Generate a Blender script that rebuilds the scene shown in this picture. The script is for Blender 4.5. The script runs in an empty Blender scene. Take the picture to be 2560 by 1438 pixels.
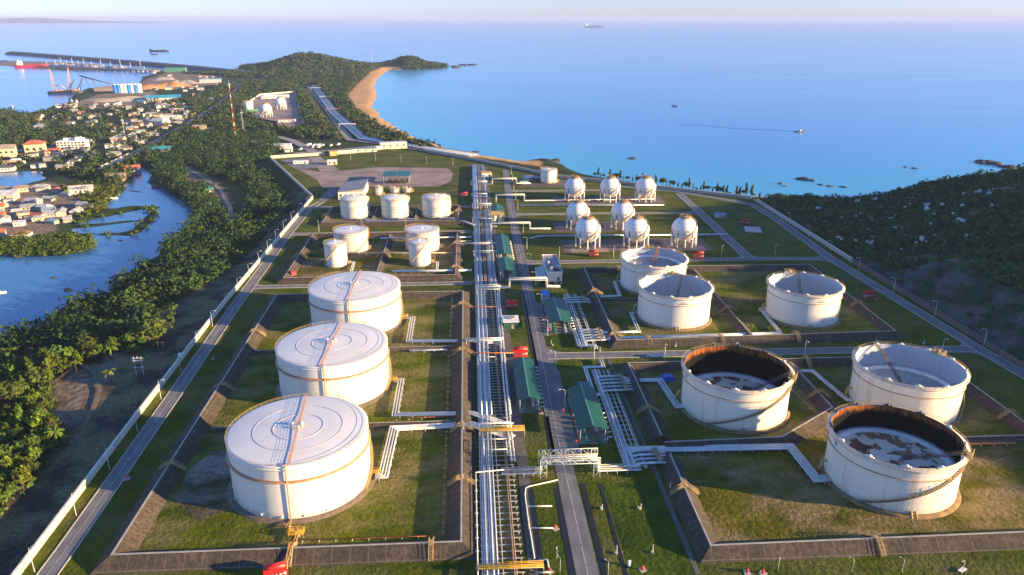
import bpy, bmesh, math, random
import numpy as np
from mathutils import Vector
from mathutils.geometry import tessellate_polygon
random.seed(7)
RNG = np.random.default_rng(11)
SC = bpy.context.scene
COL = SC.collection
PI = math.pi
H = 150.0
FPX = 1870.0
PITCH = math.atan(676 / FPX)
YAW = math.radians(3.3)
WATER = -10.0
LOW = -8.4

# ---------------------------------------------------------------- survey: photo pixel + height -> ground position
def at(px, py, z=0.0):
    dx, dy = (px - 1280) / FPX, -(py - 719) / FPX
    c, s = math.cos(PITCH), math.sin(PITCH)
    y = c + dy * s
    zz = -s + dy * c
    t = (z - H) / zz
    x, y = dx * t, y * t
    return (x * math.cos(YAW) + y * math.sin(YAW), -x * math.sin(YAW) + y * math.cos(YAW))
def ats(pts, z=0.0):
    return [at(x, y, z) for x, y in pts]

# ---------------------------------------------------------------- materials
MATS = {}
def node_mat(name):
    m = bpy.data.materials.new(name)
    m.use_nodes = True
    nt = m.node_tree
    return m, nt, nt.nodes['Principled BSDF']
def pos_noise(nt, scale, detail=4, stretch=(1, 1, 1), rough=.55, obj=False):
    if obj:
        g = nt.nodes.new('ShaderNodeTexCoord').outputs['Object']
    else:
        g = nt.nodes.new('ShaderNodeNewGeometry').outputs['Position']
    if stretch != (1, 1, 1):
        mp = nt.nodes.new('ShaderNodeMapping')
        mp.inputs['Scale'].default_value = stretch
        nt.links.new(g, mp.inputs['Vector'])
        g = mp.outputs[0]
    n = nt.nodes.new('ShaderNodeTexNoise')
    n.inputs['Scale'].default_value = scale
    n.inputs['Detail'].default_value = detail
    n.inputs['Roughness'].default_value = rough
    nt.links.new(g, n.inputs['Vector'])
    return n.outputs['Fac']
def ramp(nt, fac, stops):
    r = nt.nodes.new('ShaderNodeValToRGB')
    e = r.color_ramp.elements
    while len(e) < len(stops):
        e.new(.5)
    for k, (p, c) in enumerate(stops):
        e[k].position = p
        e[k].color = (c[0], c[1], c[2], 1) if not isinstance(c, (int, float)) else (c, c, c, 1)
    nt.links.new(fac, r.inputs['Fac'])
    return r.outputs['Color']
def mix(nt, fac, a, b, mode='MIX'):
    m = nt.nodes.new('ShaderNodeMix')
    m.data_type = 'RGBA'
    m.blend_type = mode
    for sock, v in ((m.inputs['Factor'], fac), (m.inputs['A'], a), (m.inputs['B'], b)):
        if isinstance(v, (int, float)):
            sock.default_value = v
        elif isinstance(v, tuple):
            sock.default_value = (v[0], v[1], v[2], 1)
        else:
            nt.links.new(v, sock)
    return m.outputs['Result']
def math_n(nt, op, a, b=None, clamp=False):
    m = nt.nodes.new('ShaderNodeMath')
    m.operation = op
    m.use_clamp = clamp
    for i, v in enumerate((a, b)):
        if v is None:
            continue
        if isinstance(v, (int, float)):
            m.inputs[i].default_value = v
        else:
            nt.links.new(v, m.inputs[i])
    return m.outputs[0]
def bump(nt, b, fac, strength, dist=.2):
    n = nt.nodes.new('ShaderNodeBump')
    n.inputs['Strength'].default_value = strength
    n.inputs['Distance'].default_value = dist
    nt.links.new(fac, n.inputs['Height'])
    nt.links.new(n.outputs[0], b.inputs['Normal'])
def M(name, col, rough=.6, var=.18, scale=.4, col2=None, metal=0.0, stretch=(1, 1, 1), spec=.5, rand=0.0, bmp=0.0):
    if name in MATS:
        return MATS[name]
    m, nt, b = node_mat(name)
    f = pos_noise(nt, scale, 5, stretch)
    c2 = col2 or tuple(min(1, v * (1 + var)) for v in col)
    c1 = col if col2 else tuple(v * (1 - var) for v in col)
    c = ramp(nt, f, [(.32, c1), (.68, c2)])
    if rand:
        oi = nt.nodes.new('ShaderNodeObjectInfo')
        v = nt.nodes.new('ShaderNodeHueSaturation')
        nt.links.new(math_n(nt, 'MULTIPLY_ADD', oi.outputs['Random'], rand), v.inputs['Value'])
        v.inputs['Value'].links[0].from_node.inputs[2].default_value = 1 - rand / 2
        nt.links.new(c, v.inputs['Color'])
        c = v.outputs[0]
    nt.links.new(c, b.inputs['Base Color'])
    b.inputs['Roughness'].default_value = rough
    b.inputs['Metallic'].default_value = metal
    b.inputs['Specular IOR Level'].default_value = spec
    if bmp:
        bump(nt, b, f, bmp)
    MATS[name] = m
    return m

# ---------------------------------------------------------------- mesh builder
class MB:
    def __init__(s):
        s.v = []; s.f = []; s.m = []; s.s = []
    def _add(s, vs, fs, mi=0, smooth=False):
        o = len(s.v)
        s.v.extend(vs)
        for f in fs:
            s.f.append(tuple(i + o for i in f)); s.m.append(mi); s.s.append(smooth)
        return s
    def box(s, c, d, rz=0.0, mi=0, taper=1.0):
        x, y, z = d[0] / 2, d[1] / 2, d[2] / 2
        ca, sa = math.cos(rz), math.sin(rz)
        vs = []
        for k in (-1, 1):
            t = 1 if k < 0 else taper
            for a, b in ((-x, -y), (x, -y), (x, y), (-x, y)):
                a *= t; b *= t
                vs.append((c[0] + a * ca - b * sa, c[1] + a * sa + b * ca, c[2] + k * z))
        return s._add(vs, [(3, 2, 1, 0), (4, 5, 6, 7), (0, 1, 5, 4), (1, 2, 6, 5), (2, 3, 7, 6), (3, 0, 4, 7)], mi)
    def bar(s, a, b, w, h=None, mi=0):
        """square bar between two points"""
        return s.tube([a, b], w / 2 * 1.2, 4, mi, smooth=False)
    def tube(s, pts, r, n=6, mi=0, smooth=True, caps=True, closed=False):
        P = [Vector(p) for p in pts]
        N = len(P)
        rings = []
        for i, p in enumerate(P):
            if closed:
                a, b = P[i - 1], P[(i + 1) % N]
                d1 = (p - a).normalized(); d2 = (b - p).normalized()
            else:
                d1 = (p - P[i - 1]).normalized() if i else (P[1] - p).normalized()
                d2 = (P[i + 1] - p).normalized() if i < N - 1 else d1
            t = d1 + d2
            t = t.normalized() if t.length > 1e-6 else d1
            up = Vector((0, 0, 1)) if abs(t.z) < .9 else Vector((0, 1, 0))
            sx = t.cross(up).normalized(); sy = sx.cross(t).normalized()
            k = 1 / max(.45, t.dot(d2))
            ring = []
            for j in range(n):
                a_ = 2 * PI * (j + .5) / n
                q = sx * math.cos(a_) * r + sy * math.sin(a_) * r
                w = (d2 - d1)
                if w.length > 1e-3:
                    w.normalize(); q = q + w * (q.dot(w) * (k - 1))
                ring.append(tuple(p + q))
            rings.append(ring)
        vs = [v for R in rings for v in R]
        fs = []
        last = N if closed else N - 1
        for i in range(last):
            i2 = (i + 1) % N
            for j in range(n):
                fs.append((i * n + j, i * n + (j + 1) % n, i2 * n + (j + 1) % n, i2 * n + j))
        s._add(vs, fs, mi, smooth)
        if caps and not closed:
            o = len(s.v) - len(vs)
            s.f.append(tuple(o + j for j in reversed(range(n)))); s.m.append(mi); s.s.append(False)
            s.f.append(tuple(o + (N - 1) * n + j for j in range(n))); s.m.append(mi); s.s.append(False)
        return s
    def lathe(s, prof, n=64, c=(0, 0, 0), mi=0, smooth=True, a0=0.0, a1=2 * PI):
        full = abs(a1 - a0 - 2 * PI) < 1e-6
        cols = n if full else n + 1
        vs = []
        for r, z in prof:
            for j in range(cols):
                a = a0 + (a1 - a0) * j / n
                vs.append((c[0] + r * math.cos(a), c[1] + r * math.sin(a), c[2] + z))
        fs = []
        for i in range(len(prof) - 1):
            for j in range(n):
                j2 = (j + 1) % cols
                fs.append((i * cols + j, i * cols + j2, (i + 1) * cols + j2, (i + 1) * cols + j))
        return s._add(vs, fs, mi, smooth)
    def cyl(s, x, y, z0, z1, r, r2=None, n=16, mi=0):
        r2 = r if r2 is None else r2
        s.lathe([(r, z0), (r2, z1)], n, (x, y, 0), mi)
        o = len(s.v) - 2 * n
        s.f.append(tuple(o + n + j for j in range(n))); s.m.append(mi); s.s.append(False)
        return s
    def dome(s, x, y, z, r, h, n=16, mi=0):
        return s.lathe([(r * math.cos(t), h * math.sin(t)) for t in [PI / 2 * k / 5 for k in range(6)]], n, (x, y, z), mi)
    def prism(s, poly, z0, z1, mi=0):
        n = len(poly)
        area = sum(poly[i][0] * poly[(i + 1) % n][1] - poly[(i + 1) % n][0] * poly[i][1] for i in range(n))
        if area < 0:
            poly = poly[::-1]
        vs = [(x, y, z0) for x, y in poly] + [(x, y, z1) for x, y in poly]
        s._add(vs, [(i, (i + 1) % n, n + (i + 1) % n, n + i) for i in range(n)], mi)
        o = len(s.v) - 2 * n
        tris = tessellate_polygon([[Vector((x, y, 0)) for x, y in poly]])
        for t in tris:
            a, b, c = (poly[i] for i in t)
            if (b[0] - a[0]) * (c[1] - a[1]) - (b[1] - a[1]) * (c[0] - a[0]) < 0:
                t = t[::-1]
            s.f.append(tuple(o + n + i for i in t)); s.m.append(mi); s.s.append(False)
        return s
    def sheet(s, poly, z, mi=0):
        n0 = len(s.v)
        tris = tessellate_polygon([[Vector((x, y, 0)) for x, y in poly]])
        s.v.extend((x, y, z) for x, y in poly)
        for t in tris:
            a, b, c = (poly[i] for i in t)
            if (b[0] - a[0]) * (c[1] - a[1]) - (b[1] - a[1]) * (c[0] - a[0]) < 0:
                t = t[::-1]
            s.f.append(tuple(n0 + i for i in t)); s.m.append(mi); s.s.append(False)
        return s
    def quad(s, a, b, c, d, mi=0):
        return s._add([a, b, c, d], [(0, 1, 2, 3)], mi)
    def ribbon(s, pts, prof, closed=False, mi=0, zs=None):
        """sweep profile [(offset to the left, z)...] along a plan polyline with mitred corners"""
        P = [Vector((p[0], p[1])) for p in pts]
        N = len(P)
        vs = []
        for i, p in enumerate(P):
            if closed or 0 < i < N - 1:
                d1 = (p - P[i - 1]).normalized(); d2 = (P[(i + 1) % N] - p).normalized()
            elif i == 0:
                d1 = d2 = (P[1] - p).normalized()
            else:
                d1 = d2 = (p - P[i - 1]).normalized()
            n1 = Vector((-d1.y, d1.x)); n2 = Vector((-d2.y, d2.x))
            m_ = (n1 + n2)
            m_ = m_ / max(.3, m_.dot(n1)) if m_.length > 1e-6 else n1
            z0 = zs[i] if zs else 0
            for o, z in prof:
                q = p + m_ * o
                vs.append((q.x, q.y, z + z0))
        k = len(prof)
        fs = []
        for i in range(N if closed else N - 1):
            i2 = (i + 1) % N
            for j in range(k - 1):
                fs.append((i * k + j, i2 * k + j, i2 * k + j + 1, i * k + j + 1)[::-1])
        s._add(vs, fs, mi)
        if not closed and k > 2:
            o = len(s.v) - len(vs)
            s.f.append(tuple(o + j for j in range(k))); s.m.append(mi); s.s.append(False)
            s.f.append(tuple(o + (N - 1) * k + j for j in reversed(range(k)))); s.m.append(mi); s.s.append(False)
        return s
    def mesh(s, name, mats, off=(0, 0, 0)):
        me = bpy.data.meshes.new(name)
        me.from_pydata([(x - off[0], y - off[1], z - off[2]) for x, y, z in s.v], [], s.f)
        if not isinstance(mats, (list, tuple)):
            mats = [mats]
        for m in mats:
            me.materials.append(m)
        me.polygons.foreach_set('material_index', s.m)
        me.polygons.foreach_set('use_smooth', s.s)
        me.update()
        return me

def wloc(o):
    v = Vector((0, 0, 0))
    while o is not None:
        v = v + o.location; o = o.parent
    return v
def link(name, me, parent=None):
    o = bpy.data.objects.new(name, me)
    COL.objects.link(o)
    if parent is not None:
        o.parent = parent
    return o
def part(name, mb, mats, parent, label=None):
    o = link(name, mb.mesh(name, mats, tuple(wloc(parent))), parent)
    if label:
        o['label'] = label
    return o
def tag(o, label, cat, group=None):
    o['label'] = label; o['category'] = cat
    if group:
        o['group'] = group
    return o
def thing(name, label, cat, loc=(0, 0, 0), group=None):
    o = bpy.data.objects.new(name, None)
    COL.objects.link(o)
    o.empty_display_size = .5
    o.location = loc
    return tag(o, label, cat, group)
def single(name, mb, mats, label, cat, loc=None, group=None):
    loc = loc or mb.v[0]
    o = link(name, mb.mesh(name, mats, loc))
    o.location = loc
    return tag(o, label, cat, group)
def struct(name, mb, mats):
    o = link(name, mb.mesh(name, mats))
    o['kind'] = 'structure'
    return o
def dup(root, loc, rz=0.0, label=None, group=None, scale=None):
    def cp(o, par):
        c = o.copy(); COL.objects.link(c)
        if par is not None:
            c.parent = par
        for ch in o.children:
            cp(ch, c)
        return c
    r = cp(root, None)
    r.location = loc; r.rotation_euler = (0, 0, rz)
    if scale:
        r.scale = scale if isinstance(scale, tuple) else (scale,) * 3
    if label:
        r['label'] = label
    if group:
        r['group'] = group
    return r
def place(root, first, loc, rz=0.0, label=None, group=None, scale=None):
    if first:
        root.location = loc; root.rotation_euler = (0, 0, rz)
        if scale:
            root.scale = scale if isinstance(scale, tuple) else (scale,) * 3
        if label:
            root['label'] = label
        if group:
            root['group'] = group
        return root
    return dup(root, loc, rz, label, group, scale)
ORD = 'first second third fourth fifth sixth seventh eighth ninth tenth eleventh twelfth thirteenth fourteenth fifteenth sixteenth seventeenth eighteenth nineteenth twentieth'.split()
TENS = {2: 'twenty', 3: 'thirty', 4: 'forty', 5: 'fifty', 6: 'sixty', 7: 'seventy', 8: 'eighty', 9: 'ninety'}
def nth(i):
    if i < 20:
        return ORD[i]
    n = i + 1
    t, u = divmod(n, 10)
    if t > 9:
        return str(n) + 'th'
    return (TENS[t][:-1] + 'ieth') if u == 0 else TENS[t] + '-' + ORD[u - 1]

# palette
W_PAINT = None
def tank_paint(name, col, streak, amt, lo=.58, hi=.8):
    m, nt, b = node_mat(name)
    f = pos_noise(nt, .55, 5, (1, 1, .05))
    g = pos_noise(nt, .12, 3)
    base = ramp(nt, g, [(.3, tuple(v * .94 for v in col)), (.7, col)])
    k = math_n(nt, 'MULTIPLY', ramp(nt, f, [(lo, 0.0), (hi, 1.0)]), amt)
    c = mix(nt, k, base, streak)
    gp = nt.nodes.new('ShaderNodeNewGeometry'); sx = nt.nodes.new('ShaderNodeSeparateXYZ')
    nt.links.new(gp.outputs['Position'], sx.inputs[0])
    crs = math_n(nt, 'LESS_THAN', math_n(nt, 'FRACT', math_n(nt, 'DIVIDE', sx.outputs[2], 2.43)), .06)
    c = mix(nt, math_n(nt, 'MULTIPLY', crs, .38), c, tuple(v * .6 for v in col))
    h_ = pos_noise(nt, 1.1, 4, (1, 1, .25))
    low = math_n(nt, 'SUBTRACT', math_n(nt, 'MULTIPLY', h_, 5.0), sx.outputs[2], True)
    c = mix(nt, math_n(nt, 'MULTIPLY', low, .3), c, (.34, .27, .19))
    nt.links.new(c, b.inputs['Base Color'])
    b.inputs['Roughness'].default_value = .42
    MATS[name] = m
    return m
WHITE = tank_paint('white_tank_paint', (.8, .77, .71), (.5, .38, .25), .45, .55, .78)
CREAM = tank_paint('aged_white_paint', (.8, .75, .65), (.42, .27, .13), .6, .54, .74)
BEIGE = tank_paint('beige_tank_paint', (.66, .58, .53), (.4, .33, .28), .3)
DOME = tank_paint('stained_white_paint', (.78, .75, .66), (.42, .26, .1), .55, .55, .72)
ROOFW = M('tank_roof_paint', (.7, .69, .7), .45, .07, .12)
RUST = M('rusty_steel', (.3, .12, .05), .8, .3, 1.2)
RAIL = M('ochre_railing', (.42, .3, .13), .7, .3, 1.0)
YELLOW = M('yellow_steel', (.62, .36, .03), .6, .25, .8)
RED = M('red_paint', (.62, .02, .015), .45, .2, .5)
REDPIPE = M('red_oxide_pipe', (.42, .09, .035), .6, .25, .5)
STEEL = M('galvanised_steel', (.5, .52, .54), .45, .15, .4, metal=.2)
PIPEW = M('insulated_pipe', (.62, .64, .66), .38, .12, .3, metal=.25)
PIPEB = M('silver_pipe', (.46, .5, .55), .35, .15, .3, metal=.4)
PIPEBR = M('brown_pipe', (.3, .2, .15), .6, .25, .4)
DARKST = M('dark_steel', (.05, .055, .06), .6, .3, .8)
BLACK = M('black_bitumen', (.012, .011, .01), .5, .4, .8)
GREENR = M('green_roof_sheet', (.004, .08, .05), .45, .12, .3)
TEALR = M('teal_roof_sheet', (.0, .15, .15), .5, .12, .3)
CONC = M('pale_concrete', (.38, .36, .33), .85, .2, .3, bmp=.1)
CONCD = M('dark_concrete', (.11, .1, .09), .9, .3, .3, bmp=.2)
WALLP = M('cream_wall', (.6, .54, .42), .8, .12, .3)
WHITEB = M('white_render', (.78, .76, .72), .7, .08, .3)
GREYROOF = M('grey_flat_roof', (.3, .28, .29), .8, .15, .4)
GLASS = M('dark_glass', (.03, .04, .05), .1, .2, .5)
BLUE = M('blue_tarpaulin', (.01, .08, .5), .5, .2, .5)
GREENP = M('green_machine_paint', (.02, .2, .12), .5, .2, .5)
ASPH = M('asphalt', (.11, .11, .118), .85, .3, .22, col2=(.19, .19, .2), stretch=(1.6, .5, 1))
PINKG = M('pinkish_gravel', (.17, .125, .115), .95, .25, .05, col2=(.33, .25, .23))
KERB = M('kerb_concrete', (.42, .4, .36), .85, .15, .4)
LINE = M('road_paint', (.5, .5, .48), .7, .1, 1.0)

def ribbed(name, col):
    m, nt, b = node_mat(name)
    f = pos_noise(nt, .5, 5, (.25, 1.6, 1)); g = pos_noise(nt, .15, 3)
    sx = nt.nodes.new('ShaderNodeSeparateXYZ'); nt.links.new(nt.nodes.new('ShaderNodeNewGeometry').outputs['Position'], sx.inputs[0])
    fr = math_n(nt, 'FRACT', math_n(nt, 'DIVIDE', sx.outputs[1], 1.5))
    rib = math_n(nt, 'LESS_THAN', fr, .16)
    c = mix(nt, ramp(nt, f, [(.35, 0.0), (.7, 1.0)]), tuple(v * .75 for v in col), tuple(v * 1.25 + .008 for v in col))
    c = mix(nt, ramp(nt, g, [(.5, 0.0), (.75, .35)]), c, (.06, .1, .08))
    c = mix(nt, math_n(nt, 'MULTIPLY', rib, .5), c, tuple(v * .4 for v in col))
    nt.links.new(c, b.inputs['Base Color']); b.inputs['Roughness'].default_value = .5
    bump(nt, b, rib, .4, .1)
    return m
GREENR = ribbed('green_ribbed_sheet', (.004, .08, .05))
TEALR = ribbed('teal_ribbed_sheet', (.0, .13, .13))
# ================================================================ camera, sun, sky, air
cam = bpy.data.cameras.new('camera')
cam.sensor_width = 36.0
cam.lens = 36.0 * FPX / 2560
cam.clip_start = 1.0
cam.clip_end = 120000
co = bpy.data.objects.new('camera', cam)
COL.objects.link(co)
co.location = (0, 0, H)
co.rotation_euler = (PI / 2 - PITCH, 0, -YAW)
SC.camera = co

SUN_DIR = Vector((.951, -.309, 0)).normalized()
SUN_EL = math.radians(11.0)
SKY_TINT = ((.79, .77, 1.18), (1.03, .97, 1.0))
sd = Vector((SUN_DIR.x * math.cos(SUN_EL), SUN_DIR.y * math.cos(SUN_EL), math.sin(SUN_EL)))
sun = bpy.data.lights.new('sun', 'SUN')
sun.energy = 5.0
sun.angle = math.radians(.53)
sun.color = (1.0, .70, .34)
so = bpy.data.objects.new('sun', sun)
COL.objects.link(so)
so.rotation_euler = sd.to_track_quat('Z', 'Y').to_euler()
so.location = (600, -300, 400)

wd = bpy.data.worlds.new('World')
SC.world = wd
wd.use_nodes = True
nt = wd.node_tree
sky = nt.nodes.new('ShaderNodeTexSky')
sky.sky_type = 'NISHITA'
sky.sun_disc = False
sky.sun_elevation = SUN_EL
sky.sun_rotation = math.atan2(SUN_DIR.x, SUN_DIR.y)
sky.altitude = 50
sky.air_density = 1.0
sky.dust_density = 0.1
sky.ozone_density = 5.0
tint = nt.nodes.new('ShaderNodeMix'); tint.data_type = 'RGBA'; tint.blend_type = 'MULTIPLY'
tint.inputs['Factor'].default_value = 1
gg = nt.nodes.new('ShaderNodeTexCoord'); gs = nt.nodes.new('ShaderNodeSeparateXYZ')
nt.links.new(gg.outputs['Generated'], gs.inputs[0])
nt.links.new(ramp(nt, gs.outputs[2], [(0.0, SKY_TINT[0]), (.3, SKY_TINT[1])]), tint.inputs['B'])
nt.links.new(sky.outputs[0], tint.inputs['A'])
nt.links.new(tint.outputs['Result'], nt.nodes['Background'].inputs['Color'])
nt.nodes['Background'].inputs['Strength'].default_value = .1
SC.view_settings.view_transform = 'Standard'
SC.view_settings.look = 'None'
SC.view_settings.gamma = 1
SC.view_settings.exposure = 1.7
SC.cycles.use_denoising = True
SC.cycles.volume_bounces = 0
SC.cycles.max_bounces = 8
SC.cycles.volume_step_rate = 10
SC.cycles.sample_clamp_indirect = 4

hz = MB().box((0, 21200, 77), (87000, 44400, 180))
haze = link('haze', hz.mesh('haze', []))
haze['kind'] = 'stuff'
hm = bpy.data.materials.new('air')
hm.use_nodes = True
hn = hm.node_tree
hn.nodes.remove(hn.nodes['Principled BSDF'])
pv = hn.nodes.new('ShaderNodeVolumePrincipled')
pv.inputs['Color'].default_value = (.5, .61, .97, 1)
pv.inputs['Density'].default_value = 4.4e-5
pv.inputs['Anisotropy'].default_value = 0.0
hn.links.new(pv.outputs[0], hn.nodes['Material Output'].inputs['Volume'])
haze.data.materials.append(hm)

# ================================================================ plan outlines
COAST = [(-2600, 60), (-2600, 1650)] + ats([(-160, 160), (0, 151), (200, 158), (420, 176), (560, 183), (592, 181), (604, 168), (650, 156), (760, 153), (890, 157), (940, 163), (955, 158),
    (970, 151), (1050, 152), (1105, 158), (1128, 165), (1105, 171), (1040, 174), (1000, 175), (976, 174), (950, 190), (937, 213), (943, 238), (931, 268), (952, 296), (992, 319),
    (1042, 346), (1100, 366), (1150, 378), (1190, 386), (1300, 403), (1340, 398), (1390, 401), (1404, 412), (1440, 430), (1500, 444), (1600, 456), (1700, 470), (1800, 482),
    (1880, 491), (1950, 494), (2005, 492), (2030, 486)], WATER) + ats([(2080, 488), (2150, 486), (2230, 478), (2330, 466), (2430, 458), (2560, 446), (2900, 410)], -2) + [(1900, 900), (1900, 60)]
BAY = ats([(-1100, 330), (-300, 285), (0, 272), (60, 284), (110, 276), (137, 263), (168, 257), (178, 242), (215, 222), (300, 214), (351, 207), (357, 192), (392, 184), (370, 177), (300, 178), (150, 175), (60, 169), (0, 164), (-300, 158), (-1100, 150)], WATER)
RIVER = ats([(-700, 900), (0, 843), (60, 834), (117, 810), (150, 774), (200, 754), (274, 744), (280, 727), (287, 700), (334, 674), (367, 650), (400, 640), (410, 614), (430, 597), (467, 577), (482, 558),
    (474, 523), (454, 503), (430, 487), (397, 470), (372, 458), (378, 440), (364, 423), (340, 420), (334, 447), (314, 467), (304, 484), (284, 497), (267, 510), (278, 522), (330, 514), (400, 517), (394, 535), (352, 582), (330, 590),
    (255, 590), (235, 588), (238, 606), (236, 618), (200, 632), (100, 640), (33, 637), (0, 640), (-300, 650)], WATER)
POND_A = ats([(190, 562), (230, 549), (360, 524), (372, 532), (358, 548), (240, 560)], WATER)
POND_B = ats([(182, 572), (240, 566), (352, 553), (330, 574), (300, 581), (215, 582), (178, 578)], WATER)
INLET = ats([(-400, 450), (0, 432), (100, 428), (107, 448), (70, 460), (0, 472), (-400, 500)], WATER)
PLANT = [(-131, 100), (-130.6, 177), (-133.6, 265), (-137.2, 395), (-137.8, 655), (-224, 858), (-136, 887), (-103, 919), (-53, 893), (5.6, 832), (88, 733), (147, 697), (246.5, 629), (247, 450), (248, 300), (250, 100)]

def seg_d(P, poly, closed=True):
    """distance from points to a polyline, and the even-odd inside flag"""
    P = P.astype(np.float64)
    best = np.full(len(P), 1e12)
    ins = np.zeros(len(P), bool)
    n = len(poly)
    for i in range(n if closed else n - 1):
        a = np.array(poly[i]); b = np.array(poly[(i + 1) % n])
        d = b - a
        L = max(1e-9, d @ d)
        t = np.clip(((P - a) @ d) / L, 0, 1)
        q = a + t[:, None] * d
        best = np.minimum(best, ((P - q) ** 2).sum(1))
        if closed:
            c = (a[1] > P[:, 1]) != (b[1] > P[:, 1])
            if c.any():
                xx = a[0] + (P[:, 1] - a[1]) * d[0] / (d[1] if abs(d[1]) > 1e-12 else 1e-12)
                ins ^= c & (P[:, 0] < xx)
    return np.sqrt(best), ins
def sdf(P, poly):
    d, i = seg_d(P, poly)
    return np.where(i, d, -d)
def vnoise(x, y, seed=0):
    """smooth value noise on a unit lattice"""
    xi = np.floor(x).astype(np.int64); yi = np.floor(y).astype(np.int64)
    fx = x - xi; fy = y - yi
    fx = fx * fx * (3 - 2 * fx); fy = fy * fy * (3 - 2 * fy)
    def h(a, b):
        v = (a * 374761393 + b * 668265263 + seed * 1442695041) & 0x7fffffff
        v = ((v ^ (v >> 13)) * 1274126177) & 0x7fffffff
        return ((v ^ (v >> 16)) & 0xffff) / 65535.0
    return (h(xi, yi) * (1 - fx) + h(xi + 1, yi) * fx) * (1 - fy) + (h(xi, yi + 1) * (1 - fx) + h(xi + 1, yi + 1) * fx) * fy
def fbm(x, y, seed=0, o=4):
    r = 0; a = .5
    for k in range(o):
        r = r + a * vnoise(x * 2 ** k, y * 2 ** k, seed + k); a *= .5
    return r
def sst(a, b, x):
    t = np.clip((x - a) / (b - a), 0, 1)
    return t * t * (3 - 2 * t)

HEAD = at(752, 184, LOW)
HEAD2 = at(1020, 168, LOW)
def land_sdf(P):
    d = sdf(P, COAST)
    for w in (BAY, RIVER, INLET, POND_A, POND_B):
        d = np.minimum(d, -sdf(P, w))
    return d
def heights(P):
    X, Y = P[:, 0], P[:, 1]
    d = land_sdf(P)
    n = fbm(X / 9, Y / 9, 3)
    far = sst(500, 1500, Y)
    wob = (fbm(X / 14, Y / 14, 9) - .47) * (7 + 18 * far)
    d = d + wob * sst(0, 30, Y - 150)
    z = np.where(d > 0, WATER - .1 + np.minimum(d * .16, 1.5 + n * .9), WATER - .1 + np.maximum(d * .18, -6))
    # the headland beyond the port and the rocky point
    ca, sa = math.cos(.15), math.sin(.15)
    hx = (X - HEAD[0]); hy = (Y - HEAD[1] - 150)
    r = np.sqrt(((hx + 15) / 150) ** 2 + (hy / 230) ** 2)
    rough = fbm(X / 60, Y / 60, 21)
    hill = 43 * np.exp(-r ** 2 * 1.5) * (.75 + .5 * rough)
    hill += 13 * np.exp(-(((hx - 120) / 90) ** 2 + ((hy + 20) / 120) ** 2))
    r2 = np.sqrt(((X - HEAD2[0]) / 70) ** 2 + ((Y - HEAD2[1] - 50) / 80) ** 2)
    hill += 30 * np.exp(-r2 ** 2 * 1.4) * (.7 + .6 * rough)
    z = z + hill * sst(2, 60, d)
    # hillside east of the plant
    e = X - 252
    ys = sst(640, 470, Y + np.minimum(e, 0) * 0)
    big = 54 * sst(8, 210, e) + 14 * sst(180, 420, e)
    hillr = 2.2 + big * (.32 + .68 * ys) * (.85 + .3 * fbm(X / 55, Y / 55, 31))
    near = sst(440, 400, Y)
    hillr = np.maximum(hillr, near * np.minimum(e * .62, 17 + 26 * sst(24, 230, e)))
    hillr = hillr + (n - .5) * 1.6
    cl = sst(0, 70, d)
    zr = z * (1 - cl) + hillr * cl
    z = np.where(e > 0, np.maximum(z, zr), z)
    # the plant's levelled platform and its banks
    dp = -sdf(P, PLANT)
    bank = -.55 - np.where(X < 0, np.maximum(dp, 0) * (.045 + .42 * sst(420, 560, Y)) + np.maximum(dp - 55, 0) * .25, np.maximum(dp, 0) * .5)
    inside = dp < 0
    z = np.where(inside, -.55, np.where(e > 0, np.where(dp < 6, np.minimum(z, .2 + dp * .6), z), np.maximum(z, bank)))
    return z, d, dp
def gz(x, y):
    return float(heights(np.array([[x, y]]))[0][0])

# ---------------------------------------------------------------- terrain sheet (plan fan, finer near the plant)
NA, NR = 760, 620
ang = np.linspace(math.radians(-62), math.radians(74), NA)
rad = np.exp(np.linspace(math.log(110), math.log(6200), NR))
A, R = np.meshgrid(ang, rad)
PX_ = np.stack([(R * np.sin(A)).ravel(), (R * np.cos(A)).ravel()], 1)
TZ, TD, TDP = heights(PX_)
SAND = ats([(1010, 168), (978, 168), (940, 171), (917, 190), (890, 215), (870, 238), (888, 268), (918, 292), (960, 322), (1022, 346), (1090, 369), (1180, 392), (1300, 409), (1352, 417), (1354, 404), (1300, 395), (1190, 378), (1100, 355), (1000, 305), (955, 270), (975, 235), (965, 200)], LOW)
SAND2 = ats([(1870, 486), (1880, 503), (2025, 500), (2040, 480)], LOW)
DIRT = [ats(p, -3.0 if k_ < 2 else LOW) for k_, p in enumerate((
    [(372, 802), (470, 748), (560, 690), (592, 690), (560, 722), (480, 772), (400, 818)],
    [(90, 990), (180, 930), (290, 888), (440, 905), (470, 925), (370, 985), (300, 1000), (220, 1060), (200, 1100), (150, 1090), (140, 1010)],
    [(455, 415), (480, 415), (540, 450), (580, 505), (588, 560), (566, 560), (550, 515), (510, 475), (465, 450)],
    [(0, 470), (110, 455), (215, 470), (210, 520), (160, 545), (120, 590), (0, 610), (-200, 620), (-200, 480)],
    [(180, 262), (250, 235), (385, 228), (400, 250), (330, 268), (230, 275)],
    [(300, 215), (360, 200), (420, 182), (560, 190), (540, 212), (430, 224)],
    [(560, 186), (300, 178), (0, 166), (-200, 158), (0, 150), (300, 160), (560, 180)],
    [(500, 320), (540, 318), (535, 332), (505, 335)]))]
GRASS = [ats(p, LOW) for p in ([(480, 440), (560, 450), (620, 470), (620, 540), (590, 560), (575, 505), (530, 460)], [(60, 640), (0, 640), (0, 612), (120, 600), (235, 590), (238, 606), (234, 618), (200, 630), (100, 638)])]
mask = np.zeros((len(PX_), 4), np.float32)
mask[:, 3] = 1
sel = (TDP > 0)
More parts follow.
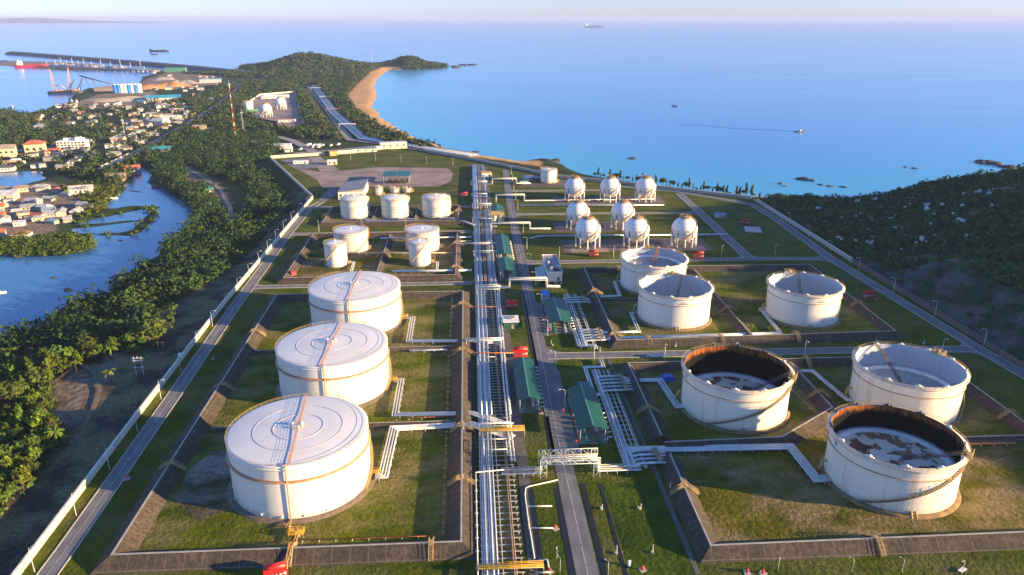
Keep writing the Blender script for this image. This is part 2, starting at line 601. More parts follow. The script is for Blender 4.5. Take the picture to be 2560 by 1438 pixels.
far = np.where(sel)[0]
edge = (fbm(PX_[:, 0] / 7, PX_[:, 1] / 7, 55) - .5) * 14
for pol in (SAND, SAND2):
    mask[:, 0] = np.maximum(mask[:, 0], sst(-4, 4, sdf(PX_, pol) + edge * .5))
mask[:, 0] *= sst(-4.5, -6.5, TZ)
for pol in DIRT:
    mask[:, 1] = np.maximum(mask[:, 1], sst(-4, 4, sdf(PX_, pol) + edge))
for pol in GRASS:
    mask[:, 2] = np.maximum(mask[:, 2], sst(-5, 5, sdf(PX_, pol) + edge))
mask[:, 1] = np.maximum(mask[:, 1], .8 * sst(.6, .66, fbm(PX_[:, 0] / 38, PX_[:, 1] / 22, 91)) * (PX_[:, 0] > 275) * (TDP > 20))
bankm = sst(30, 22, TDP + edge) * (PX_[:, 0] < -120) * (PX_[:, 1] < 700)
E_ = PX_[:, 0] - 252
bankr = sst(30, 26, E_ + edge * .3) * (E_ > -5) * sst(455, 430, PX_[:, 1])
mask[:, 3] = 1 - np.maximum(bankm, bankr)
def np_mesh(name, V, F, mats, smooth=False):
    me = bpy.data.meshes.new(name)
    n = F.shape[1]
    me.vertices.add(len(V)); me.vertices.foreach_set('co', V.astype(np.float32).ravel())
    me.loops.add(F.size); me.loops.foreach_set('vertex_index', F.astype(np.int32).ravel())
    me.polygons.add(len(F)); me.polygons.foreach_set('loop_start', np.arange(0, F.size, n, dtype=np.int32))
    me.polygons.foreach_set('use_smooth', np.full(len(F), smooth))
    for m in (mats if isinstance(mats, (list, tuple)) else [mats]):
        me.materials.append(m)
    me.update(calc_edges=True)
    me.validate()
    return me
def grid_faces(nr, na):
    i = np.arange(nr - 1)[:, None] * na + np.arange(na - 1)[None, :]
    return np.stack([i, i + na, i + na + 1, i + 1], -1).reshape(-1, 4)[:, ::-1]
m, nt, b = node_mat('open_ground')
at_ = nt.nodes.new('ShaderNodeAttribute'); at_.attribute_name = 'cover'
sp = nt.nodes.new('ShaderNodeSeparateColor')
nt.links.new(at_.outputs['Color'], sp.inputs[0])
n1 = pos_noise(nt, .05, 6); n2 = pos_noise(nt, .35, 5); n3 = pos_noise(nt, .8, 4)
base = mix(nt, n2, ramp(nt, n1, [(.3, (.014, .034, .008)), (.7, (.034, .052, .014))]), ramp(nt, n2, [(.35, (.012, .03, .006)), (.75, (.05, .068, .018))]))
dirt = ramp(nt, n2, [(.3, (.11, .075, .05)), (.55, (.24, .18, .13)), (.75, (.3, .26, .22))])
grs = ramp(nt, n2, [(.3, (.045, .06, .01)), (.7, (.1, .1, .02))])
sand = ramp(nt, n1, [(.3, (.5, .27, .11)), (.7, (.62, .37, .17))])
rock = mix(nt, ramp(nt, n1, [(.42, 0.0), (.55, 1.0)]), ramp(nt, n3, [(.3, (.03, .027, .025)), (.7, (.075, .066, .055))]), ramp(nt, n3, [(.3, (.1, .085, .05)), (.7, (.25, .2, .11))]))
c = mix(nt, sp.outputs[2], base, grs)
c = mix(nt, sp.outputs[1], c, dirt)
c = mix(nt, sp.outputs[0], c, sand)
gx_ = nt.nodes.new('ShaderNodeSeparateXYZ'); nt.links.new(nt.nodes.new('ShaderNodeNewGeometry').outputs['Position'], gx_.inputs[0])
rock2 = mix(nt, ramp(nt, n1, [(.45, 0.0), (.55, 1.0)]), ramp(nt, n3, [(.3, (.045, .046, .05)), (.7, (.115, .112, .115))]), (.03, .05, .03))
rock = mix(nt, math_n(nt, 'GREATER_THAN', gx_.outputs[0], 0.0), rock, rock2)
c = mix(nt, math_n(nt, 'SUBTRACT', 1.0, at_.outputs['Alpha']), c, rock)
nt.links.new(c, b.inputs['Base Color'])
b.inputs['Roughness'].default_value = .95
b.inputs['Specular IOR Level'].default_value = .15
bump(nt, b, n2, .6, 1.0)
GROUND = m
terr = np_mesh('terrain', np.column_stack([PX_, TZ]), grid_faces(NR, NA), GROUND, True)
ca_ = terr.color_attributes.new('cover', 'FLOAT_COLOR', 'POINT')
ca_.data.foreach_set('color', mask.ravel())
to = link('terrain', terr); to['kind'] = 'structure'

# ---------------------------------------------------------------- sea and creek: one sheet of water
NA2, NR2 = 200, 260
A2, R2 = np.meshgrid(np.linspace(math.radians(-80), math.radians(80), NA2), np.exp(np.linspace(math.log(60), math.log(43000), NR2)))
SP = np.stack([(R2 * np.sin(A2)).ravel(), (R2 * np.cos(A2)).ravel()], 1)
dc, _ = seg_d(SP, COAST[20:], False)
sh = np.exp(-dc / 160.0) * ((SP[:, 0] > -420) & (SP[:, 1] > 520))
mid = np.exp(-dc / 700.0) * ((SP[:, 0] > -520) & (SP[:, 1] > 520))
m, nt, b = node_mat('sea_water')
a1 = nt.nodes.new('ShaderNodeAttribute'); a1.attribute_name = 'shallow'
sp = nt.nodes.new('ShaderNodeSeparateColor'); nt.links.new(a1.outputs['Color'], sp.inputs[0])
big = pos_noise(nt, .0022, 4, (.5, 1.5, 1)); sm = pos_noise(nt, .07, 4, (.5, 1.3, 1)); md = pos_noise(nt, .012, 3, (.4, 1.6, 1))
deep = mix(nt, big, (.03, .135, .42), (.05, .185, .5))
c = mix(nt, math_n(nt, 'MULTIPLY', sp.outputs[1], .75), deep, (.03, .23, .58))
c = mix(nt, math_n(nt, 'MULTIPLY', sp.outputs[0], .75), c, (.05, .4, .56))
c = mix(nt, sp.outputs[2], c, (.04, .15, .33))
nt.links.new(c, b.inputs['Base Color'])
wmp = nt.nodes.new('ShaderNodeMapping'); wmp.inputs['Rotation'].default_value = (0, 0, .5); wmp.inputs['Scale'].default_value = (.14, 1.0, 1)
nt.links.new(nt.nodes.new('ShaderNodeNewGeometry').outputs['Position'], wmp.inputs[0])
wst = nt.nodes.new('ShaderNodeTexNoise'); wst.inputs['Scale'].default_value = .02; wst.inputs['Detail'].default_value = 5
nt.links.new(wmp.outputs[0], wst.inputs['Vector'])
wav = nt.nodes.new('ShaderNodeTexNoise'); wav.inputs['Scale'].default_value = .11; wav.inputs['Detail'].default_value = 3
nt.links.new(wmp.outputs[0], wav.inputs['Vector'])
nt.links.new(ramp(nt, wst.outputs['Fac'], [(.35, .15), (.65, .18)]), b.inputs['Roughness'])
b.inputs['IOR'].default_value = 1.33
b.inputs['Specular IOR Level'].default_value = .5
hgt = mix(nt, .5, mix(nt, .35, sm, md), wav.outputs['Fac'])
bn = nt.nodes.new('ShaderNodeBump'); bn.inputs['Strength'].default_value = .07; bn.inputs['Distance'].default_value = 1.0
nt.links.new(hgt, bn.inputs['Height']); nt.links.new(bn.outputs[0], b.inputs['Normal'])
sea = np_mesh('sea', np.column_stack([SP, np.full(len(SP), WATER)]), grid_faces(NR2, NA2), m)
ca_ = sea.color_attributes.new('shallow', 'FLOAT_COLOR', 'POINT')
creek = ((SP[:, 0] < -130) & (SP[:, 1] < 1000)).astype(float)
ca_.data.foreach_set('color', np.column_stack([sh, mid, creek, np.ones(len(SP))]).astype(np.float32).ravel())
seo = link('sea', sea); seo['kind'] = 'structure'

# the island on the horizon
isl = MB()
pts = []
for k in range(41):
    t = k / 40
    hgt_ = (60 + 120 * math.exp(-((t - .62) / .12) ** 2) + 70 * math.exp(-((t - .1) / .2) ** 2) + 50 * math.exp(-((t - .38) / .14) ** 2)) * min(1, (1 - t) * 5) * .95
    pts.append((-20500 + 11500 * t, 24500, max(2, hgt_ * .8)))
o = len(isl.v)
for x, y, h_ in pts:
    isl.v += [(x, y, WATER - 1), (x, y + 700, WATER + h_), (x, y + 2200, WATER - 1)]
for k in range(40):
    a = k * 3
    for q in ((a, a + 1, a + 4, a + 3), (a + 1, a + 2, a + 5, a + 4)):
        isl.f.append(q[::-1]); isl.m.append(0); isl.s.append(True)
struct('distant_hills', isl, M('distant_forest', (.004, .03, .08), .95))
# ================================================================ plant ground: lawns, pads, roads
def lawn_mat(name, dark, lit, dirt, amt, seed=0.0):
    m, nt, b = node_mat(name)
    g = nt.nodes.new('ShaderNodeNewGeometry').outputs['Position']
    def nz(scale, det, off, st=(1, 1, 1)):
        mp = nt.nodes.new('ShaderNodeMapping'); mp.inputs['Location'].default_value = (off, off * .7, 0); mp.inputs['Scale'].default_value = st
        nt.links.new(g, mp.inputs[0])
        n = nt.nodes.new('ShaderNodeTexNoise'); n.inputs['Scale'].default_value = scale; n.inputs['Detail'].default_value = det; n.inputs['Roughness'].default_value = .6
        nt.links.new(mp.outputs[0], n.inputs['Vector'])
        return n.outputs['Fac']
    a = nz(.05, 4, seed); f = nz(.6, 5, seed + 40); d = nz(.045, 7, seed + 90, (.8, 1.4, 1)); s = nz(1.6, 3, seed + 7, (2.2, .5, 1))
    c = mix(nt, ramp(nt, a, [(.35, 0.0), (.65, 1.0)]), dark, lit)
    c = mix(nt, ramp(nt, f, [(.35, .55), (.7, 0.0)]), c, tuple(v * .45 for v in dark))
    c = mix(nt, ramp(nt, s, [(.5, 0.0), (.8, .45)]), c, tuple(min(1, v * 1.5) for v in lit))
    mott = nz(.22, 5, seed + 130); spk = nz(2.6, 3, seed + 160)
    c = mix(nt, ramp(nt, mott, [(.38, .4), (.52, 0.0)]), c, tuple(v * .8 for v in dark))
    c = mix(nt, ramp(nt, spk, [(.56, 0.0), (.68, .5)]), c, tuple(v * .35 for v in dark))
    k = math_n(nt, 'MULTIPLY', ramp(nt, d, [(.44, 0.0), (.6, 1.0)]), ramp(nt, f, [(.25, .3), (.6, 1.0)]))
    c = mix(nt, math_n(nt, 'MULTIPLY', k, amt), c, dirt)
    nt.links.new(c, b.inputs['Base Color'])
    b.inputs['Roughness'].default_value = .95
    b.inputs['Specular IOR Level'].default_value = .1
    bump(nt, b, f, 1.0, .8)
    return m
LAWN = lawn_mat('mown_grass', (.042, .072, .003), (.125, .145, .004), (.2, .16, .09), .35)
YARD = lawn_mat('yard_grass', (.05, .075, .003), (.155, .178, .003), (.26, .2, .1), .7, 11)
YARDD = lawn_mat('dry_yard_grass', (.06, .068, .005), (.18, .16, .008), (.25, .185, .1), 1.0, 31)
YARDG = lawn_mat('lush_grass', (.024, .054, .003), (.075, .12, .005), (.13, .14, .02), .25, 57)
struct('lawn', MB().sheet(PLANT, 0.0), LAWN)
Z1, Z2, Z3, Z4 = .05, .1, .14, .18
def rect(x0, y0, x1, y1):
    return [(x0, y0), (x1, y0), (x1, y1), (x0, y1)]
def inset_sheet(name, poly, mat, z=Z1):
    struct(name, MB().sheet(poly, z), mat)
L0, L1 = -106, -4.5
inset_sheet('yard_ground', rect(-104, 186, -6, 257), YARD)
inset_sheet('yard_ground', rect(-105.5, 260, -6, 328), YARD)
inset_sheet('yard_ground', rect(-107, 331, -6, 400), YARD)
inset_sheet('yard_ground', rect(-111, 436, -12, 529), YARDD)
inset_sheet('yard_ground', rect(-112, 564, -12, 611), YARDD)
inset_sheet('yard_ground', [(71, 180), (300, 180), (300, 232), (152, 236), (150, 258), (115, 236), (71, 234.5)], YARDD)
inset_sheet('yard_ground', [(71, 238), (114, 239), (141.5, 257), (141.5, 301), (71, 301)], YARD)
inset_sheet('yard_ground', rect(144.5, 237, 207, 301), YARD)
inset_sheet('yard_ground', rect(71, 332, 137, 437), YARD)
inset_sheet('yard_ground', rect(139, 332, 209, 437), YARD)
inset_sheet('dry_ground', [(-99, 215), (-101, 232), (-96, 243), (-88, 246), (-83.5, 238), (-82.5, 222), (-80, 208), (-87, 203), (-93, 206)], lawn_mat('dry_brush', (.05, .055, .02), (.2, .17, .12), (.34, .3, .26), 1.0, 123), .07)
inset_sheet('rough_grass', rect(44, 168, 63, 216), YARDG)
inset_sheet('rough_grass', rect(19.5, 150, 26.5, 214), YARDG)
inset_sheet('rough_grass', [(40, 323), (49, 323), (50.5, 342), (37.5, 342)], YARDG)
inset_sheet('gravel_yard', ats([(745, 424), (792, 449), (806, 470), (880, 468), (1000, 467), (1100, 466), (1128, 453), (1132, 432), (1118, 421), (1040, 419), (948, 418), (850, 427), (800, 431), (770, 424)]), PINKG)
inset_sheet('gravel_pad', rect(63.5, 481.5, 166, 511), M('sphere_pad_gravel', (.12, .09, .095), .95, .3, .2))
inset_sheet('gravel_pad', rect(63.5, 533, 136, 560), MATS['sphere_pad_gravel'])
inset_sheet('gravel_pad', rect(72, 617, 168, 646), MATS['sphere_pad_gravel'])
for x in (81.3, 115, 148.5):
    struct('concrete_apron', MB().sheet(rect(x - 13, 481, x + 13, 490), Z2), PINKG)
inset_sheet('gravel_pad', rect(47, 690, 100, 722), M('dark_pad', (.09, .07, .06), .95, .3, .2))
inset_sheet('concrete_apron', rect(15, 150, 19, 790), CONCD)

ROADM = []
def road(name, pts, w, z=Z2, kerb=True, line=True, mat=None):
    struct(name, MB().ribbon(pts, [(w / 2, z), (-w / 2, z)]), mat or ASPH)
    if kerb:
        for sgn in (1, -1):
            o = sgn * (w / 2 + .2)
            struct('kerb', MB().ribbon(pts, [(o - .18, .02), (o - .18, z + .12), (o + .18, z + .12), (o + .18, .02)][::-1]), KERB)
    if line:
        mb = MB()
        P = [Vector(p) for p in pts]
        for a, b_ in zip(P, P[1:]):
            L = (b_ - a).length; d = (b_ - a) / L; n = Vector((-d.y, d.x)) * (.075 if line != 2 else .1)
            t = 2
            while t < L - 3:
                p, q = a + d * t, a + d * (t + 8.2)
                mb.quad((p - n).to_3d() + Vector((0, 0, z + .03)), (q - n).to_3d() + Vector((0, 0, z + .03)), (q + n).to_3d() + Vector((0, 0, z + .03)), (p + n).to_3d() + Vector((0, 0, z + .03)))
                t += 9
        mb.v = [tuple(v) for v in mb.v]
        mb2 = MB(); mb2.v = mb.v
        for k in range(0, len(mb.v), 4):
            mb2.f.append((k + 3, k + 2, k + 1, k)[::-1]); mb2.m.append(0); mb2.s.append(False)
        struct('road_marking', mb2, LINE)
def fillet(x, y, sx, sy, r, z, mat):
    """paved concave corner with its right angle at (x, y)"""
    poly = [(x, y)] + [(x + sx * (r - r * math.sin(t)), y + sy * (r - r * math.cos(t))) for t in [PI / 2 * k / 8 for k in range(9)]]
    struct('road_corner', MB().sheet(poly, z), mat)
LROAD = [(-122.0, 120), (-122.8, 192), (-126.2, 290), (-129.9, 381), (-134.2, 540), (-133.5, 618), (-128, 642)]
MROAD = [(31.6, 120), (31.6, 250), (33, 420), (33.6, 560), (35.5, 680), (38, 775)]
road('perimeter_road', LROAD, 5.6)
road('main_road', MROAD, 6.6, line=2, kerb=False)
road('cross_road', [(-127.5, 423.5), (0.5, 423.5)], 4.6, Z3, line=False)
road('cross_road', [(-131, 538), (0.5, 538)], 5.0, Z3, line=False)
road('cross_road', [(-130.5, 620), (0.5, 616)], 5.0, Z3, line=False)
road('cross_road', [(35, 318.3), (180, 316.5), (240, 314.5)], 6.2, Z3, line=False)
road('cross_road', [(36, 461), (184, 460.5), (232, 458)], 5.4, Z3, line=False)
road('cross_road', [(37, 587), (110, 587), (182, 584)], 4.2, Z3, line=False)
road('cross_road', [(38.5, 674), (140, 672)], 3.6, Z3, line=False)
road('diagonal_road', [(183.5, 461), (187.5, 585), (189, 655)], 6.4, Z4, line=False)
road('perimeter_road', [(247.5, 255), (243.2, 311), (237.2, 456), (241.5, 560), (240, 610), (189, 664), (140, 689)], 6.2, Z2, line=False)
struct('forecourt', MB().sheet([(35, 234), (38.6, 234), (38.6, 303), (35, 312)], Z3), ASPH)
struct('forecourt', MB().sheet([(36, 342), (38.6, 342), (38.6, 383), (36, 392)], Z3), ASPH)
struct('forecourt', MB().sheet([(-131, 640), (-124.5, 640), (-120, 664), (-122, 694), (-130, 694), (-132, 668)], Z3), ASPH)
struct('forecourt', MB().sheet(ats([(700, 400), (775, 395), (792, 420), (742, 425)]), Z2), ASPH)
struct('forecourt', MB().sheet(ats([(772, 394), (800, 392), (850, 426), (800, 430)]), Z3), PINKG)
for x, y, sx, sy, r in ((34.9, 321.6, 1, 1, 12), (34.9, 315.1, 1, -1, 10), (36.4, 464, 1, 1, 9), (36.2, 458, 1, -1, 8), (37, 589.4, 1, 1, 9), (37, 584.6, 1, -1, 9), (-128.2, 421.1, 1, -1, 9), (-128.6, 425.9, 1, 1, 9),
                    (-131.1, 535.4, 1, -1, 8), (-131.2, 540.6, 1, 1, 8), (180.3, 463.4, -1, 1, 8), (186.8, 463.4, 1, 1, 9), (234, 461, -1, 1, 9), (233.6, 455, -1, -1, 9), (240, 317.5, -1, 1, 9), (240.4, 311.2, -1, -1, 9), (184, 586.5, -1, 1, 8), (184, 581, -1, -1, 8)):
    fillet(x, y, sx, sy, r, Z2 + .01, ASPH)
# drain channels beside the main road
for pts in ([(27.2, 150), (27.2, 214)], [(36.6, 150), (36.6, 216)], [(28.6, 232), (28.8, 262)], [(28.9, 308), (29.2, 405)], [(18.6, 152), (18.6, 216)]):
    struct('drain_channel', MB().ribbon(pts, [(.9, Z2), (-.9, Z2)]), BLACK)
struct('drain_channel', MB().ribbon([(42.6, 150), (42.6, 216)], [(.5, Z2), (-.5, Z2)]), BLACK)
struct('drain_channel', MB().ribbon([(63.2, 170), (63.2, 318)], [(.8, Z2), (-.8, Z2)]), CONCD)

# ---------------------------------------------------------------- boundary walls
def wall(label, pts, h, t, mat, z0=-.6, group=None, cap=None, name='boundary_wall', cat='wall'):
    o = pts[len(pts) // 2]
    w = single(name, MB().ribbon(pts, [(-t / 2, z0), (-t / 2, h), (t / 2, h), (t / 2, z0)][::-1]), mat, label, cat, (o[0], o[1], 0), group)
    if cap:
        c = MB().ribbon(pts, [(-t / 2 - .12, h), (-t / 2 - .12, h + .18), (t / 2 + .12, h + .18), (t / 2 + .12, h)][::-1])
        part('coping', c, cap, w)
    return w
wall('long cream perimeter wall running beside the left perimeter road', [(-130.2, 110), (-130.4, 177), (-133.4, 265), (-137.0, 395), (-137.6, 654)], 2.6, .5, WALLP, cap=M('wall_coping', (.7, .66, .56), .7))
wall('grey perimeter wall angling away above the wooded slope past the building', [(-137.7, 654.6), (-223.5, 856.4)], 2.4, .5, CONC, cap=MATS['wall_coping'])
wall('cream yellow wall behind the gatehouse car park', [(-223.0, 857), (-166, 876)], 3.2, .5, WALLP, cap=MATS['wall_coping'])
wall('cream wall joining the gate to the flat roofed gate building', [(-152, 881), (-136, 887), (-104, 914)], 4, .5, WALLP, cap=MATS['wall_coping'])
wall('grey seaward wall behind the beach and the spheres', [(-52, 893.5), (5.6, 832.5), (88, 733.5), (147, 697.5), (246.5, 629.5)], 2.6, .5, CONC, cap=MATS['wall_coping'])
wall('pale wall along the right perimeter road below the scrub hill', [(247.2, 628), (247.6, 450)], 2.6, .5, CONC, cap=MATS['wall_coping'])
wall('dark retaining wall under the stone pitched cutting', [(247.6, 449), (249, 300), (251, 240)], 2.4, .7, CONCD, cap=CONCD)
# post-and-wire fence at the wall foot and the cutting drain
struct('embankment_drain', MB().ribbon([(253.5, 250), (251.5, 330), (250.5, 445)], [(1.1, 1.2), (-1.1, 1.2)]), CONCD)

# ---------------------------------------------------------------- earth bunds faced with concrete
m, nt, b = node_mat('bund_facing')
f = pos_noise(nt, .9, 5, (1, 1, .15)); g = pos_noise(nt, .1, 4)
gp = nt.nodes.new('ShaderNodeNewGeometry').outputs['Position']
sx_ = nt.nodes.new('ShaderNodeSeparateXYZ'); nt.links.new(gp, sx_.inputs[0])
def seam(sock, period):
    fr = math_n(nt, 'FRACT', math_n(nt, 'DIVIDE', sock, period))
    return math_n(nt, 'LESS_THAN', fr, .035)
sm_ = math_n(nt, 'MAXIMUM', seam(sx_.outputs[0], 5.3), seam(sx_.outputs[1], 5.3))
c = mix(nt, ramp(nt, f, [(.35, 0.0), (.7, 1.0)]), (.045, .036, .03), (.125, .098, .075))
c = mix(nt, ramp(nt, g, [(.4, .6), (.65, 0.0)]), c, (.04, .034, .03))
c = mix(nt, math_n(nt, 'MULTIPLY', sm_, .45), c, (.2, .17, .13))
nt.links.new(c, b.inputs['Base Color']); b.inputs['Roughness'].default_value = .92
b.inputs['Specular IOR Level'].default_value = .2
bump(nt, b, f, .5, .2)
BUND = m
BUNDG = 'concrete faced bund walls around the storage tanks'
def bund(label, pts, w=9.6, h=3.0, top=.9, closed=False):
    o = pts[0]
    b_ = single('bund_wall', MB().ribbon(pts, [(w / 2, .03), (top / 2, h), (-top / 2, h), (-w / 2, .03)], closed), BUND, label, 'bund wall', (o[0], o[1], 0), BUNDG)
    part('crest', MB().ribbon(pts, [(top / 2 - .15, h + .01), (top / 2 - .15, h + .09), (-top / 2 + .15, h + .09), (-top / 2 + .15, h + .01)], closed), CONC, b_)
    return b_
bund('long concrete bund enclosing the three big white roofed tanks', [(-106, 184.6), (-4.5, 184.6), (-4.8, 402), (-109.6, 402)], closed=True)
bund('low divider bund between the nearest and middle big roofed tanks', [(-100.5, 258.5), (-9, 258.5)], 3.4, 1.5, .7)
bund('low divider bund between the middle and farthest big roofed tanks', [(-103, 329.5), (-9, 329.5)], 3.4, 1.5, .7)
bund('concrete bund around the slim tanks and drum shaped beige tanks', [(-112.5, 432), (-9.5, 432), (-9.5, 530), (-113.5, 530)], 8, 2.7, .8, True)
bund('divider bund between the two pairs of slim and beige tanks', [(-58, 436), (-58, 526)], 6.5, 2.4, .8)
bund('concrete bund around the three domed tanks', [(-113, 562), (-9.5, 562), (-9.5, 612), (-113, 612)], 7, 2.6, .8, True)
bund('divider bund between the left and middle domed tanks', [(-76, 565.5), (-76, 608.5)], 5.5, 2.2, .7)
bund('divider bund between the middle and right domed tanks', [(-43, 565.5), (-43, 608.5)], 5.5, 2.2, .7)
bund('near concrete bund before the nearest rust lined open tank', [(300, 180), (69.3, 178.6), (69.8, 228)], 8.5, 3.0, .9)
bund('bund bending round the back of the nearest rust lined open tank', [(70, 236.5), (114.8, 237.6), (144, 258.5), (144, 301)], 8.5, 2.6, .9)
bund('bund left of the farther rust lined open tank', [(70, 241), (70.2, 303.5), (208, 303.5)], 8.5, 2.8, .9)
bund('bund beside the grey lined tank by the right perimeter road', [(212.5, 301), (212.5, 234.5), (300, 233)], 8.5, 2.8, .9)
bund('low bund right of the nearest rust lined open tank', [(168, 234.8), (208, 234.8)], 5, 1.8, .8)
bund('concrete bund around the three grey lined open tanks', [(70, 329), (211, 332), (214, 439), (70.5, 441)], 8.5, 2.8, .9, True)
bund('divider bund between the middle and right grey lined tanks', [(137.8, 334), (138.6, 436)], 7, 2.4, .8)
bund('low divider bund between the two left grey lined tanks', [(75, 389), (120, 389)], 3, 1.2, .6)
# ================================================================ tanks
def ring_rail(mb, R, z, n=60, h=1.1, r=.045, a0=0, a1=2 * PI):
    full = abs(a1 - a0 - 2 * PI) < 1e-6
    m = n if full else n + 1
    P = [(R * math.cos(a0 + (a1 - a0) * k / n), R * math.sin(a0 + (a1 - a0) * k / n)) for k in range(m)]
    for q in (.55, 1):
        mb.tube([(x, y, z + h * q) for x, y in P], r, 4, closed=full)
    for x, y in P:
        mb.tube([(x, y, z), (x, y, z + h)], r, 4)
def shifted(mb, loc):
    mb.v = [(x + loc[0], y + loc[1], z + loc[2]) for x, y, z in mb.v]
    return mb
def P_(name, mb, mat, root, label=None):
    return part(name, shifted(mb, tuple(wloc(root))), mat, root, label)
def helix(R, z0, z1, a0, a1, n=40):
    return [(R * math.cos(a0 + (a1 - a0) * k / n), R * math.sin(a0 + (a1 - a0) * k / n), z0 + (z1 - z0) * k / n) for k in range(n + 1)]
def stair_strip(R, z0, z1, a0, a1, w=1.0, n=46):
    mb = MB()
    A = helix(R, z0, z1, a0, a1, n); B = helix(R + w, z0, z1, a0, a1, n)
    for k in range(n):
        mb._add([A[k], B[k], (B[k + 1][0], B[k + 1][1], B[k][2]), (A[k + 1][0], A[k + 1][1], A[k][2]),
                 (A[k][0], A[k][1], A[k][2] - .25), (B[k][0], B[k][1], B[k][2] - .25), (B[k + 1][0], B[k + 1][1], B[k][2] - .25), (A[k + 1][0], A[k + 1][1], A[k][2] - .25)],
                [(0, 1, 2, 3), (7, 6, 5, 4), (0, 4, 5, 1), (1, 5, 6, 2), (2, 6, 7, 3), (3, 7, 4, 0)])
    rl = MB()
    for RR in (R + w,):
        for h in (.5, 1.05):
            rl.tube([(x, y, z + h) for x, y, z in helix(RR, z0, z1, a0, a1, n)], .06, 4)
        for k in range(0, n + 1, 2):
            x, y, z = helix(RR, z0, z1, a0, a1, n)[k]
            rl.tube([(x, y, z), (x, y, z + 1.05)], .06, 4)
    return mb, rl
FLOOR_TANK = MATS.setdefault('tank_base', M('tank_base_ring', (.16, .12, .09), .9, .3, .6))
def fixed_roof_tank(label, x, y, R, h, walk, down, group, paint=WHITE):
    t = thing('storage_tank', label, 'storage tank', (x, y, 0), group)
    P_('shell', MB().lathe([(R, .55), (R, h)], 120), paint, t)
    P_('base_ring', MB().lathe([(R + 2.2, .02), (R + 1.6, .45), (R + .02, .56)], 96), FLOOR_TANK, t)
    P_('roof', MB().lathe([(R + .28, h - .25), (R + .28, h + .1), (R - .5, h + .22), (R * .5, h + R * .03), (0, h + R * .042)], 120), ROOFW, t)
    zr = lambda r: h + .22 + (R - r) * .042 * .9
    for f_ in (.64, .36):
        P_('roof_seam', MB().lathe([(R * f_ - .07, zr(R * f_) - .05), (R * f_ - .07, zr(R * f_) + .1), (R * f_ + .07, zr(R * f_) + .1), (R * f_ + .07, zr(R * f_) - .06)], 96), M('seam_rust', (.52, .43, .4), .7, .3, .3), t)
    zg = h * .715
    P_('wind_girder', MB().lathe([(R, zg - .15), (R + .75, zg - .1), (R + .75, zg + .12), (R, zg + .16)], 120), M('girder_rust', (.45, .28, .17), .75, .3, .5), t)
    P_('stiffening_ring', MB().lathe([(R, h * .93), (R + .22, h * .93), (R + .22, h * .945), (R, h * .945)], 120), paint, t)
    rl = MB(); ring_rail(rl, R + .3, h + .1, 72)
    P_('roof_railing', rl, RAIL, t)
    # radial walkway over the roof with a rail each side
    ca, sa = math.cos(walk), math.sin(walk)
    wk = MB(); hr = {-1: MB(), 1: MB()}
    for k in range(24):
        r0 = -R + .3 + (2 * R - .6) * k / 24; r1 = -R + .3 + (2 * R - .6) * (k + 1) / 24
        z0, z1 = zr(abs(r0)) + .35, zr(abs(r1)) + .35
        n = (-sa * .45, ca * .45)
        wk.quad((r0 * ca + n[0], r0 * sa + n[1], z0), (r0 * ca - n[0], r0 * sa - n[1], z0), (r1 * ca - n[0], r1 * sa - n[1], z1), (r1 * ca + n[0], r1 * sa + n[1], z1))
        for s in (-1, 1):
            for hh in (.35, .8):
                hr[s].tube([(r0 * ca + n[0] * s, r0 * sa + n[1] * s, z0 + hh), (r1 * ca + n[0] * s, r1 * sa + n[1] * s, z1 + hh)], .022, 4)
            hr[s].tube([(r0 * ca + n[0] * s, r0 * sa + n[1] * s, z0 - .3), (r0 * ca + n[0] * s, r0 * sa + n[1] * s, z0 + .8)], .035, 4)
    w_ = P_('roof_walkway', wk, M('walkway_grating', (.56, .44, .38), .7, .2, .6), t)
    for s in (-1, 1):
        P_('handrail', hr[s], M('rail_rust', (.5, .2, .12), .7, .2, .6), w_)
    zt = zr(0)
    for dx, dy, s in ((1.3, .3, .8), (-2.0, .8, .6), (.4, -1.6, .55)):
        P_('roof_vent', MB().cyl(dx, dy, zt - .3, zt + 1.1 * s, .35 * s).dome(dx, dy, zt + 1.1 * s, .85 * s, .7 * s), WHITEB, t)
    rg = MB(); ring_rail(rg, 2.6, zt - .1, 16, .8, .03)
    P_('vent_railing', rg, RAIL, t)
    cd, sd_ = math.cos(down), math.sin(down)
    dp = MB().tube([((R - 1.2) * cd, (R - 1.2) * sd_, h + .6), ((R + .5) * cd, (R + .5) * sd_, h + .6), ((R + .5) * cd, (R + .5) * sd_, .8), ((R + 2) * cd, (R + 2) * sd_, .8)], .22, 6)
    P_('foam_pipe', dp, M('foam_pipe_paint', (.42, .2, .12), .7, .2, .5), t)
    fr = MB().lathe([(R + .1, h * .73), (R + .42, h * .73), (R + .42, h * .745), (R + .1, h * .745)], 96, a0=down - 2.2, a1=down + 2.2)
    P_('cooling_pipe', fr, MATS['foam_pipe_paint'], t)
    st, sr = stair_strip(R + .1, .6, h * .72, -.35, .75)
    s_ = P_('stair', st, RAIL, t); P_('stair_rail', sr, RAIL, s_)
    st, sr = stair_strip(R + .1, h * .72, h + .2, .75, 1.15, n=16)
    s_ = P_('stair', st, RAIL, t); P_('stair_rail', sr, RAIL, s_)
    pl = MB().box((R + 2.0, -.5, 2.3), (3.2, 1.6, .15))
    for dx in (.6, 3.4):
        for dy in (-1.2, .2):
            pl.tube([(R + dx, dy, .1), (R + dx, dy, 3.4)], .1, 4)
    for zz in (2.9, 3.4):
        pl.tube([(R + .6, -1.2, zz), (R + 3.4, -1.2, zz), (R + 3.4, .2, zz), (R + .6, .2, zz)], .07, 4)
    P_('valve_platform', pl, YELLOW, t)
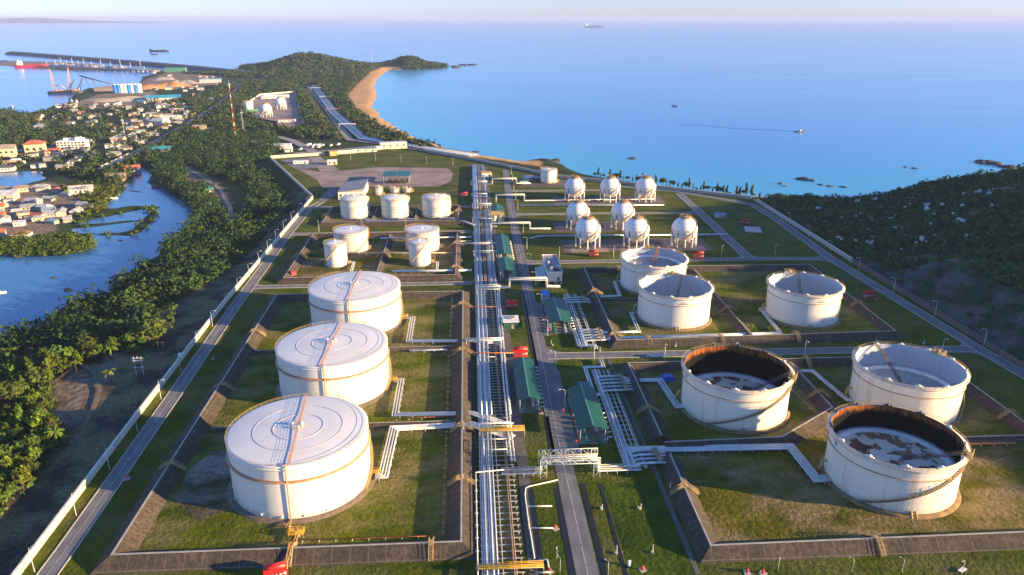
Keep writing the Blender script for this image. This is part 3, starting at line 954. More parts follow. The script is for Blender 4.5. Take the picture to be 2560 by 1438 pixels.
    for k in range(9):
        mh = MB()
        a = -2.9 + .31 * k
        mh.tube([((R - .1) * math.cos(a), (R - .1) * math.sin(a), 1.4), ((R + .45) * math.cos(a), (R + .45) * math.sin(a), 1.4)], .42, 10)
        P_('manway', mh, paint, t)
    return t
BIGG = 'big white roofed tanks left of the pipe rack'
def dir_(p, q):
    return math.atan2(q[1] - p[1], q[0] - p[0])
def walk_angle(bk, fr, z):
    return dir_(at(*bk, z), at(*fr, z))
def down_angle(c, px, z):
    return dir_(c, at(*px, z))
fixed_roof_tank('nearest of the big white roofed tanks, with a weathered roof fleck', -59.1, 224.4, 22.9, 19.7, walk_angle((760, 990), (712, 1168), 20), down_angle((-59.1, 224.4), (712, 1168), 20), BIGG)
fixed_roof_tank('middle big white tank with stained roof rings', -59.5, 294.6, 23.0, 19.6, walk_angle((862, 805), (806, 922), 20), down_angle((-59.5, 294.6), (806, 922), 20), BIGG)
fixed_roof_tank('farthest of the big white roofed tanks, beyond the stained one', -60.2, 367.6, 23.1, 19.6, walk_angle((905, 680), (870, 755), 20), down_angle((-60.2, 367.6), (870, 755), 20), BIGG)

INNER_B = tank_paint('inner_shell_grey', (.42, .47, .55), (.3, .3, .32), .4, .5, .75)
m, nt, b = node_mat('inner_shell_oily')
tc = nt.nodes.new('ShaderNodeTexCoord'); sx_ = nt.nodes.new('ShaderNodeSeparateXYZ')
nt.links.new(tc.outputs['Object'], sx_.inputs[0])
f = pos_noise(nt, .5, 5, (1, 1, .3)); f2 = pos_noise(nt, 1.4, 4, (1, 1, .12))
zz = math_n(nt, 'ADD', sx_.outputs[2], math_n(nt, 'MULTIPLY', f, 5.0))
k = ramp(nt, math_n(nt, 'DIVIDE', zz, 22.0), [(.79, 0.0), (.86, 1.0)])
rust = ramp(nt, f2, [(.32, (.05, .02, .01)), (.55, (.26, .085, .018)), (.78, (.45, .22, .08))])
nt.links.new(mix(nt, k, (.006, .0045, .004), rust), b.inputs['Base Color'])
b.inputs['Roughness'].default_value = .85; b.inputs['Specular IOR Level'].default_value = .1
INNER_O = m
m, nt, b = node_mat('floating_roof_flaking')
f = pos_noise(nt, .2, 3, (1, 1, 1), .45); g = pos_noise(nt, .18, 3)
k = ramp(nt, f, [(.46, 0.0), (.5, 1.0)])
c = mix(nt, k, ramp(nt, g, [(.35, (.13, .055, .025)), (.65, (.34, .2, .1))]), ramp(nt, g, [(.4, (.82, .7, .54)), (.6, (.7, .62, .54))]))
nt.links.new(c, b.inputs['Base Color']); b.inputs['Roughness'].default_value = .7
DECK_F = m
DECK_P = M('floating_roof_dull', (.3, .25, .25), .5, .3, .35, col2=(.42, .36, .37))
DECK_G = M('floating_roof_grey', (.32, .33, .35), .6, .25, .3, col2=(.5, .48, .46))
OPENG = 'open topped floating roof tanks right of the main road'
def open_tank(label, x, y, R, h, depth, inner, deck, stair, ladder, paint=CREAM, sign=None, pontoon=True, rail_a=None, streak=None):
    t = thing('floating_roof_tank', label, 'storage tank', (x, y, 0), OPENG)
    P_('shell', MB().lathe([(R, .9), (R, h)], 120), paint, t)
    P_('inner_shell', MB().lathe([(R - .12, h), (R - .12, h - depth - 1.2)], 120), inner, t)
    P_('base_ring', MB().lathe([(R + 1.6, .02), (R + 1.2, .9), (R - .02, .93)], 96), M('ochre_base_ring', (.33, .2, .07), .9, .3, .4, col2=(.12, .09, .07)), t)
    P_('top_girder', MB().lathe([(R, h - 1.25), (R + 1.05, h - 1.0), (R + 1.2, h - .75), (R + 1.2, h - .6), (R + .05, h - .55), (R + .05, h + .02), (R - .14, h + .02)], 120), M('girder_paint', (.66, .58, .5), .6, .12, .4), t)
    zg = h * .745
    P_('wind_girder', MB().lathe([(R, zg - .12), (R + .5, zg - .1), (R + .5, zg + .08), (R, zg + .12)], 120), M('girder_rust', (.45, .28, .17), .75, .3, .5), t)
    zr = h - depth
    P_('floating_deck', MB().lathe([(R - 3.0, zr), (0, zr - .15)], 96), deck, t)
    if pontoon:
        P_('pontoon', MB().lathe([(R - .2, zr + .25), (R - .3, zr + .95), (R - 3.0, zr + .8), (R - 3.0, zr - .02)], 96), M('pontoon_paint', (.78, .79, .8), .5, .12, .3), t)
    else:
        P_('pontoon', MB().lathe([(R - .2, zr + .1), (R - .45, zr + .35), (R - 3.0, zr)], 96), deck, t)
    lo, n = 12, 0
    for k in range(lo):
        a = 2 * PI * (k + .3) / lo
        mb = MB()
        A = [(r_ * math.cos(a + da), r_ * math.sin(a + da)) for da, r_ in ((-1.5 / R, R - .2), (1.5 / R, R - .2), (1.1 / R, R + .35), (-1.1 / R, R + .35))]
        mb.prism(A, h - .2, h + .35)
        mb.dome(R * math.cos(a), R * math.sin(a), h + .35, .7, .5, 10)
        P_('foam_chamber', mb, paint if inner is not INNER_O or math.sin(a) < .25 else DARKST, t)
    rr = MB(); ring_rail(rr, R + 1.15, h - .6, 72)
    P_('rim_railing', rr, RAIL, t)
    a0, a1 = stair
    st, sr = stair_strip(R + .1, .9, h - .3, a0, a1)
    s_ = P_('spiral_stair', st, M('stair_steel', (.16, .13, .09), .7, .25, .8), t); P_('stair_rail', sr, RAIL, s_)
    ca, sa = math.cos(a1), math.sin(a1)
    g = MB()
    ux, uy = -sa, ca
    g.box(((R + .3) * ca, (R + .3) * sa, h + .15), (3.2, 5.0, .18), a1)
    for s in (-2.4, 0, 2.4):
        for d_ in (-1.1, 1.7):
            px, py = (R + d_) * ca + ux * s, (R + d_) * sa + uy * s
            g.tube([(px, py, h - 1.2), (px, py, h + 1.5)], .1, 4)
    for q in (.85, 1.5):
        g.tube([((R - 1.1) * ca - ux * 2.4, (R - 1.1) * sa - uy * 2.4, h + q), ((R + 1.7) * ca - ux * 2.4, (R + 1.7) * sa - uy * 2.4, h + q), ((R + 1.7) * ca + ux * 2.4, (R + 1.7) * sa + uy * 2.4, h + q), ((R - 1.1) * ca + ux * 2.4, (R - 1.1) * sa + uy * 2.4, h + q)], .08, 4)
    g.box(((R - .2) * ca, (R - .2) * sa, h + 1.0), (.9, 1.4, 1.3), a1)
    P_('gauge_platform', g, RAIL, t)
    # rolling ladder from the rim down to the deck
    ca, sa = math.cos(ladder), math.sin(ladder)
    L = MB(); n = (-sa * .6, ca * .6)
    p0 = Vector(((R - .3) * ca, (R - .3) * sa, h + .4)); p1 = Vector((R * .12 * ca, R * .12 * sa, zr + .9))
    for s in (-1, 1):
        o = Vector((n[0] * s, n[1] * s, 0))
        L.tube([p0 + o, p1 + o], .17, 4); L.tube([p0 + o + Vector((0, 0, 1)), p1 + o + Vector((0, 0, 1))], .09, 4)
    for k in range(26):
        q = p0.lerp(p1, k / 25)
        L.tube([q + Vector((n[0], n[1], 0)), q - Vector((n[0], n[1], 0))], .14, 4)
    P_('rolling_ladder', L, RUST if deck is DECK_P else M('ladder_steel', (.14, .11, .1), .7, .2, .6), t)
    if True:
        rg = random.Random(int(x * 7))
        for k in range(12):
            fx = MB()
            a = rg.uniform(0, 2 * PI); r_ = rg.uniform(2, R - 5)
            fx.cyl(r_ * math.cos(a), r_ * math.sin(a), zr - .2, zr + .8, .18, n=6)
            P_('roof_leg', fx, WHITEB, t)
    if sign is not None:
        sg = MB()
        rows = ((h * .845, 3.0, .2, 5), (h * .8, 4.6, .3, 8)) if sign[1] == 'bars' else ((h * .88, 1.3, .5, 3), (h * .845, 1.7, .4, 4), (h * .80, 1.1, .25, 3))
        for zc, wd_, hh, cnt in rows:
            for k in range(cnt):
                c0 = sign[0] + (k - cnt / 2) * wd_ / cnt / R
                A = [(c0 + q * wd_ / cnt / R * .72, z) for q, z in ((0, zc - hh), (1, zc - hh), (1, zc + hh), (0, zc + hh))]
                sg.quad(*[((R + .03) * math.cos(a), (R + .03) * math.sin(a), z) for a, z in A])
        P_('tank_marking', sg, M('marking_paint', (.16, .2, .22), .6, .2, 2), t)
    fl = MB()
    fa = PI * .93
    for z in (.0,):
        fl.tube([(R * math.cos(fa), R * math.sin(fa), 5.5), ((R + 1.4) * math.cos(fa), (R + 1.4) * math.sin(fa), 5.2), ((R + 2.4) * math.cos(fa), (R + 2.4) * math.sin(fa), .2)], .55, 6)
    P_('access_steps', fl, RAIL, t)
    pf = MB()
    for da in (-1.75, -1.68):
        pf.tube([(R * math.cos(da), R * math.sin(da), 2), ((R + 1.4) * math.cos(da), (R + 1.4) * math.sin(da), .2)], .35, 6)
    P_('nozzle', pf, RAIL, t)
    return t
def ang_px(c, px, z):
    return dir_(c, at(*px, z))
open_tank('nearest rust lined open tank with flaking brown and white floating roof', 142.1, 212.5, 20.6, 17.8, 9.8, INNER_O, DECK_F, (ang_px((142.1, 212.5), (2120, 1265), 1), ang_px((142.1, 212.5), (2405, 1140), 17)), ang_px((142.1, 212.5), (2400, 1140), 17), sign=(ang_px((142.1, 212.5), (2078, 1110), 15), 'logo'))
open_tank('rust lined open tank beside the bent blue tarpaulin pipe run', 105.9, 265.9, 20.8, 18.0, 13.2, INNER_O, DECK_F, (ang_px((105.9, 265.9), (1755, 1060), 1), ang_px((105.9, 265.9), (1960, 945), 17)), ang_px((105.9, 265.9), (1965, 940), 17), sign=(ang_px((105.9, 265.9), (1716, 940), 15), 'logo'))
open_tank('cream open tank with pale grey inner wall by the right perimeter road', 176.5, 264.5, 20.3, 17.8, 10.5, INNER_B, DECK_G, (-.9, .5), 1.75)
open_tank('grey lined open tank standing alone on the right, below the stone pitched cutting', 175.6, 361.8, 18.4, 18.0, 14, INNER_B, DECK_G, (.3, 1.6), 1.35, WHITE, (ang_px((175.6, 361.8), (2043, 755), 13), 'bars'))
open_tank('grey lined open tank overlapping the one with the lilac floating roof', 106.7, 363.8, 18.7, 17.8, 14, INNER_B, DECK_G, (.2, 1.4), 1.1, WHITE, (ang_px((106.7, 363.8), (1707, 765), 13), 'bars'))
open_tank('open tank with a high lilac brown floating roof and orange ladder', 107.3, 413.2, 18.9, 17.7, 5.2, INNER_B, DECK_P, (.3, 1.5), 1.2, WHITE, pontoon=True)

def dome_tank(label, x, y, R, h, rise, paint, group, bands=True, stair=True, sa0=-1.0):
    t = thing('storage_tank', label, 'storage tank', (x, y, 0), group)
    P_('shell', MB().lathe([(R, .4), (R, h)], 72), paint, t)
    P_('base_ring', MB().lathe([(R + .9, .02), (R + .7, .4), (R, .42)], 64), FLOOR_TANK, t)
    P_('roof', MB().lathe([(R + .15, h - .2), (R + .15, h + .05)] + [(R * math.cos(q), h + .05 + rise * math.sin(q)) for q in [PI / 2 * k / 8 for k in range(9)]], 72), ROOFW if paint is not DOME else DOME, t)
    rl = MB(); ring_rail(rl, R + .2, h + .05, 40, 1.2, .09)
    P_('roof_railing', rl, RAIL, t)
    P_('rim', MB().lathe([(R, h - .5), (R + .4, h - .45), (R + .4, h - .2), (R, h - .15)], 72), MATS['girder_rust'], t)
    if bands:
        for f_ in (.42, .66):
            P_('stiffening_ring', MB().lathe([(R, h * f_ - .12), (R + .3, h * f_ - .1), (R + .3, h * f_ + .1), (R, h * f_ + .12)], 72), M('band_grey', (.4, .36, .32), .7, .2, .5), t)
        sg = MB()
        for k in range(7):
            c0 = -1.62 + (k - 3.5) * .055
            sg.quad(*[((R + .04) * math.cos(a), (R + .04) * math.sin(a), z) for a, z in ((c0, h * .53), (c0 + .042, h * .53), (c0 + .042, h * .565), (c0, h * .565))])
        P_('tank_marking', sg, MATS['marking_paint'], t)
    P_('roof_vent', MB().cyl(0, 0, h + rise - .2, h + rise + .8, .4).dome(0, 0, h + rise + .8, .8, .5), WHITEB, t)
    st, sr = stair_strip(R + .1, .4, h, sa0, sa0 + 1.7, .8, 30)
    s_ = P_('stair', st, RAIL, t); P_('stair_rail', sr, RAIL, s_)
    pl = MB().box((R * .6, R * .72, h + rise * .55), (1.6, 1.6, .9)).box((R + 1.2, -1.0, 1.6), (2.2, 1.4, 2.4))
    P_('valve_platform', pl, RAIL, t)
    return t
DG = 'three domed tanks in a row'
for lab, x in (('left one of the three domed tanks in a row', -91.4), ('middle one of the three domed tanks in a row', -59.2), ('right one of the three domed tanks in a row', -26.8)):
    dome_tank(lab, x, 588.6, 11.3, 14.6, 2.0, DOME, DG)
BG = 'drum shaped beige tanks'
dome_tank('left of the two drum shaped beige tanks with white tops', -81.6, 498.5, 11.6, 13.6, .5, BEIGE, BG, False, sa0=-1.3)
dome_tank('right of the two drum shaped beige tanks with white tops', -33, 497.5, 11.6, 13.6, .5, BEIGE, BG, False, sa0=2)
SG = 'slim white tanks before the beige tanks'
dome_tank('left slim white tank standing before a beige tank', -86.4, 464, 7.0, 14.4, 1.1, WHITE, SG, False, sa0=-2.9)
dome_tank('right slim white tank standing before a beige tank', -32.7, 463, 6.9, 14.4, 1.1, WHITE, SG, False, sa0=-2.7)
dome_tank('lone white tank near the beach wall', 76.5, 712, 7.8, 12.4, .4, WHITE, None, False, sa0=-1.2)
dome_tank('little white tank behind the domed tanks', -81, 665, 2.9, 7, .6, WHITE, 'little process tanks behind the domed tanks', False)
dome_tank('short white tank in the process yard beside the teal roofed shed', -68, 676, 4.2, 3.2, .5, WHITE, 'little process tanks behind the domed tanks', False)
dome_tank('short grey topped tank right of the short white one', -57, 676, 4.0, 3.0, .5, BEIGE, 'little process tanks behind the domed tanks', False)

# ---------------------------------------------------------------- gas spheres
m, nt, b = node_mat('sphere_paint')
tc = nt.nodes.new('ShaderNodeTexCoord'); sx_ = nt.nodes.new('ShaderNodeSeparateXYZ')
nt.links.new(tc.outputs['Object'], sx_.inputs[0])
fr = math_n(nt, 'FRACT', math_n(nt, 'MULTIPLY', sx_.outputs[2], .42))
ln = math_n(nt, 'LESS_THAN', fr, .13)
f = pos_noise(nt, .3, 4)
c = mix(nt, math_n(nt, 'MULTIPLY', ln, .4), ramp(nt, f, [(.3, (.72, .7, .69)), (.7, (.8, .78, .77))]), (.36, .33, .34))
nt.links.new(c, b.inputs['Base Color']); b.inputs['Roughness'].default_value = .45
SPH = m
LEGG = M('leg_fireproofing', (.2, .21, .24), .8, .2, .5)
def make_sphere():
    t = thing('gas_sphere', 'white gas sphere', 'gas tank', (0, 0, 0))
    R, zc = 8.9, 11.6
    P_('vessel', MB().lathe([(max(.01, R * math.cos(q)), zc + R * math.sin(q)) for q in [-PI / 2 + PI * k / 40 for k in range(41)]], 64), SPH, t)
    for k in range(10):
        a = 2 * PI * (k + .25) / 10
        x, y = R * .97 * math.cos(a), R * .97 * math.sin(a)
        l = P_('leg', MB().cyl(x, y, .4, 8.6, .42, n=10), WHITEB, t)
        P_('leg_sleeve', MB().cyl(x, y, 8.3, 12.2, .55, .32, n=10), LEGG, l)
        P_('footing', MB().box((x, y, .25), (1.5, 1.5, .5)), CONC, l)
    br = MB()
    for k in range(10):
        a, a2 = 2 * PI * (k + .25) / 10, 2 * PI * (k + 1.25) / 10
        p = lambda q, z: (R * .97 * math.cos(q), R * .97 * math.sin(q), z)
        br.tube([p(a, .8), p(a2, 7.8)], .09, 4); br.tube([p(a2, .8), p(a, 7.8)], .09, 4)
    P_('cross_bracing', br, M('brace_steel', (.3, .3, .33), .6, .2, .5), t)
    tp = MB().lathe([(3.9, zc + R - 1.1), (4.0, zc + R - .2), (0, zc + R - .1)], 24)
    ring_rail(tp, 3.9, zc + R - .2, 20, 1.2, .1)
    tp.box((1.2, .4, zc + R + .7), (1.6, 1.2, 1.5)).cyl(-1.4, .6, zc + R - .1, zc + R + 2.2, .3, n=8)
    P_('top_platform', tp, M('platform_rust', (.3, .18, .09), .75, .3, .6), t)
    pts = []
    for k in range(41):
        q = k / 40
        z = .6 + (zc + R - .9) * q
        rr = math.sqrt(max(0, R * R - (z - zc) ** 2)) if z > zc else R
        rr = max(rr, 3.4) + (.35 if z > 3 else .35)
        a = -2.55 + q * 2.6
        if z < zc * .62:
            rr = R + .3 + (zc * .62 - z) * 0.35
        pts.append((rr * math.cos(a), rr * math.sin(a), z))
    sr = MB()
    for dz in (0, .5, 1.0):
        sr.tube([(x, y, z + dz) for x, y, z in pts], .13 if dz else .3, 4)
    P_('spiral_stair', sr, M('sphere_stair', (.34, .24, .14), .75, .25, .8), t)
    tx = MB()
    for k in range(6):
        for z0, hh, ww in ((12.4, .22, .06), (11.5, .3, .035)):
            c0 = -1.52 + (k - 3) * ww
            rr = math.sqrt(R * R - (z0 - zc) ** 2) + .06
            tx.quad(*[(rr * math.cos(a), rr * math.sin(a), z) for a, z in ((c0, z0 - hh), (c0 + ww * .8, z0 - hh), (c0 + ww * .8, z0 + hh), (c0, z0 + hh))])
    P_('vessel_marking', tx, MATS['marking_paint'], t)
    return t
SPG = 'white gas spheres on legs'
sp0 = make_sphere()
for i, (x, y, lab) in enumerate([(81.3, 496.4, 'left sphere of the nearest row of three'), (115, 495.4, 'middle sphere of the nearest row of three'), (148.5, 494.5, 'right sphere of the nearest row of three'),
        (81.3, 545, 'left one of the two spheres in the middle row'), (115, 543, 'right one of the two spheres in the middle row'),
        (91.1, 634, 'left sphere of the farthest row of three'), (121.7, 632.3, 'middle sphere of the farthest row of three'), (152.2, 630.5, 'right sphere of the farthest row of three')]):
    place(sp0, i == 0, (x, y, .06), 0, 'white gas sphere on legs, ' + lab, SPG)
fz = LOW + .3
x, y = at(667, 293, fz); dup(sp0, (x, y, fz), .4, 'nearer of the two spheres in the walled yard beyond the wood', 'spheres in the far walled yard', 1.12)
x, y = at(703, 275, fz); dup(sp0, (x, y, fz), .9, 'farther of the two spheres in the walled yard beyond the wood', 'spheres in the far walled yard', 1.12)
# ================================================================ pump shelters, sheds and buildings
def shelter(label, x0, x1, y0, y1, h, rise, roofmat, group=None, gear=True, patch=None):
    cx, cy = (x0 + x1) / 2, (y0 + y1) / 2
    t = thing('pump_shelter', label, 'shelter', (cx, cy, 0), group)
    r = MB()
    for s, xa in ((-1, x0 - .8), (1, x1 + .8)):
        a = [(cx, y0 - .9), (cx, y1 + .9), (xa, y1 + .9), (xa, y0 - .9)]
        z = [h + rise, h + rise, h, h]
        v = [(p[0], p[1], q) for p, q in zip(a, z)] + [(p[0], p[1], q - .14) for p, q in zip(a, z)]
        fs = [(0, 1, 2, 3), (7, 6, 5, 4), (0, 4, 5, 1), (1, 5, 6, 2), (2, 6, 7, 3), (3, 7, 4, 0)]
        if s < 0:
            fs = [f[::-1] for f in fs][:]
            fs = [tuple(f) for f in fs]
        r._add(v, fs if s > 0 else fs, 0)
    part('roof', r, roofmat, t)
    part('ridge_cap', MB().box((cx, cy, h + rise + .05), (.5, y1 - y0 + 1.8, .1)), M('ridge_flashing', (.1, .3, .25), .5, .1, .4), t)
    n = max(3, int((y1 - y0) / 6) + 1)
    for k in range(n):
        y = y0 + (y1 - y0) * k / (n - 1)
        f = MB()
        for x in (x0 + .3, x1 - .3):
            f.box((x, y, h / 2), (.3, .3, h))
        f.tube([(x0, y, h - .1), (cx, y, h + rise - .25), (x1, y, h - .1)], .14, 4)
        part('portal_frame', f, STEEL, t)
    part('floor_slab', MB().box((cx, cy, .12), (x1 - x0 + .6, y1 - y0 + 4, .24)), M('pump_slab', (.3, .22, .19), .9, .25, .4), t)
    if gear:
        rg = random.Random(int(cx * 13 + cy))
        y = y0 - 1.0
        while y < y1 - 1:
            for q in (-.25, .25):
                xx = cx + (x1 - x0) * q
                g = MB().box((xx, y, .5), (1.3, 2.6, .5)).tube([(xx, y - 1.1, 1.2), (xx, y + .2, 1.2)], .5, 10).tube([(xx, y + .2, 1.2), (xx, y + 1.2, 1.2)], .3, 8).cyl(xx + .1, y + .9, 1.2, 2.5, .18)
                part('pump', g, [GREENP, STEEL][rg.random() < .4], t)
            y += 4.3
        e = MB()
        y = y0 - 1.0
        while y < y1:
            e.tube([(x1 - 1, y, 1.0), (x1 + .4, y, 1.0), (x1 + .4, y, 2.1), (x1 + 2.4, y, 2.1)], .2, 6)
            y += 3.6
        part('discharge_pipe', e, PIPEW, t)
    return t
PSG = 'green roofed pump shelters'
shelter('big green roofed pump shelter left of the main road, below the red skid', 18.4, 26.4, 267.5, 303.5, 5.2, 1.5, GREENR, PSG)
shelter('big green roofed pump shelter right of the main road by the truss bridge', 39.4, 49.4, 243, 274.5, 5.2, 1.9, GREENR, PSG)
shelter('green roofed pump shelter across the road from the grass island, partly sunlit', 39.4, 49.8, 346.5, 378.5, 5.2, 1.7, GREENR, PSG)
shelter('green roofed pump shelter with its right slope sunlit, beside the far pipe track', 18, 26, 463.5, 507, 5, 1.6, GREENR, PSG)
shelter('short dark green pump shelter left of the flat roofed substation', 17.5, 26, 429, 454, 5, 1.6, GREENR, PSG)
shelter('farthest small green pump shelter behind two cream filter vessels', 17.5, 26, 566, 592, 6, 2, GREENR, PSG, False)
sh = shelter('open loading shed with flat teal roof in the gravel yard', -82, -57.5, 712, 734, 7.5, .6, TEALR, None, False)
for k in range(4):
    part('loading_arm', MB().tube([(-78 + 5.5 * k, 710, .2), (-78 + 5.5 * k, 710, 4.5), (-76.5 + 5.5 * k, 708, 5)], .3, 6).box((-76 + 5.5 * k, 716, 2.2), (2.6, 6, 2.4)), DARKST, sh)
# filter vessels with ochre platforms
fv = thing('filter_skid', 'two cream filter vessels under an ochre railed platform', 'filter vessels', (21, 558, 0))
for k in (-2.2, 2.2):
    part('vessel', MB().cyl(21 + k, 558, .8, 8.4, 1.5, n=16).dome(21 + k, 558, 8.4, 1.5, .8), M('cream_vessel', (.68, .58, .38), .5, .1, .4), fv)
    part('vessel_leg', MB().box((21 + k, 558, .4), (2.2, 2.2, .8)), STEEL, fv)
part('platform', MB().box((21, 558, 8.0), (10.5, 5, .3)).box((21, 555.6, 9.2), (10.5, .1, 1.4)).box((21, 560.4, 9.2), (10.5, .1, 1.4)).box((17.2, 558, 9.1), (1.6, 1.6, 2.4)).box((22.5, 558, 9.0), (2.2, 1.6, 2.0)), RAIL, fv)
part('platform_post', MB().tube([(16, 556, 0), (16, 556, 8)], .18, 4).tube([(26, 556, 0), (26, 556, 8)], .18, 4).tube([(26, 560, 0), (26, 560, 8)], .18, 4).tube([(16, 560, 0), (16, 560, 8)], .18, 4), STEEL, fv)
# substation with roof plant
sb = thing('substation', 'flat roofed cream substation on stilts with plant on its roof', 'building', (49.6, 434, 0))
part('wall', MB().box((49.6, 434, 4.9), (8.6, 34, 5.4)), M('substation_wall', (.72, .66, .55), .7, .08, .3), sb)
part('roof', MB().box((49.6, 434, 7.8), (9.2, 34.6, .4)), GREYROOF, sb)
part('parapet', MB().ribbon([(45.1, 416.8), (54.1, 416.8), (54.1, 451.2), (45.1, 451.2)], [(.1, 7.6), (.1, 8.5), (-.1, 8.5), (-.1, 7.6)], True), WHITEB, sb)
part('stilt', MB().box((46, 417.4, 1.1), (.5, .5, 2.2)).box((49.6, 417.4, 1.1), (.5, .5, 2.2)).box((53.4, 417.4, 1.1), (.5, .5, 2.2)).box((53.4, 434, 1.1), (.5, .5, 2.2)).box((46, 434, 1.1), (.5, .5, 2.2)).box((53.4, 450, 1.1), (.5, .5, 2.2)), WHITEB, sb)
for k, (x, y, s) in enumerate(((48, 421, 1.3), (50.5, 420.6, 1.6), (52.2, 424, 1.2), (48.4, 427, 1.1), (47, 432, 1.0))):
    part('roof_fan', MB().box((x, y, 8.5), (2 * s, 2 * s, 1.0)).cyl(x, y, 9, 10.2, .8 * s, n=14), [STEEL, DARKST][k % 2], sb)
part('stair', MB().tube([(49, 415.6, .1), (51.5, 415.6, 2.6)], .5, 4).box((52.3, 415.8, 2.7), (2.4, 1.8, .3)), RAIL, sb)
part('door', MB().box((51.6, 416.96, 3.9), (1.2, .14, 2.3)), DARKST, sb)
aw = thing('awning', 'pale blue lean-to roof beside the substation', 'awning', (42, 431, 0))
rb = MB(); rb._add([(39.6, 416, 3.0), (44.9, 416, 4.6), (44.9, 441, 4.6), (39.6, 441, 3.0), (39.6, 416, 2.86), (44.9, 416, 4.46), (44.9, 441, 4.46), (39.6, 441, 2.86)], [(0, 1, 2, 3), (7, 6, 5, 4), (0, 4, 5, 1), (1, 5, 6, 2), (2, 6, 7, 3), (3, 7, 4, 0)])
part('roof', rb, M('pale_blue_sheet', (.3, .42, .45), .5, .12, .3), aw)
part('post', MB().box((39.8, 416.3, 1.5), (.2, .2, 3)).box((39.8, 428, 1.5), (.2, .2, 3)).box((39.8, 440, 1.5), (.2, .2, 3)).box((44.5, 416.3, 2.2), (.2, .2, 4.4)), STEEL, aw)
hut = thing('hut', 'small dark green hut with a white flat roof beside the pipe track', 'hut', (19.8, 356, 0))
part('wall', MB().box((19.8, 356, 1.9), (7.4, 8, 3.8)), M('dark_green_wall', (.02, .09, .07), .7, .2, .4), hut)
part('roof', MB().box((19.8, 356, 3.95), (8.4, 9, .35)), WHITEB, hut)
part('roof_hatch', MB().cyl(19.9, 357.2, 4.1, 4.5, 2.2, n=20), GREYROOF, hut)
part('door', MB().box((20.6, 351.95, 1.3), (1.2, .12, 2.4)), CONC, hut)
def flat_building(name, label, cx, cy, w, d, h, rz, wallm, roofm, nwin=0, cat='building', z=0.0, door=True, group=None, tilt=0.0):
    t = thing(name, label, cat, (cx, cy, z), group)
    def loc(mb):
        ca, sa = math.cos(rz), math.sin(rz)
        mb.v = [(cx + x * ca - y * sa, cy + x * sa + y * ca, z + zz) for x, y, zz in mb.v]
        return mb
    part('wall', loc(MB().box((0, 0, h / 2 - .25), (w, d, h + .5))), wallm, t)
    rf = MB().box((0, 0, h + .18), (w + .8, d + .8, .35))
    if tilt:
        rf.v = [(x, y, zz + tilt * (x / w + .5)) for x, y, zz in rf.v]
    part('roof', loc(rf), roofm, t)
    for k in range(nwin):
        x = -w / 2 + w * (k + .5) / nwin
        part('window', loc(MB().box((x, -d / 2 - .04, h * .58), (min(1.8, w / nwin * .55), .14, h * .3))), GLASS, t)
    if door:
        part('door', loc(MB().box((w * .3, -d / 2 - .05, 1.1), (1.1, .14, 2.1))), DARKST, t)
    return t
flat_building('control_building', 'white gabled workshop with a wide grey roof behind the left domed tank', -104, 669, 22, 42, 6.6, 0.03, WHITEB, GREYROOF, 5, tilt=2.4)
flat_building('gatehouse', 'cream gatehouse with dark windows at the end of the car park', -148, 818, 10, 9, 4.2, .12, WALLP, WHITEB, 2)
flat_building('guard_hut', 'little white guard hut on the lawn by the car park', -183, 825, 15, 6, 2.6, .08, WHITEB, WHITEB, 3)
flat_building('gate_office', 'flat roofed cream building built into the back wall', -92, 923, 32, 12, 6.5, .28, WALLP, WHITEB, 4)
flat_building('solar_shed', 'long low shed with a blue grey roof along the back wall', -122, 897, 26, 9, 4.2, .18, WALLP, M('blue_grey_sheet', (.15, .19, .3), .5, .1, .3), 3)
flat_building('gate_canopy', 'orange entrance canopy over the gate in the back wall', -156, 874, 9, 7, 4.6, .35, M('orange_wall', (.6, .33, .12), .7, .1, .4), M('orange_roof', (.62, .36, .14), .7, .1, .4), 0)
flat_building('pipe_kiosk', 'small orange and white kiosk standing at the far end of the plant road', 17, 742, 10, 9, 4, .1, WHITEB, M('orange_roof', (.62, .36, .14), .7, .1, .4), 2)
flat_building('analyser_shed', 'blue grey shed between the plant road and the lone white tank', 58, 722, 8, 9, 3.4, .2, STEEL, M('pale_grey_sheet', (.5, .55, .6), .5, .1, .3), 1)
flat_building('analyser_shed', 'dark shed next to the lone white tank near the beach wall', 66, 716, 9, 8, 3.6, .1, DARKST, M('dark_blue_sheet', (.05, .08, .13), .5, .1, .3), 1)
flat_building('teal_kiosk', 'tiny teal roofed kiosk before the blue grey shed', 52, 706, 8, 5, 2.8, .1, STEEL, TEALR, 1)
flat_building('kiosk', 'tiny teal roofed kiosk on the lawn by the pipe fan', 47, 284, 4.2, 3.2, 2.6, 0, STEEL, TEALR, 1)
flat_building('blue_canopy_hut', 'narrow bright blue hut on the corner before the sunlit pump shelter', 41.2, 391, 3.6, 9, 4.4, 0, STEEL, M('bright_blue_sheet', (.02, .2, .5), .5, .15, .4), 0)

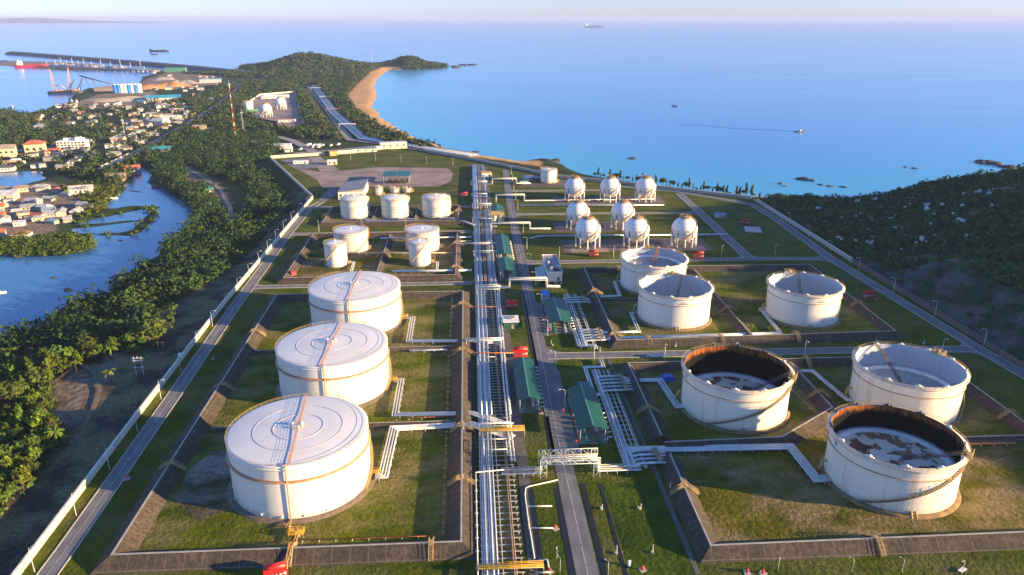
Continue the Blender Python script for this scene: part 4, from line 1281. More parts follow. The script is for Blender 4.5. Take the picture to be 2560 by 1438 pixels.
# ================================================================ pipework
def offset_line(pts, d):
    P = [Vector((p[0], p[1])) for p in pts]
    out = []
    for i, p in enumerate(P):
        d1 = (p - P[i - 1]).normalized() if i else (P[1] - p).normalized()
        d2 = (P[i + 1] - p).normalized() if i < len(P) - 1 else d1
        n1 = Vector((-d1.y, d1.x)); n2 = Vector((-d2.y, d2.x))
        m_ = n1 + n2
        m_ = m_ / max(.3, m_.dot(n1))
        out.append((p.x + m_.x * d, p.y + m_.y * d))
    return out
def pipeline(label, pts, offs, z=1.0, r=.3, mat=None, cat='pipeline', name='pipeline', step=5.0, sleeper=None, group=None, zs=None, posts=True):
    """parallel pipes on small supports; offs lists the lateral offsets, each pipe its own part"""
    mat = mat or PIPEW
    t = thing(name, label, cat, (pts[0][0], pts[0][1], 0), group)
    for k, o in enumerate(offs):
        L = offset_line(pts, o)
        zz = zs or [z] * len(L)
        part('pipe', MB().tube([(x, y, q) for (x, y), q in zip(L, zz)], r if isinstance(r, (int, float)) else r[k], 8), mat[k % len(mat)] if isinstance(mat, list) else mat, t)
    if posts:
        w = max(abs(min(offs)), abs(max(offs))) + .5
        lo, hi = min(offs) - .4, max(offs) + .4
        n = 0
        P = [Vector((p[0], p[1])) for p in pts]
        zq = zs or [z] * len(P)
        for i, (a, b_) in enumerate(zip(P, P[1:])):
            Ln = (b_ - a).length
            if Ln < 2: continue
            d = (b_ - a) / Ln; q = Vector((-d.y, d.x))
            s = min(2.0, Ln / 2)
            while s < Ln - .5 and n < 95:
                c = a + d * s
                zc = zq[i] + (zq[i + 1] - zq[i]) * s / Ln
                mb = MB()
                p0, p1 = c + q * lo, c + q * hi
                mb.tube([(p0.x, p0.y, zc - .38), (p1.x, p1.y, zc - .38)], .12, 4)
                for p in (p0, p1):
                    mb.tube([(p.x, p.y, 0), (p.x, p.y, zc - .3)], .11, 4)
                part('pipe_support', mb, sleeper or STEEL, t)
                s += step; n += 1
    return t
PLG = 'pipelines serving the tanks'
def tri(*o):
    return list(o)
pipeline('bundle of four pale pipes bending from the nearest big roofed tank to the pipe track', ats([(938, 1198), (958, 1196), (985, 1078), (1180, 1068)]) + [(14.5, 245)], [-1.6, -.6, .5, 1.5], group=PLG, z=1.3)
pipeline('bundle of pale pipes bending from the middle big roofed tank to the pipe track', ats([(985, 958), (1003, 957), (988, 1044), (1180, 1040)]) + [(14.5, 254)], [-1.1, 0, 1.1], group=PLG, z=1.3)
pipeline('bundle of pale pipes bending from the farthest big roofed tank to the pipe track', ats([(1010, 800), (1032, 800), (1022, 859), (1180, 858)]) + [(14.5, 331)], [-1.1, 0, 1.1], group=PLG, z=1.3)
pipeline('pale pipes from the stained middle roofed tank over the divider bund by the farthest one', [(-30, 326), (-12, 326)], [0, .7], z=1.0, group=PLG)
pipeline('pair of thick pipes along the front of the domed tanks', ats([(915, 556), (1160, 557)]) + [(4, 551)], [-1.3, 0], z=1.4, r=.55, group=PLG, mat=PIPEB)
pipeline('pale pipes crossing behind the beige tanks to the pipe track', ats([(950, 600), (1180, 597)]), [-.7, .5], z=1.3, r=.4, group=PLG)
pipeline('cream pipe crossing between the slim tanks', ats([(872, 637), (1138, 637), (1142, 608), (1180, 607)]), [0], z=1.3, r=.35, group=PLG, mat=M('cream_pipe', (.62, .52, .36), .5, .12, .4))
pipeline('thick pale pipes in front of the slim white tanks', ats([(980, 683), (1180, 681)]), [-.9, .4], z=1.4, r=.5, group=PLG)
pipeline('short pipes dropping from the left slim tank', ats([(876, 660), (885, 660), (878, 682)]), [-.5, .5], z=1.2, r=.35, group=PLG)
pipeline('short pipes dropping from the right slim tank', ats([(1082, 660), (1094, 660), (1092, 680)]), [-.5, .5], z=1.2, r=.35, group=PLG)
for lab, x in (('left', -91.4), ('middle', -59.2), ('right', -26.8)):
    pipeline('short looped pipe at the foot of the %s domed tank' % lab, [(x + 4, 577), (x + 4, 573.5), (x + 14, 572.5), (x + 14, 567)], [0, .8], z=1.4, r=.4, group=PLG)
# right-hand tanks
pipeline('pale pipe pair bending from the rust lined tank beside the blue tarpaulin', ats([(1560, 958), (1650, 956), (1694, 1022), (1718, 1020)]), [-1.3, -.3, .9], z=1.3, group=PLG, r=.36)
pipeline('long pale pipe bundle running to the nearest rust lined tank', ats([(1560, 1132), (1975, 1124), (2040, 1205), (2072, 1203)]), [-1.5, -.5, .5, 1.5], z=1.3, group=PLG, r=.36)
pipeline('pale pipes bending from behind the rust lined tank to the cream open tank', ats([(1978, 934), (2030, 933), (2118, 1006), (2140, 1006)]), [-.9, .3], z=1.3, group=PLG, r=.4)
pipeline('pale pipe bending to the overlapping grey lined tank', ats([(1500, 838), (1597, 835), (1578, 788), (1592, 787)]), [-.5, .6], z=1.3, group=PLG, r=.36)
pipeline('long pale pipe on sleepers running to the lone grey lined tank', ats([(1500, 852), (1948, 838), (1900, 778), (1920, 776)]), [-.8, .3], z=1.3, group=PLG, r=.45)
pipeline('pale pipe bending to the lilac roofed open tank', ats([(1480, 748), (1550, 745), (1536, 710), (1552, 708)]), [-.5, .6], z=1.3, group=PLG, r=.36)
pipeline('pipe run bent round the sphere pad at the nearest sphere row', [(14, 541), (20, 541)], [0, .8], z=3, r=.3, group=PLG)
pipeline('long pipe pair passing between the sphere rows', ats([(1325, 600), (1350, 594), (1820, 590)]), [-.6, .6], z=1.2, r=.4, group=PLG, mat=PIPEB)
pipeline('long pipe pair in front of the farthest sphere row', ats([(1300, 517), (1660, 516)]), [-.6, .6], z=1.2, r=.4, group=PLG, mat=PIPEB)
# fire water lines
FWG = 'thin red oxide fire water pipes'
pipeline('thin rust pipe with stubs along the inner foot of the near left bund', ats([(740, 1357), (1108, 1345), (1118, 1050)]), [0], z=.9, r=.13, mat=REDPIPE, group=FWG, step=5)
pipeline('thin rust pipe looping round the middle roofed tank yard', ats([(978, 1052), (1118, 1046), (1122, 882), (985, 876)]), [0], z=.9, r=.13, mat=REDPIPE, group=FWG, step=5)
pipeline('thin pale rust pipe looping round the farthest roofed tank yard', ats([(1005, 742), (1130, 742), (1126, 860)]), [0], z=.9, r=.13, mat=M('pale_rust_pipe', (.5, .3, .2), .6, .2, .5), group=FWG, step=6)
pipeline('orange pipe crossing the track to the near red skid', ats([(1128, 880), (1160, 868), (1190, 886), (1285, 886)], 1.5), [0], z=2.2, r=.22, mat=M('orange_pipe', (.6, .2, .06), .5, .15, .5), group=FWG, step=7)
pipeline('orange pipe crossing the track to the farther red skid', ats([(1130, 770), (1160, 757), (1185, 770), (1265, 770)], 1.5), [0], z=2.2, r=.22, mat=MATS['orange_pipe'], group=FWG, step=7)
pipeline('red pipe running past the lone grey lined tank to the red valve skid', ats([(1790, 757), (2100, 750), (2195, 752)]), [0], z=1.4, r=.22, mat=REDPIPE, group=FWG, step=6)
pipeline('orange red pipe right of the nearest rust lined open tank', ats([(2405, 1117), (2540, 1114)]), [0, .6], z=1.0, r=.2, mat=MATS['orange_pipe'], group=FWG)
pipeline('thin ochre pipe running down from the rust lined tank to a yellow crossing', ats([(1975, 975), (2060, 1055)]), [0], z=.8, r=.14, mat=RAIL, group=FWG)
pipeline('ochre pipe right of the overlapping grey lined tank', ats([(1772, 789), (1822, 788), (1795, 752)]), [0], z=.8, r=.16, mat=RAIL, group=FWG)

PB = ats([(722, 1306), (714, 1322), (744, 1328), (734, 1356)], 1) + [(-54.6, 189), (-55, 184.6), (-55.6, 180)] + ats([(712, 1420), (690, 1432)], 1)
pipeline('orange pipe from the nearest big tank over the near bund to the red skid', PB, [0, .7], r=.2, mat=[MATS['orange_pipe'], RAIL], group=FWG, step=30, zs=[1.2, 1.2, 1.2, 1.2, 1.4, 3.7, 1.4, 1.2, 1.2])
x, y = at(742, 1340); vpf = MB().box((x, y, 1.4), (4.6, 2.6, .15))
for dx in (-2.2, 0, 2.2):
    for dy in (-1.2, 1.2):
        vpf.tube([(x + dx, y + dy, 0), (x + dx, y + dy, 2.6)], .08, 4)
for q in (2.0, 2.6):
    vpf.tube([(x - 2.2, y - 1.2, q), (x + 2.2, y - 1.2, q), (x + 2.2, y + 1.2, q), (x - 2.2, y + 1.2, q)], .07, 4, closed=True)
single('valve_platform', vpf, YELLOW, 'yellow railed valve platform between the nearest big tank and the near bund', 'platform', (x, y, 0))
# main pipe track: three stretches on sleepers
def track(label, y0, y1, xs, xa, xb, dy, zt=1.15, group='stretches of the main pipe track'):
    t = thing('pipe_track', label, 'pipe rack', ((xa + xb) / 2, y0, 0), group)
    sh_ = lambda y: (y - 150) * .0035
    for x, r, m_, dz in xs:
        part('pipe', MB().tube([(x + sh_(y0), y0, zt + r + dz), (x + sh_(y1), y1, zt + r + dz)], r, 8), m_, t)
    n = min(99, int((y1 - y0) / dy))
    for k in range(n):
        y = y0 + (y1 - y0) * (k + .5) / n
        s = sh_(y)
        part('sleeper', MB().box(((xa + xb) / 2 + s, y, zt - .12), (xb - xa, .28, .24)).box((xa + .6 + s, y, .5), (.3, .3, 1.0)).box((xb - .6 + s, y, .5), (.3, .3, 1.0)).box(((xa + xb) / 2 + s, y, .5), (.3, .3, 1.0)), M('sleeper_steel', (.42, .42, .4), .6, .15, .5), t)
    return t
dark = struct('track_bed', MB().sheet([(.6, 150), (14.5, 150), (16.8, 790), (2.4, 790)], .03), lawn_mat('track_bed_ground', (.022, .036, .008), (.05, .075, .01), (.07, .065, .06), .9, 77))
def bundle(a, b_, n, r, mats, dz=0.0):
    return [(a + (b_ - a) * k / max(1, n - 1), r * (1 + .25 * ((k * 7) % 3 - 1)), mats[k % len(mats)], dz) for k in range(n)]
X1 = bundle(1.5, 5.9, 8, .24, [PIPEW, PIPEW, PIPEB, PIPEW]) + [(7.4, .14, PIPEB, 0), (10.6, .2, PIPEBR, 0), (11.2, .2, PIPEBR, 0)]
track('near stretch of the main pipe track with a ladder of sleepers', 150, 262, X1, 1.0, 13.6, 3.0)
X2 = bundle(1.4, 6.6, 9, .26, [PIPEB, PIPEW, PIPEW, PIPEB]) + [(10, .2, PIPEBR, 0), (10.6, .24, PIPEBR, 0), (12.6, .3, PIPEW, .1), (14.2, .3, PIPEW, .1)]
track('middle stretch of the main pipe track beside the long shelter', 262, 415, X2, .9, 15.0, 2.6)
X3 = bundle(1.4, 5.4, 6, .3, [PIPEB, PIPEW, PIPEB]) + bundle(9.6, 13.6, 6, .26, [PIPEB, PIPEW]) + [(7.2, .22, PIPEBR, .5), (8.0, .22, PIPEBR, .5)]
track('far stretch of the main pipe track beyond the cross road', 415, 600, X3, 1.0, 14.4, 4)
X4 = bundle(1.2, 5.2, 7, .34, [PIPEB, PIPEW, PIPEB]) + bundle(6.4, 8.4, 3, .3, [PIPEBR, PIPEW]) + bundle(10.2, 12.6, 3, .3, [PIPEB])
track('farthest stretch of the main pipe track towards the beach wall', 600, 792, X4, 1.0, 13.4, 8, 2.2)
# right-hand pipe tracks beside the pump shelters
track('pipe track right of the near pump shelter', 222, 300, bundle(52.6, 55.6, 5, .28, [PIPEW, PIPEB]) + [(57.6, .16, PIPEW, 0), (59.4, .2, PIPEW, 0), (60.2, .12, PIPEB, 0)], 52, 60.6, 3.4, group='pipe tracks beside the right pump shelters')
track('pipe track right of the partly sunlit pump shelter', 326, 398, bundle(51.6, 54.8, 4, .28, [PIPEW, PIPEB]) + [(57.6, .2, PIPEW, 0), (58.6, .16, PIPEB, 0)], 51, 59, 4, group='pipe tracks beside the right pump shelters')
# fanned manifolds where the pipes dive under the bund
def manifold(label, x0, x1, y0, y1, n, group='fanned pipe manifolds'):
    t = thing('pipe_manifold', label, 'pipe manifold', ((x0 + x1) / 2, (y0 + y1) / 2, 0), group)
    for k in range(n):
        y = y0 + (y1 - y0) * k / (n - 1)
        part('pipe', MB().tube([(x0 - 1, y, .9), (x0 + 1.4, y, 2.0), (x1 - 4, y + .2, 2.0), (x1, y * .75 + .25 * (y0 + y1) / 2, 1.2)], .46, 8), [PIPEW, PIPEB][k % 2], t)
    part('header', MB().tube([(x0 - .4, y0 - 1.5, 1.2), (x0 - .4, y1 + 1.5, 1.2)], .5, 8), PIPEW, t)
    br = MB()
    for q in (0, 1.5):
        x = x1 - 4.6 + q
        br.tube([(x, y0 - 1.2, .1), (x, y0 - .6, 2.9), (x, y1 + .6, 2.9), (x, y1 + 1.2, .1)], .12, 4)
        br.tube([(x, y0 - .6, 3.9), (x, y1 + .6, 3.9)], .08, 4)
    br.box((x1 - 3.85, (y0 + y1) / 2, 2.85), (1.4, y1 - y0 + 1.2, .12))
    part('crossing_bridge', br, M('dull_ochre_rail', (.3, .22, .13), .7, .2, .8), t)
    return t
manifold('fan of five fat pipes beside the kiosk and blue tarpaulin', 54.5, 68, 279, 292, 5)
manifold('fan of fat pipes at the end of the partly sunlit shelter', 54, 67, 331, 344, 5)
manifold('fan of pipes below the near right pump shelter', 57, 69, 224, 232, 4)
manifold('flat fan of pipes above the partly sunlit shelter', 52, 66, 383, 390, 3)
pipeline('pale pipe pair looping up across the crossroad on the right', [(53, 277), (50.5, 277), (50.5, 303), (59, 303), (59, 311)], [-.4, .6], z=1.3, r=.36, group=PLG)
pipeline('pale pipe pair looping down beyond the crossroad on the right', [(59, 323), (59, 326.5), (51.4, 326.5), (51.4, 346)], [-.4, .6], z=1.3, r=.36, group=PLG)
pipeline('tall white pipe pair along the left edge of the middle shelter', [(13.6, 228), (13.4, 246), (13.8, 300), (15.2, 400)], [-.6, .6], z=2.0, r=.34, group=PLG, step=6)
pipeline('white pipe along the left edge of the near track', [(.2, 150), (.2, 222), (10, 223)], [0], z=1.9, r=.2, group=PLG, step=6)
# overhead frames over the track
def gantry(label, x0, x1, y0, y1, h, mat, group, sag=0, deck=None, cat='pipe gantry', name='pipe_gantry', pip=2):
    t = thing(name, label, cat, ((x0 + x1) / 2, (y0 + y1) / 2, 0), group)
    for x in (x0, x1):
        p = MB()
        for y in (y0, y1):
            p.tube([(x, y, 0), (x, y, h)], .16, 4)
        p.tube([(x, y0, h), (x, y1, h)], .16, 4)
        part('trestle', p, mat, t)
    f = MB()
    for y in (y0, y1):
        f.tube([(x0, y, h), (x1, y, h)], .18, 4)
    n = max(2, int((x1 - x0) / 3))
    for k in range(n + 1):
        x = x0 + (x1 - x0) * k / n
        f.tube([(x, y0, h), (x, y1, h)], .09, 4)
    part('frame', f, mat, t)
    for k in range(pip):
        y = y0 + (y1 - y0) * (k + .5) / pip
        part('pipe', MB().tube([(x0 - 1, y, h + .35), (x1 + 1, y, h + .35)], .22, 8), PIPEW, t)
    if deck:
        d = MB().box(((x0 + x1) / 2, (y0 + y1) / 2, h + .1), (x1 - x0, y1 - y0, .12))
        for y in (y0, y1):
            for q in (.6, 1.1):
                d.tube([(x0, y, h + q), (x1, y, h + q)], .07, 4)
            for k in range(n + 1):
                x = x0 + (x1 - x0) * k / n
                d.tube([(x, y, h), (x, y, h + 1.1)], .06, 4)
        part('walkway', d, deck, t)
    return t
GG = 'steel gantries over the main pipe track'
gantry('white box gantry over the near pipe track', 3.4, 11.6, 232, 239, 4.5, WHITEB, GG, pip=0)
gantry('white pipe gantry beside the near end of the middle tank yard', -4, 14, 249.8, 252.4, 3.6, PIPEW, GG, pip=1)
gantry('yellow walkway over the track at the near pump shelter', 2, 19, 246.8, 248.6, 3.2, RAIL, GG, deck=YELLOW, pip=0)
gantry('yellow walkway over the track at the bottom of the picture', .3, 19, 172.6, 174.0, 2.6, RAIL, GG, deck=YELLOW, pip=0)
gantry('pale gantry carrying pipes from the farthest big roofed tank', -3, 14, 330, 333, 3.6, WHITEB, GG, pip=2)
gantry('low silver frame over the track beside the red skid', 2.2, 10.5, 306, 312, 3.4, STEEL, GG, pip=0)
gantry('silver frame over the track next to the short dark shelter', 3, 16, 400, 408, 4.4, STEEL, GG, pip=1)
gantry('silver frame over the track next to the sunlit shelter', 2, 17, 470, 474, 4.8, STEEL, GG, pip=1)
gantry('rust pipe gantry crossing the track at the beige tanks', -8, 18, 489, 493, 4.6, RUST, GG, pip=2)
gantry('silver frame over the track by the filter vessels', 2, 17, 557, 562, 5, STEEL, GG, pip=1)
gantry('silver frame over the track level with the domed tanks', 2, 17, 600, 606, 5.2, STEEL, GG, pip=1)
gantry('far silver frame over the track before the beach wall', 1.5, 16, 690, 696, 5.2, STEEL, GG, pip=1)
for k, y in enumerate((520, 578, 645)):
    gantry('%s slender steel portal along the far part of the track' % nth(k), 2, 15.5, y, y + 1.6, 4.4, STEEL, GG, pip=0)
# pipe bridges spanning the main road
def road_bridge(label, x0, x1, y, w, h, mat, truss, xl, xr, zl=1.6):
    t = thing('pipe_bridge', label, 'pipe bridge', ((x0 + x1) / 2, y, 0), 'pipe bridges over the main road')
    hi = h + (2.2 if truss else .5)
    for x in (x0, x1):
        p = MB()
        for yy in (y - w / 2, y + w / 2):
            for dx in ((-1.1, 1.1) if truss else (0,)):
                p.tube([(x + dx, yy, 0), (x + dx, yy, hi)], .13, 4)
            if truss:
                for k in range(3):
                    z0, z1 = hi * k / 3, hi * (k + 1) / 3
                    p.tube([(x - 1.1, yy, z0), (x + 1.1, yy, z1)], .08, 4); p.tube([(x - 1.1, yy, z1), (x + 1.1, yy, z1)], .08, 4)
        p.tube([(x, y - w / 2, h), (x, y + w / 2, h)], .12, 4)
        part('trestle', p, mat, t)
    f = MB()
    for yy in (y - w / 2, y + w / 2):
        for z in ((h, hi) if truss else (h,)):
            f.tube([(x0 - 1.1, yy, z), (x1 + 1.1, yy, z)], .14, 4)
        if truss:
            n = 8
            for k in range(n):
                xa, xb = x0 + (x1 - x0) * k / n, x0 + (x1 - x0) * (k + 1) / n
                f.tube([(xa, yy, h if k % 2 else hi), (xb, yy, hi if k % 2 else h)], .09, 4)
                f.tube([(xb, yy, h), (xb, yy, hi)], .08, 4)
    for k in range(8):
        x = x0 + (x1 - x0) * k / 7
        f.tube([(x, y - w / 2, h), (x, y + w / 2, h)], .09, 4)
        if truss:
            f.tube([(x, y - w / 2, hi), (x, y + w / 2, hi)], .09, 4)
    part('truss' if truss else 'beam', f, mat, t)
    for k, o in enumerate((-w * .3, -w * .1, w * .12, w * .32)):
        part('pipe', MB().tube([(xl, y + o, zl), (x0 - .4 + o * .15, y + o, zl), (x0 - .4 + o * .15, y + o, h + .5), (x1 + .4 - o * .15, y + o, h + .5), (x1 + .4 - o * .15, y + o, zl), (xr, y + o, zl)], .26, 8), [PIPEW, M('bridge_pipe_tan', (.45, .38, .3), .5, .15, .4)][k % 2], t)
    for s, (xa, xb) in enumerate(((xl, x0 - 2), (x1 + 2, xr))):
        n = int(abs(xb - xa) / 3)
        for k in range(n):
            x = xa + (xb - xa) * (k + .5) / n
            part('pipe_support', MB().tube([(x, y - w / 2, 0), (x, y - w / 2, zl - .2), (x, y + w / 2, zl - .2), (x, y + w / 2, 0)], .1, 4), STEEL, t)
    return t
road_bridge('lattice truss pipe bridge over the near end of the main road', 23.5, 42, 222.5, 6, 5.6, M('pale_truss_paint', (.55, .62, .6), .5, .12, .5), True, 9, 58)
road_bridge('silver pipe bridge over the main road before the substation', 22.5, 43.5, 411, 5, 6.2, STEEL, False, 2, 52)
road_bridge('silver pipe bridge over the main road at the nearest sphere row', 16, 44, 538, 3.6, 6, STEEL, False, 8, 60)
road_bridge('pale portal pipe bridge over the main road level with the middle spheres', 23, 46.5, 630, 4, 6.4, STEEL, False, 22, 160, 1.2)
road_bridge('far pale pipe bridge over the main road by the orange kiosk', 22, 44, 700, 5, 6, STEEL, False, 14, 58)
# rack continuing along the coast corridor is built with the far plant

# ---------------------------------------------------------------- yellow stair crossings over the bunds
def make_crossing():
    t = thing('bund_crossing', 'stair crossing', 'stair crossing', (0, 0, 0))
    tr = MB(); rl = MB()
    for s in (-1, 1):
        for k in range(8):
            tr.box((s * (4.6 - k * .52), 0, .3 + k * .37), (.55, 1.3, .1))
        for yy in (-.65, .65):
            tr.tube([(s * 4.9, yy, .05), (s * .8, yy, 3.1)], .1, 4)
            for q in (.55, 1.1):
                rl.tube([(s * 4.9, yy, .1 + q), (s * .8, yy, 3.1 + q)], .07, 4)
            for k in range(5):
                x, z = 4.9 - 4.1 * k / 4, .05 + 3.05 * k / 4
                rl.tube([(s * x, yy, z), (s * x, yy, z + 1.1)], .06, 4)
    for yy in (-.65, .65):
        for q in (.55, 1.1):
            rl.tube([(-.8, yy, 3.1 + q), (.8, yy, 3.1 + q)], .07, 4)
    P_('treads', tr.box((0, 0, 3.1), (1.7, 1.3, .12)), RAIL, t)
    P_('railing', rl, RAIL, t)
    return t
cr = make_crossing()
CRG = 'ochre stair crossings over the bunds'
CR = [((-4.6, 217), 0, 'on the bund right of the nearest big roofed tank'), ((-4.6, 252), 0, 'where the nearest and middle big tank yards meet the pipe track'), ((-4.7, 322), 0, 'on the bund beside the orange pipe of the near red skid'), ((-4.8, 382), 0, 'on the bund beside the orange pipe of the farther red skid'),
      ((-106.3, 232), 0, 'on the left bund beside the nearest big roofed tank'), ((-106.6, 292), 0, 'on the left bund beside the middle big roofed tank'), ((-108, 350), 0, 'on the left bund beside the farthest big roofed tank'), ((-13.5, 184.6), PI / 2, 'on the near bund at its right end'), ((-54.5, 184.6), PI / 2, 'on the near bund in front of the nearest big roofed tank'),
      ((69.6, 208), 0, 'on the bund corner nearest the rough grass'), ((120, 179), PI / 2, 'on the near bund in front of the rust lined open tank'), ((70, 262), 0, 'on the bund left of the rust lined tank beside the tarpaulin'), ((86, 331), PI / 2, 'left one of the pair on the crossroad bund'), ((122, 331), PI / 2, 'right one of the pair on the crossroad bund'),
      ((160, 331.5), PI / 2, 'on the crossroad bund before the lone grey lined tank'), ((70.2, 336), 0, 'at the bund corner by the fan of fat pipes'), ((70.4, 398), 0, 'on the bund left of the lilac roofed open tank'), ((138.2, 368), 0, 'on the divider between the grey lined tanks'), ((212.5, 372), 0, 'on the bund right of the lone grey lined tank'),
      ((153, 303.5), PI / 2, 'on the bund behind the rust lined tank, by the crossroad'), ((144.2, 271), 0, 'on the bund between the rust lined and cream open tanks'), ((212.5, 250), 0, 'on the bund at the right edge beside the cream open tank'), ((-58, 478), 0, 'on the divider between the slim tanks'), ((-113, 478), 0, 'on the left bund of the slim tanks'),
      ((-9.5, 500), 0, 'on the bund between the beige tanks and the pipe track'), ((-9.5, 447), 0, 'on the bund between the slim tanks and the pipe track'), ((-113, 585), 0, 'on the left bund of the domed tanks'), ((-9.5, 592), 0, 'on the bund between the domed tanks and the pipe track'), ((92, 440), PI / 2, 'on the back bund behind the lilac roofed tank')]
for i, ((x, y), rz, lab) in enumerate(CR):
    place(cr, i == 0, (x, y, .02), rz, 'ochre stair crossing ' + lab, CRG)

# ---------------------------------------------------------------- red deluge skids
def make_skid(RED):
    t = thing('fire_skid', 'red skid', 'fire skid', (0, 0, 0))
    P_('tank', MB().box((0, 0, 2.5), (6.2, 2.4, 1.5)).tube([(-3.1, 0, 3.2), (3.1, 0, 3.2)], 1.1, 12), RED, t)
    P_('base_frame', MB().box((0, 0, .4), (6.6, 3.2, .35)).box((0, -2.2, .9), (5.6, .8, .5)), RED, t)
    P_('skid_leg', MB().box((-2.7, 0, 1.1), (.3, 2, 1.2)).box((2.7, 0, 1.1), (.3, 2, 1.2)), STEEL, t)
    v = MB()
    for k in range(5):
        v.tube([(-2.2 + 1.1 * k, -2.2, .5), (-2.2 + 1.1 * k, -2.2, 2.0), (-2.2 + 1.1 * k, -1.2, 2.0)], .16, 6)
        v.cyl(-2.2 + 1.1 * k, -2.2, 1.0, 1.5, .32, n=8)
    P_('valve_set', v, RED, t)
    P_('white_rail', MB().tube([(-3, -1.4, 1.9), (3, -1.4, 1.9)], .1, 4).tube([(-3, -1.4, 1.5), (3, -1.4, 1.5)], .1, 4), WHITEB, t)
    return t
sks = [make_skid(RED), make_skid(M('dull_red_paint', (.28, .02, .015), .6, .25, .5))]
for i, (px, py, rz, s, lab) in enumerate([(1300, 890, 0, 1.1, 'bright red fire water skid above the long green shelter left of the road'), (1280, 768, 0, 1.0, 'bright red fire water skid above the dark green hut'), (690, 1440, .2, 1.0, 'bright red skid at the bottom edge before the near bund'),
        (1484, 640, 0, 1.15, 'dark red skid below the left sphere of the nearest row'), (1745, 645, -.1, 1.3, 'dark red skid behind the lilac roofed open tank'), (2172, 744, .1, 1.2, 'dark red skid right of the lone grey lined tank'), (732, 690, 1.2, .9, 'red valve skid on the bund left of the slim tanks'),
        (1862, 560, -.5, 1.2, 'red skid on the lawn right of the diagonal road'), (1160, 492, 0, 1.2, 'dark red skid beside the right domed tank')]):
    x, y = at(px, py)
    k_ = 0 if i < 3 else 1
    place(sks[k_], i in (0, 3), (x, y, .02), rz, lab, 'red fire water skids', s * (.85 if k_ else 1))
single('tarpaulin_cover', MB().box((*at(1668, 950), 1.1), (5.6, 4.2, 2.2), .1, taper=.8), BLUE, 'bright blue tarpaulin over pipe valves beside the rust lined tank', 'tarpaulin', (*at(1668, 950), 0))
x, y = at(1640, 893); single('roadside_trailer', MB().box((x, y, .9), (9.5, 2.2, .9), .02).cyl(x - 3, y - .9, .1, .9, .45).cyl(x + 3, y - .9, .1, .9, .45), M('blue_lorry_paint', (.05, .12, .3), .5, .2, .5), 'low blue trailer parked on the crossroad verge', 'trailer', (x, y, 0))
x, y = at(1800, 543); flat_building('blue_kiosk', 'small blue kiosk with blue roof on the lawn by the right sphere', x, y, 8, 5, 2.6, -.2, STEEL, M('blue_kiosk_roof', (.08, .2, .4), .5, .1, .4), 1, 'kiosk')
x, y = at(1882, 574); single('paved_pad', MB().box((x, y, .1), (12, 16, .12), -.25), M('pinkish_slab', (.55, .4, .4), .8, .1, .4), 'pink paved pad beside the red skid on the lawn', 'paved pad', (x, y, 0))
# ================================================================ street lamps, flood lights, hydrants
def make_lamp(h=8.5):
    t = thing('street_lamp', 'lamp', 'street lamp', (0, 0, 0))
    P_('pole', MB().cyl(0, 0, 0, h, .13, .08, n=8), STEEL, t)
    P_('arm', MB().tube([(0, 0, h - .1), (.9, 0, h + .35), (1.9, 0, h + .4)], .07, 5), STEEL, t)
    P_('lamp_head', MB().box((2.2, 0, h + .38), (.95, .34, .18)), WHITEB, t)
    return t
lp = make_lamp()
first = True
LMP = []
def along(pts, step, off, start):
    P = [Vector(p) for p in pts]
    out = []; s = start
    for a, b_ in zip(P, P[1:]):
        L = (b_ - a).length; d = (b_ - a) / L; n = Vector((-d.y, d.x))
        while s < L:
            q = a + d * s + n * off
            out.append((q.x, q.y, math.atan2(-n.y * (1 if off > 0 else -1), -n.x * (1 if off > 0 else -1))))
            s += step
        s -= L
    return out
def lamps(pts, step, off, start, where, ymin=150):
    global first
    ps = [p for p in along(pts, step, off, start) if p[1] > ymin]
    for i, (x, y, r) in enumerate(ps):
        place(lp, first, (x, y, .02), r, '%s lamp post from the near end %s' % (nth(i), where), 'slim grey lamp posts')
        first = False
lamps(LROAD, 26, 4.2, 10, 'along the left perimeter road', 165)
lamps(MROAD[1:], 37, -5.2, 18, 'along the right side of the main road', 250)
lamps([(40, 311.6), (236, 309)], 33, 0.2, 16, 'along the crossroad between the open tank yards')
lamps([(44, 467), (230, 464)], 36, 0.2, 14, 'along the crossroad before the spheres')
lamps([(250, 250), (246.8, 311), (240.8, 456), (245.2, 560)], 38, -1.0, 30, 'along the right perimeter road')
lamps([(-120, 543), (-20, 543)], 32, 0.2, 8, 'along the crossroad behind the beige tanks')
lamps([(-150, 845), (-15, 800)], 30, 0.2, 20, 'along the back field')
for px, py in ((1322, 1325), (1392, 1398), (1400, 1430), (2130, 1430), (2405, 1435), (2255, 1432), (1945, 1425), (1520, 1438)):
    x, y = at(px, py)
    c = place(lp, False, (x, y, 0), 2.0 + (px % 7) * .4, 'short lamp post on the near lawn, %s' % {1322: 'beside the sleepers and white pipe run', 1392: 'between the drains left of the main road', 1400: 'at the very edge left of the main road', 2130: 'under the near bund of the rust lined tank', 2405: 'beyond the little white bench at the bottom', 2255: 'just left of the little white bench', 1945: 'before the yellow crossing on the near bund', 1520: 'where the bright grass bank meets the main road'}[px], 'short lamp posts on the near lawns', .55)
def make_hydrant():
    t = thing('hydrant', 'hydrant', 'hydrant', (0, 0, 0))
    P_('barrel', MB().cyl(0, 0, 0, 1.1, .28, n=8).dome(0, 0, 1.1, .34, .25, 8), RED, t)
    P_('outlet', MB().tube([(-.6, 0, .8), (.6, 0, .8)], .16, 6), RED, t)
    P_('pad', MB().box((0, 0, .06), (1.8, 1.8, .12)), CONC, t)
    return t
hy = make_hydrant()
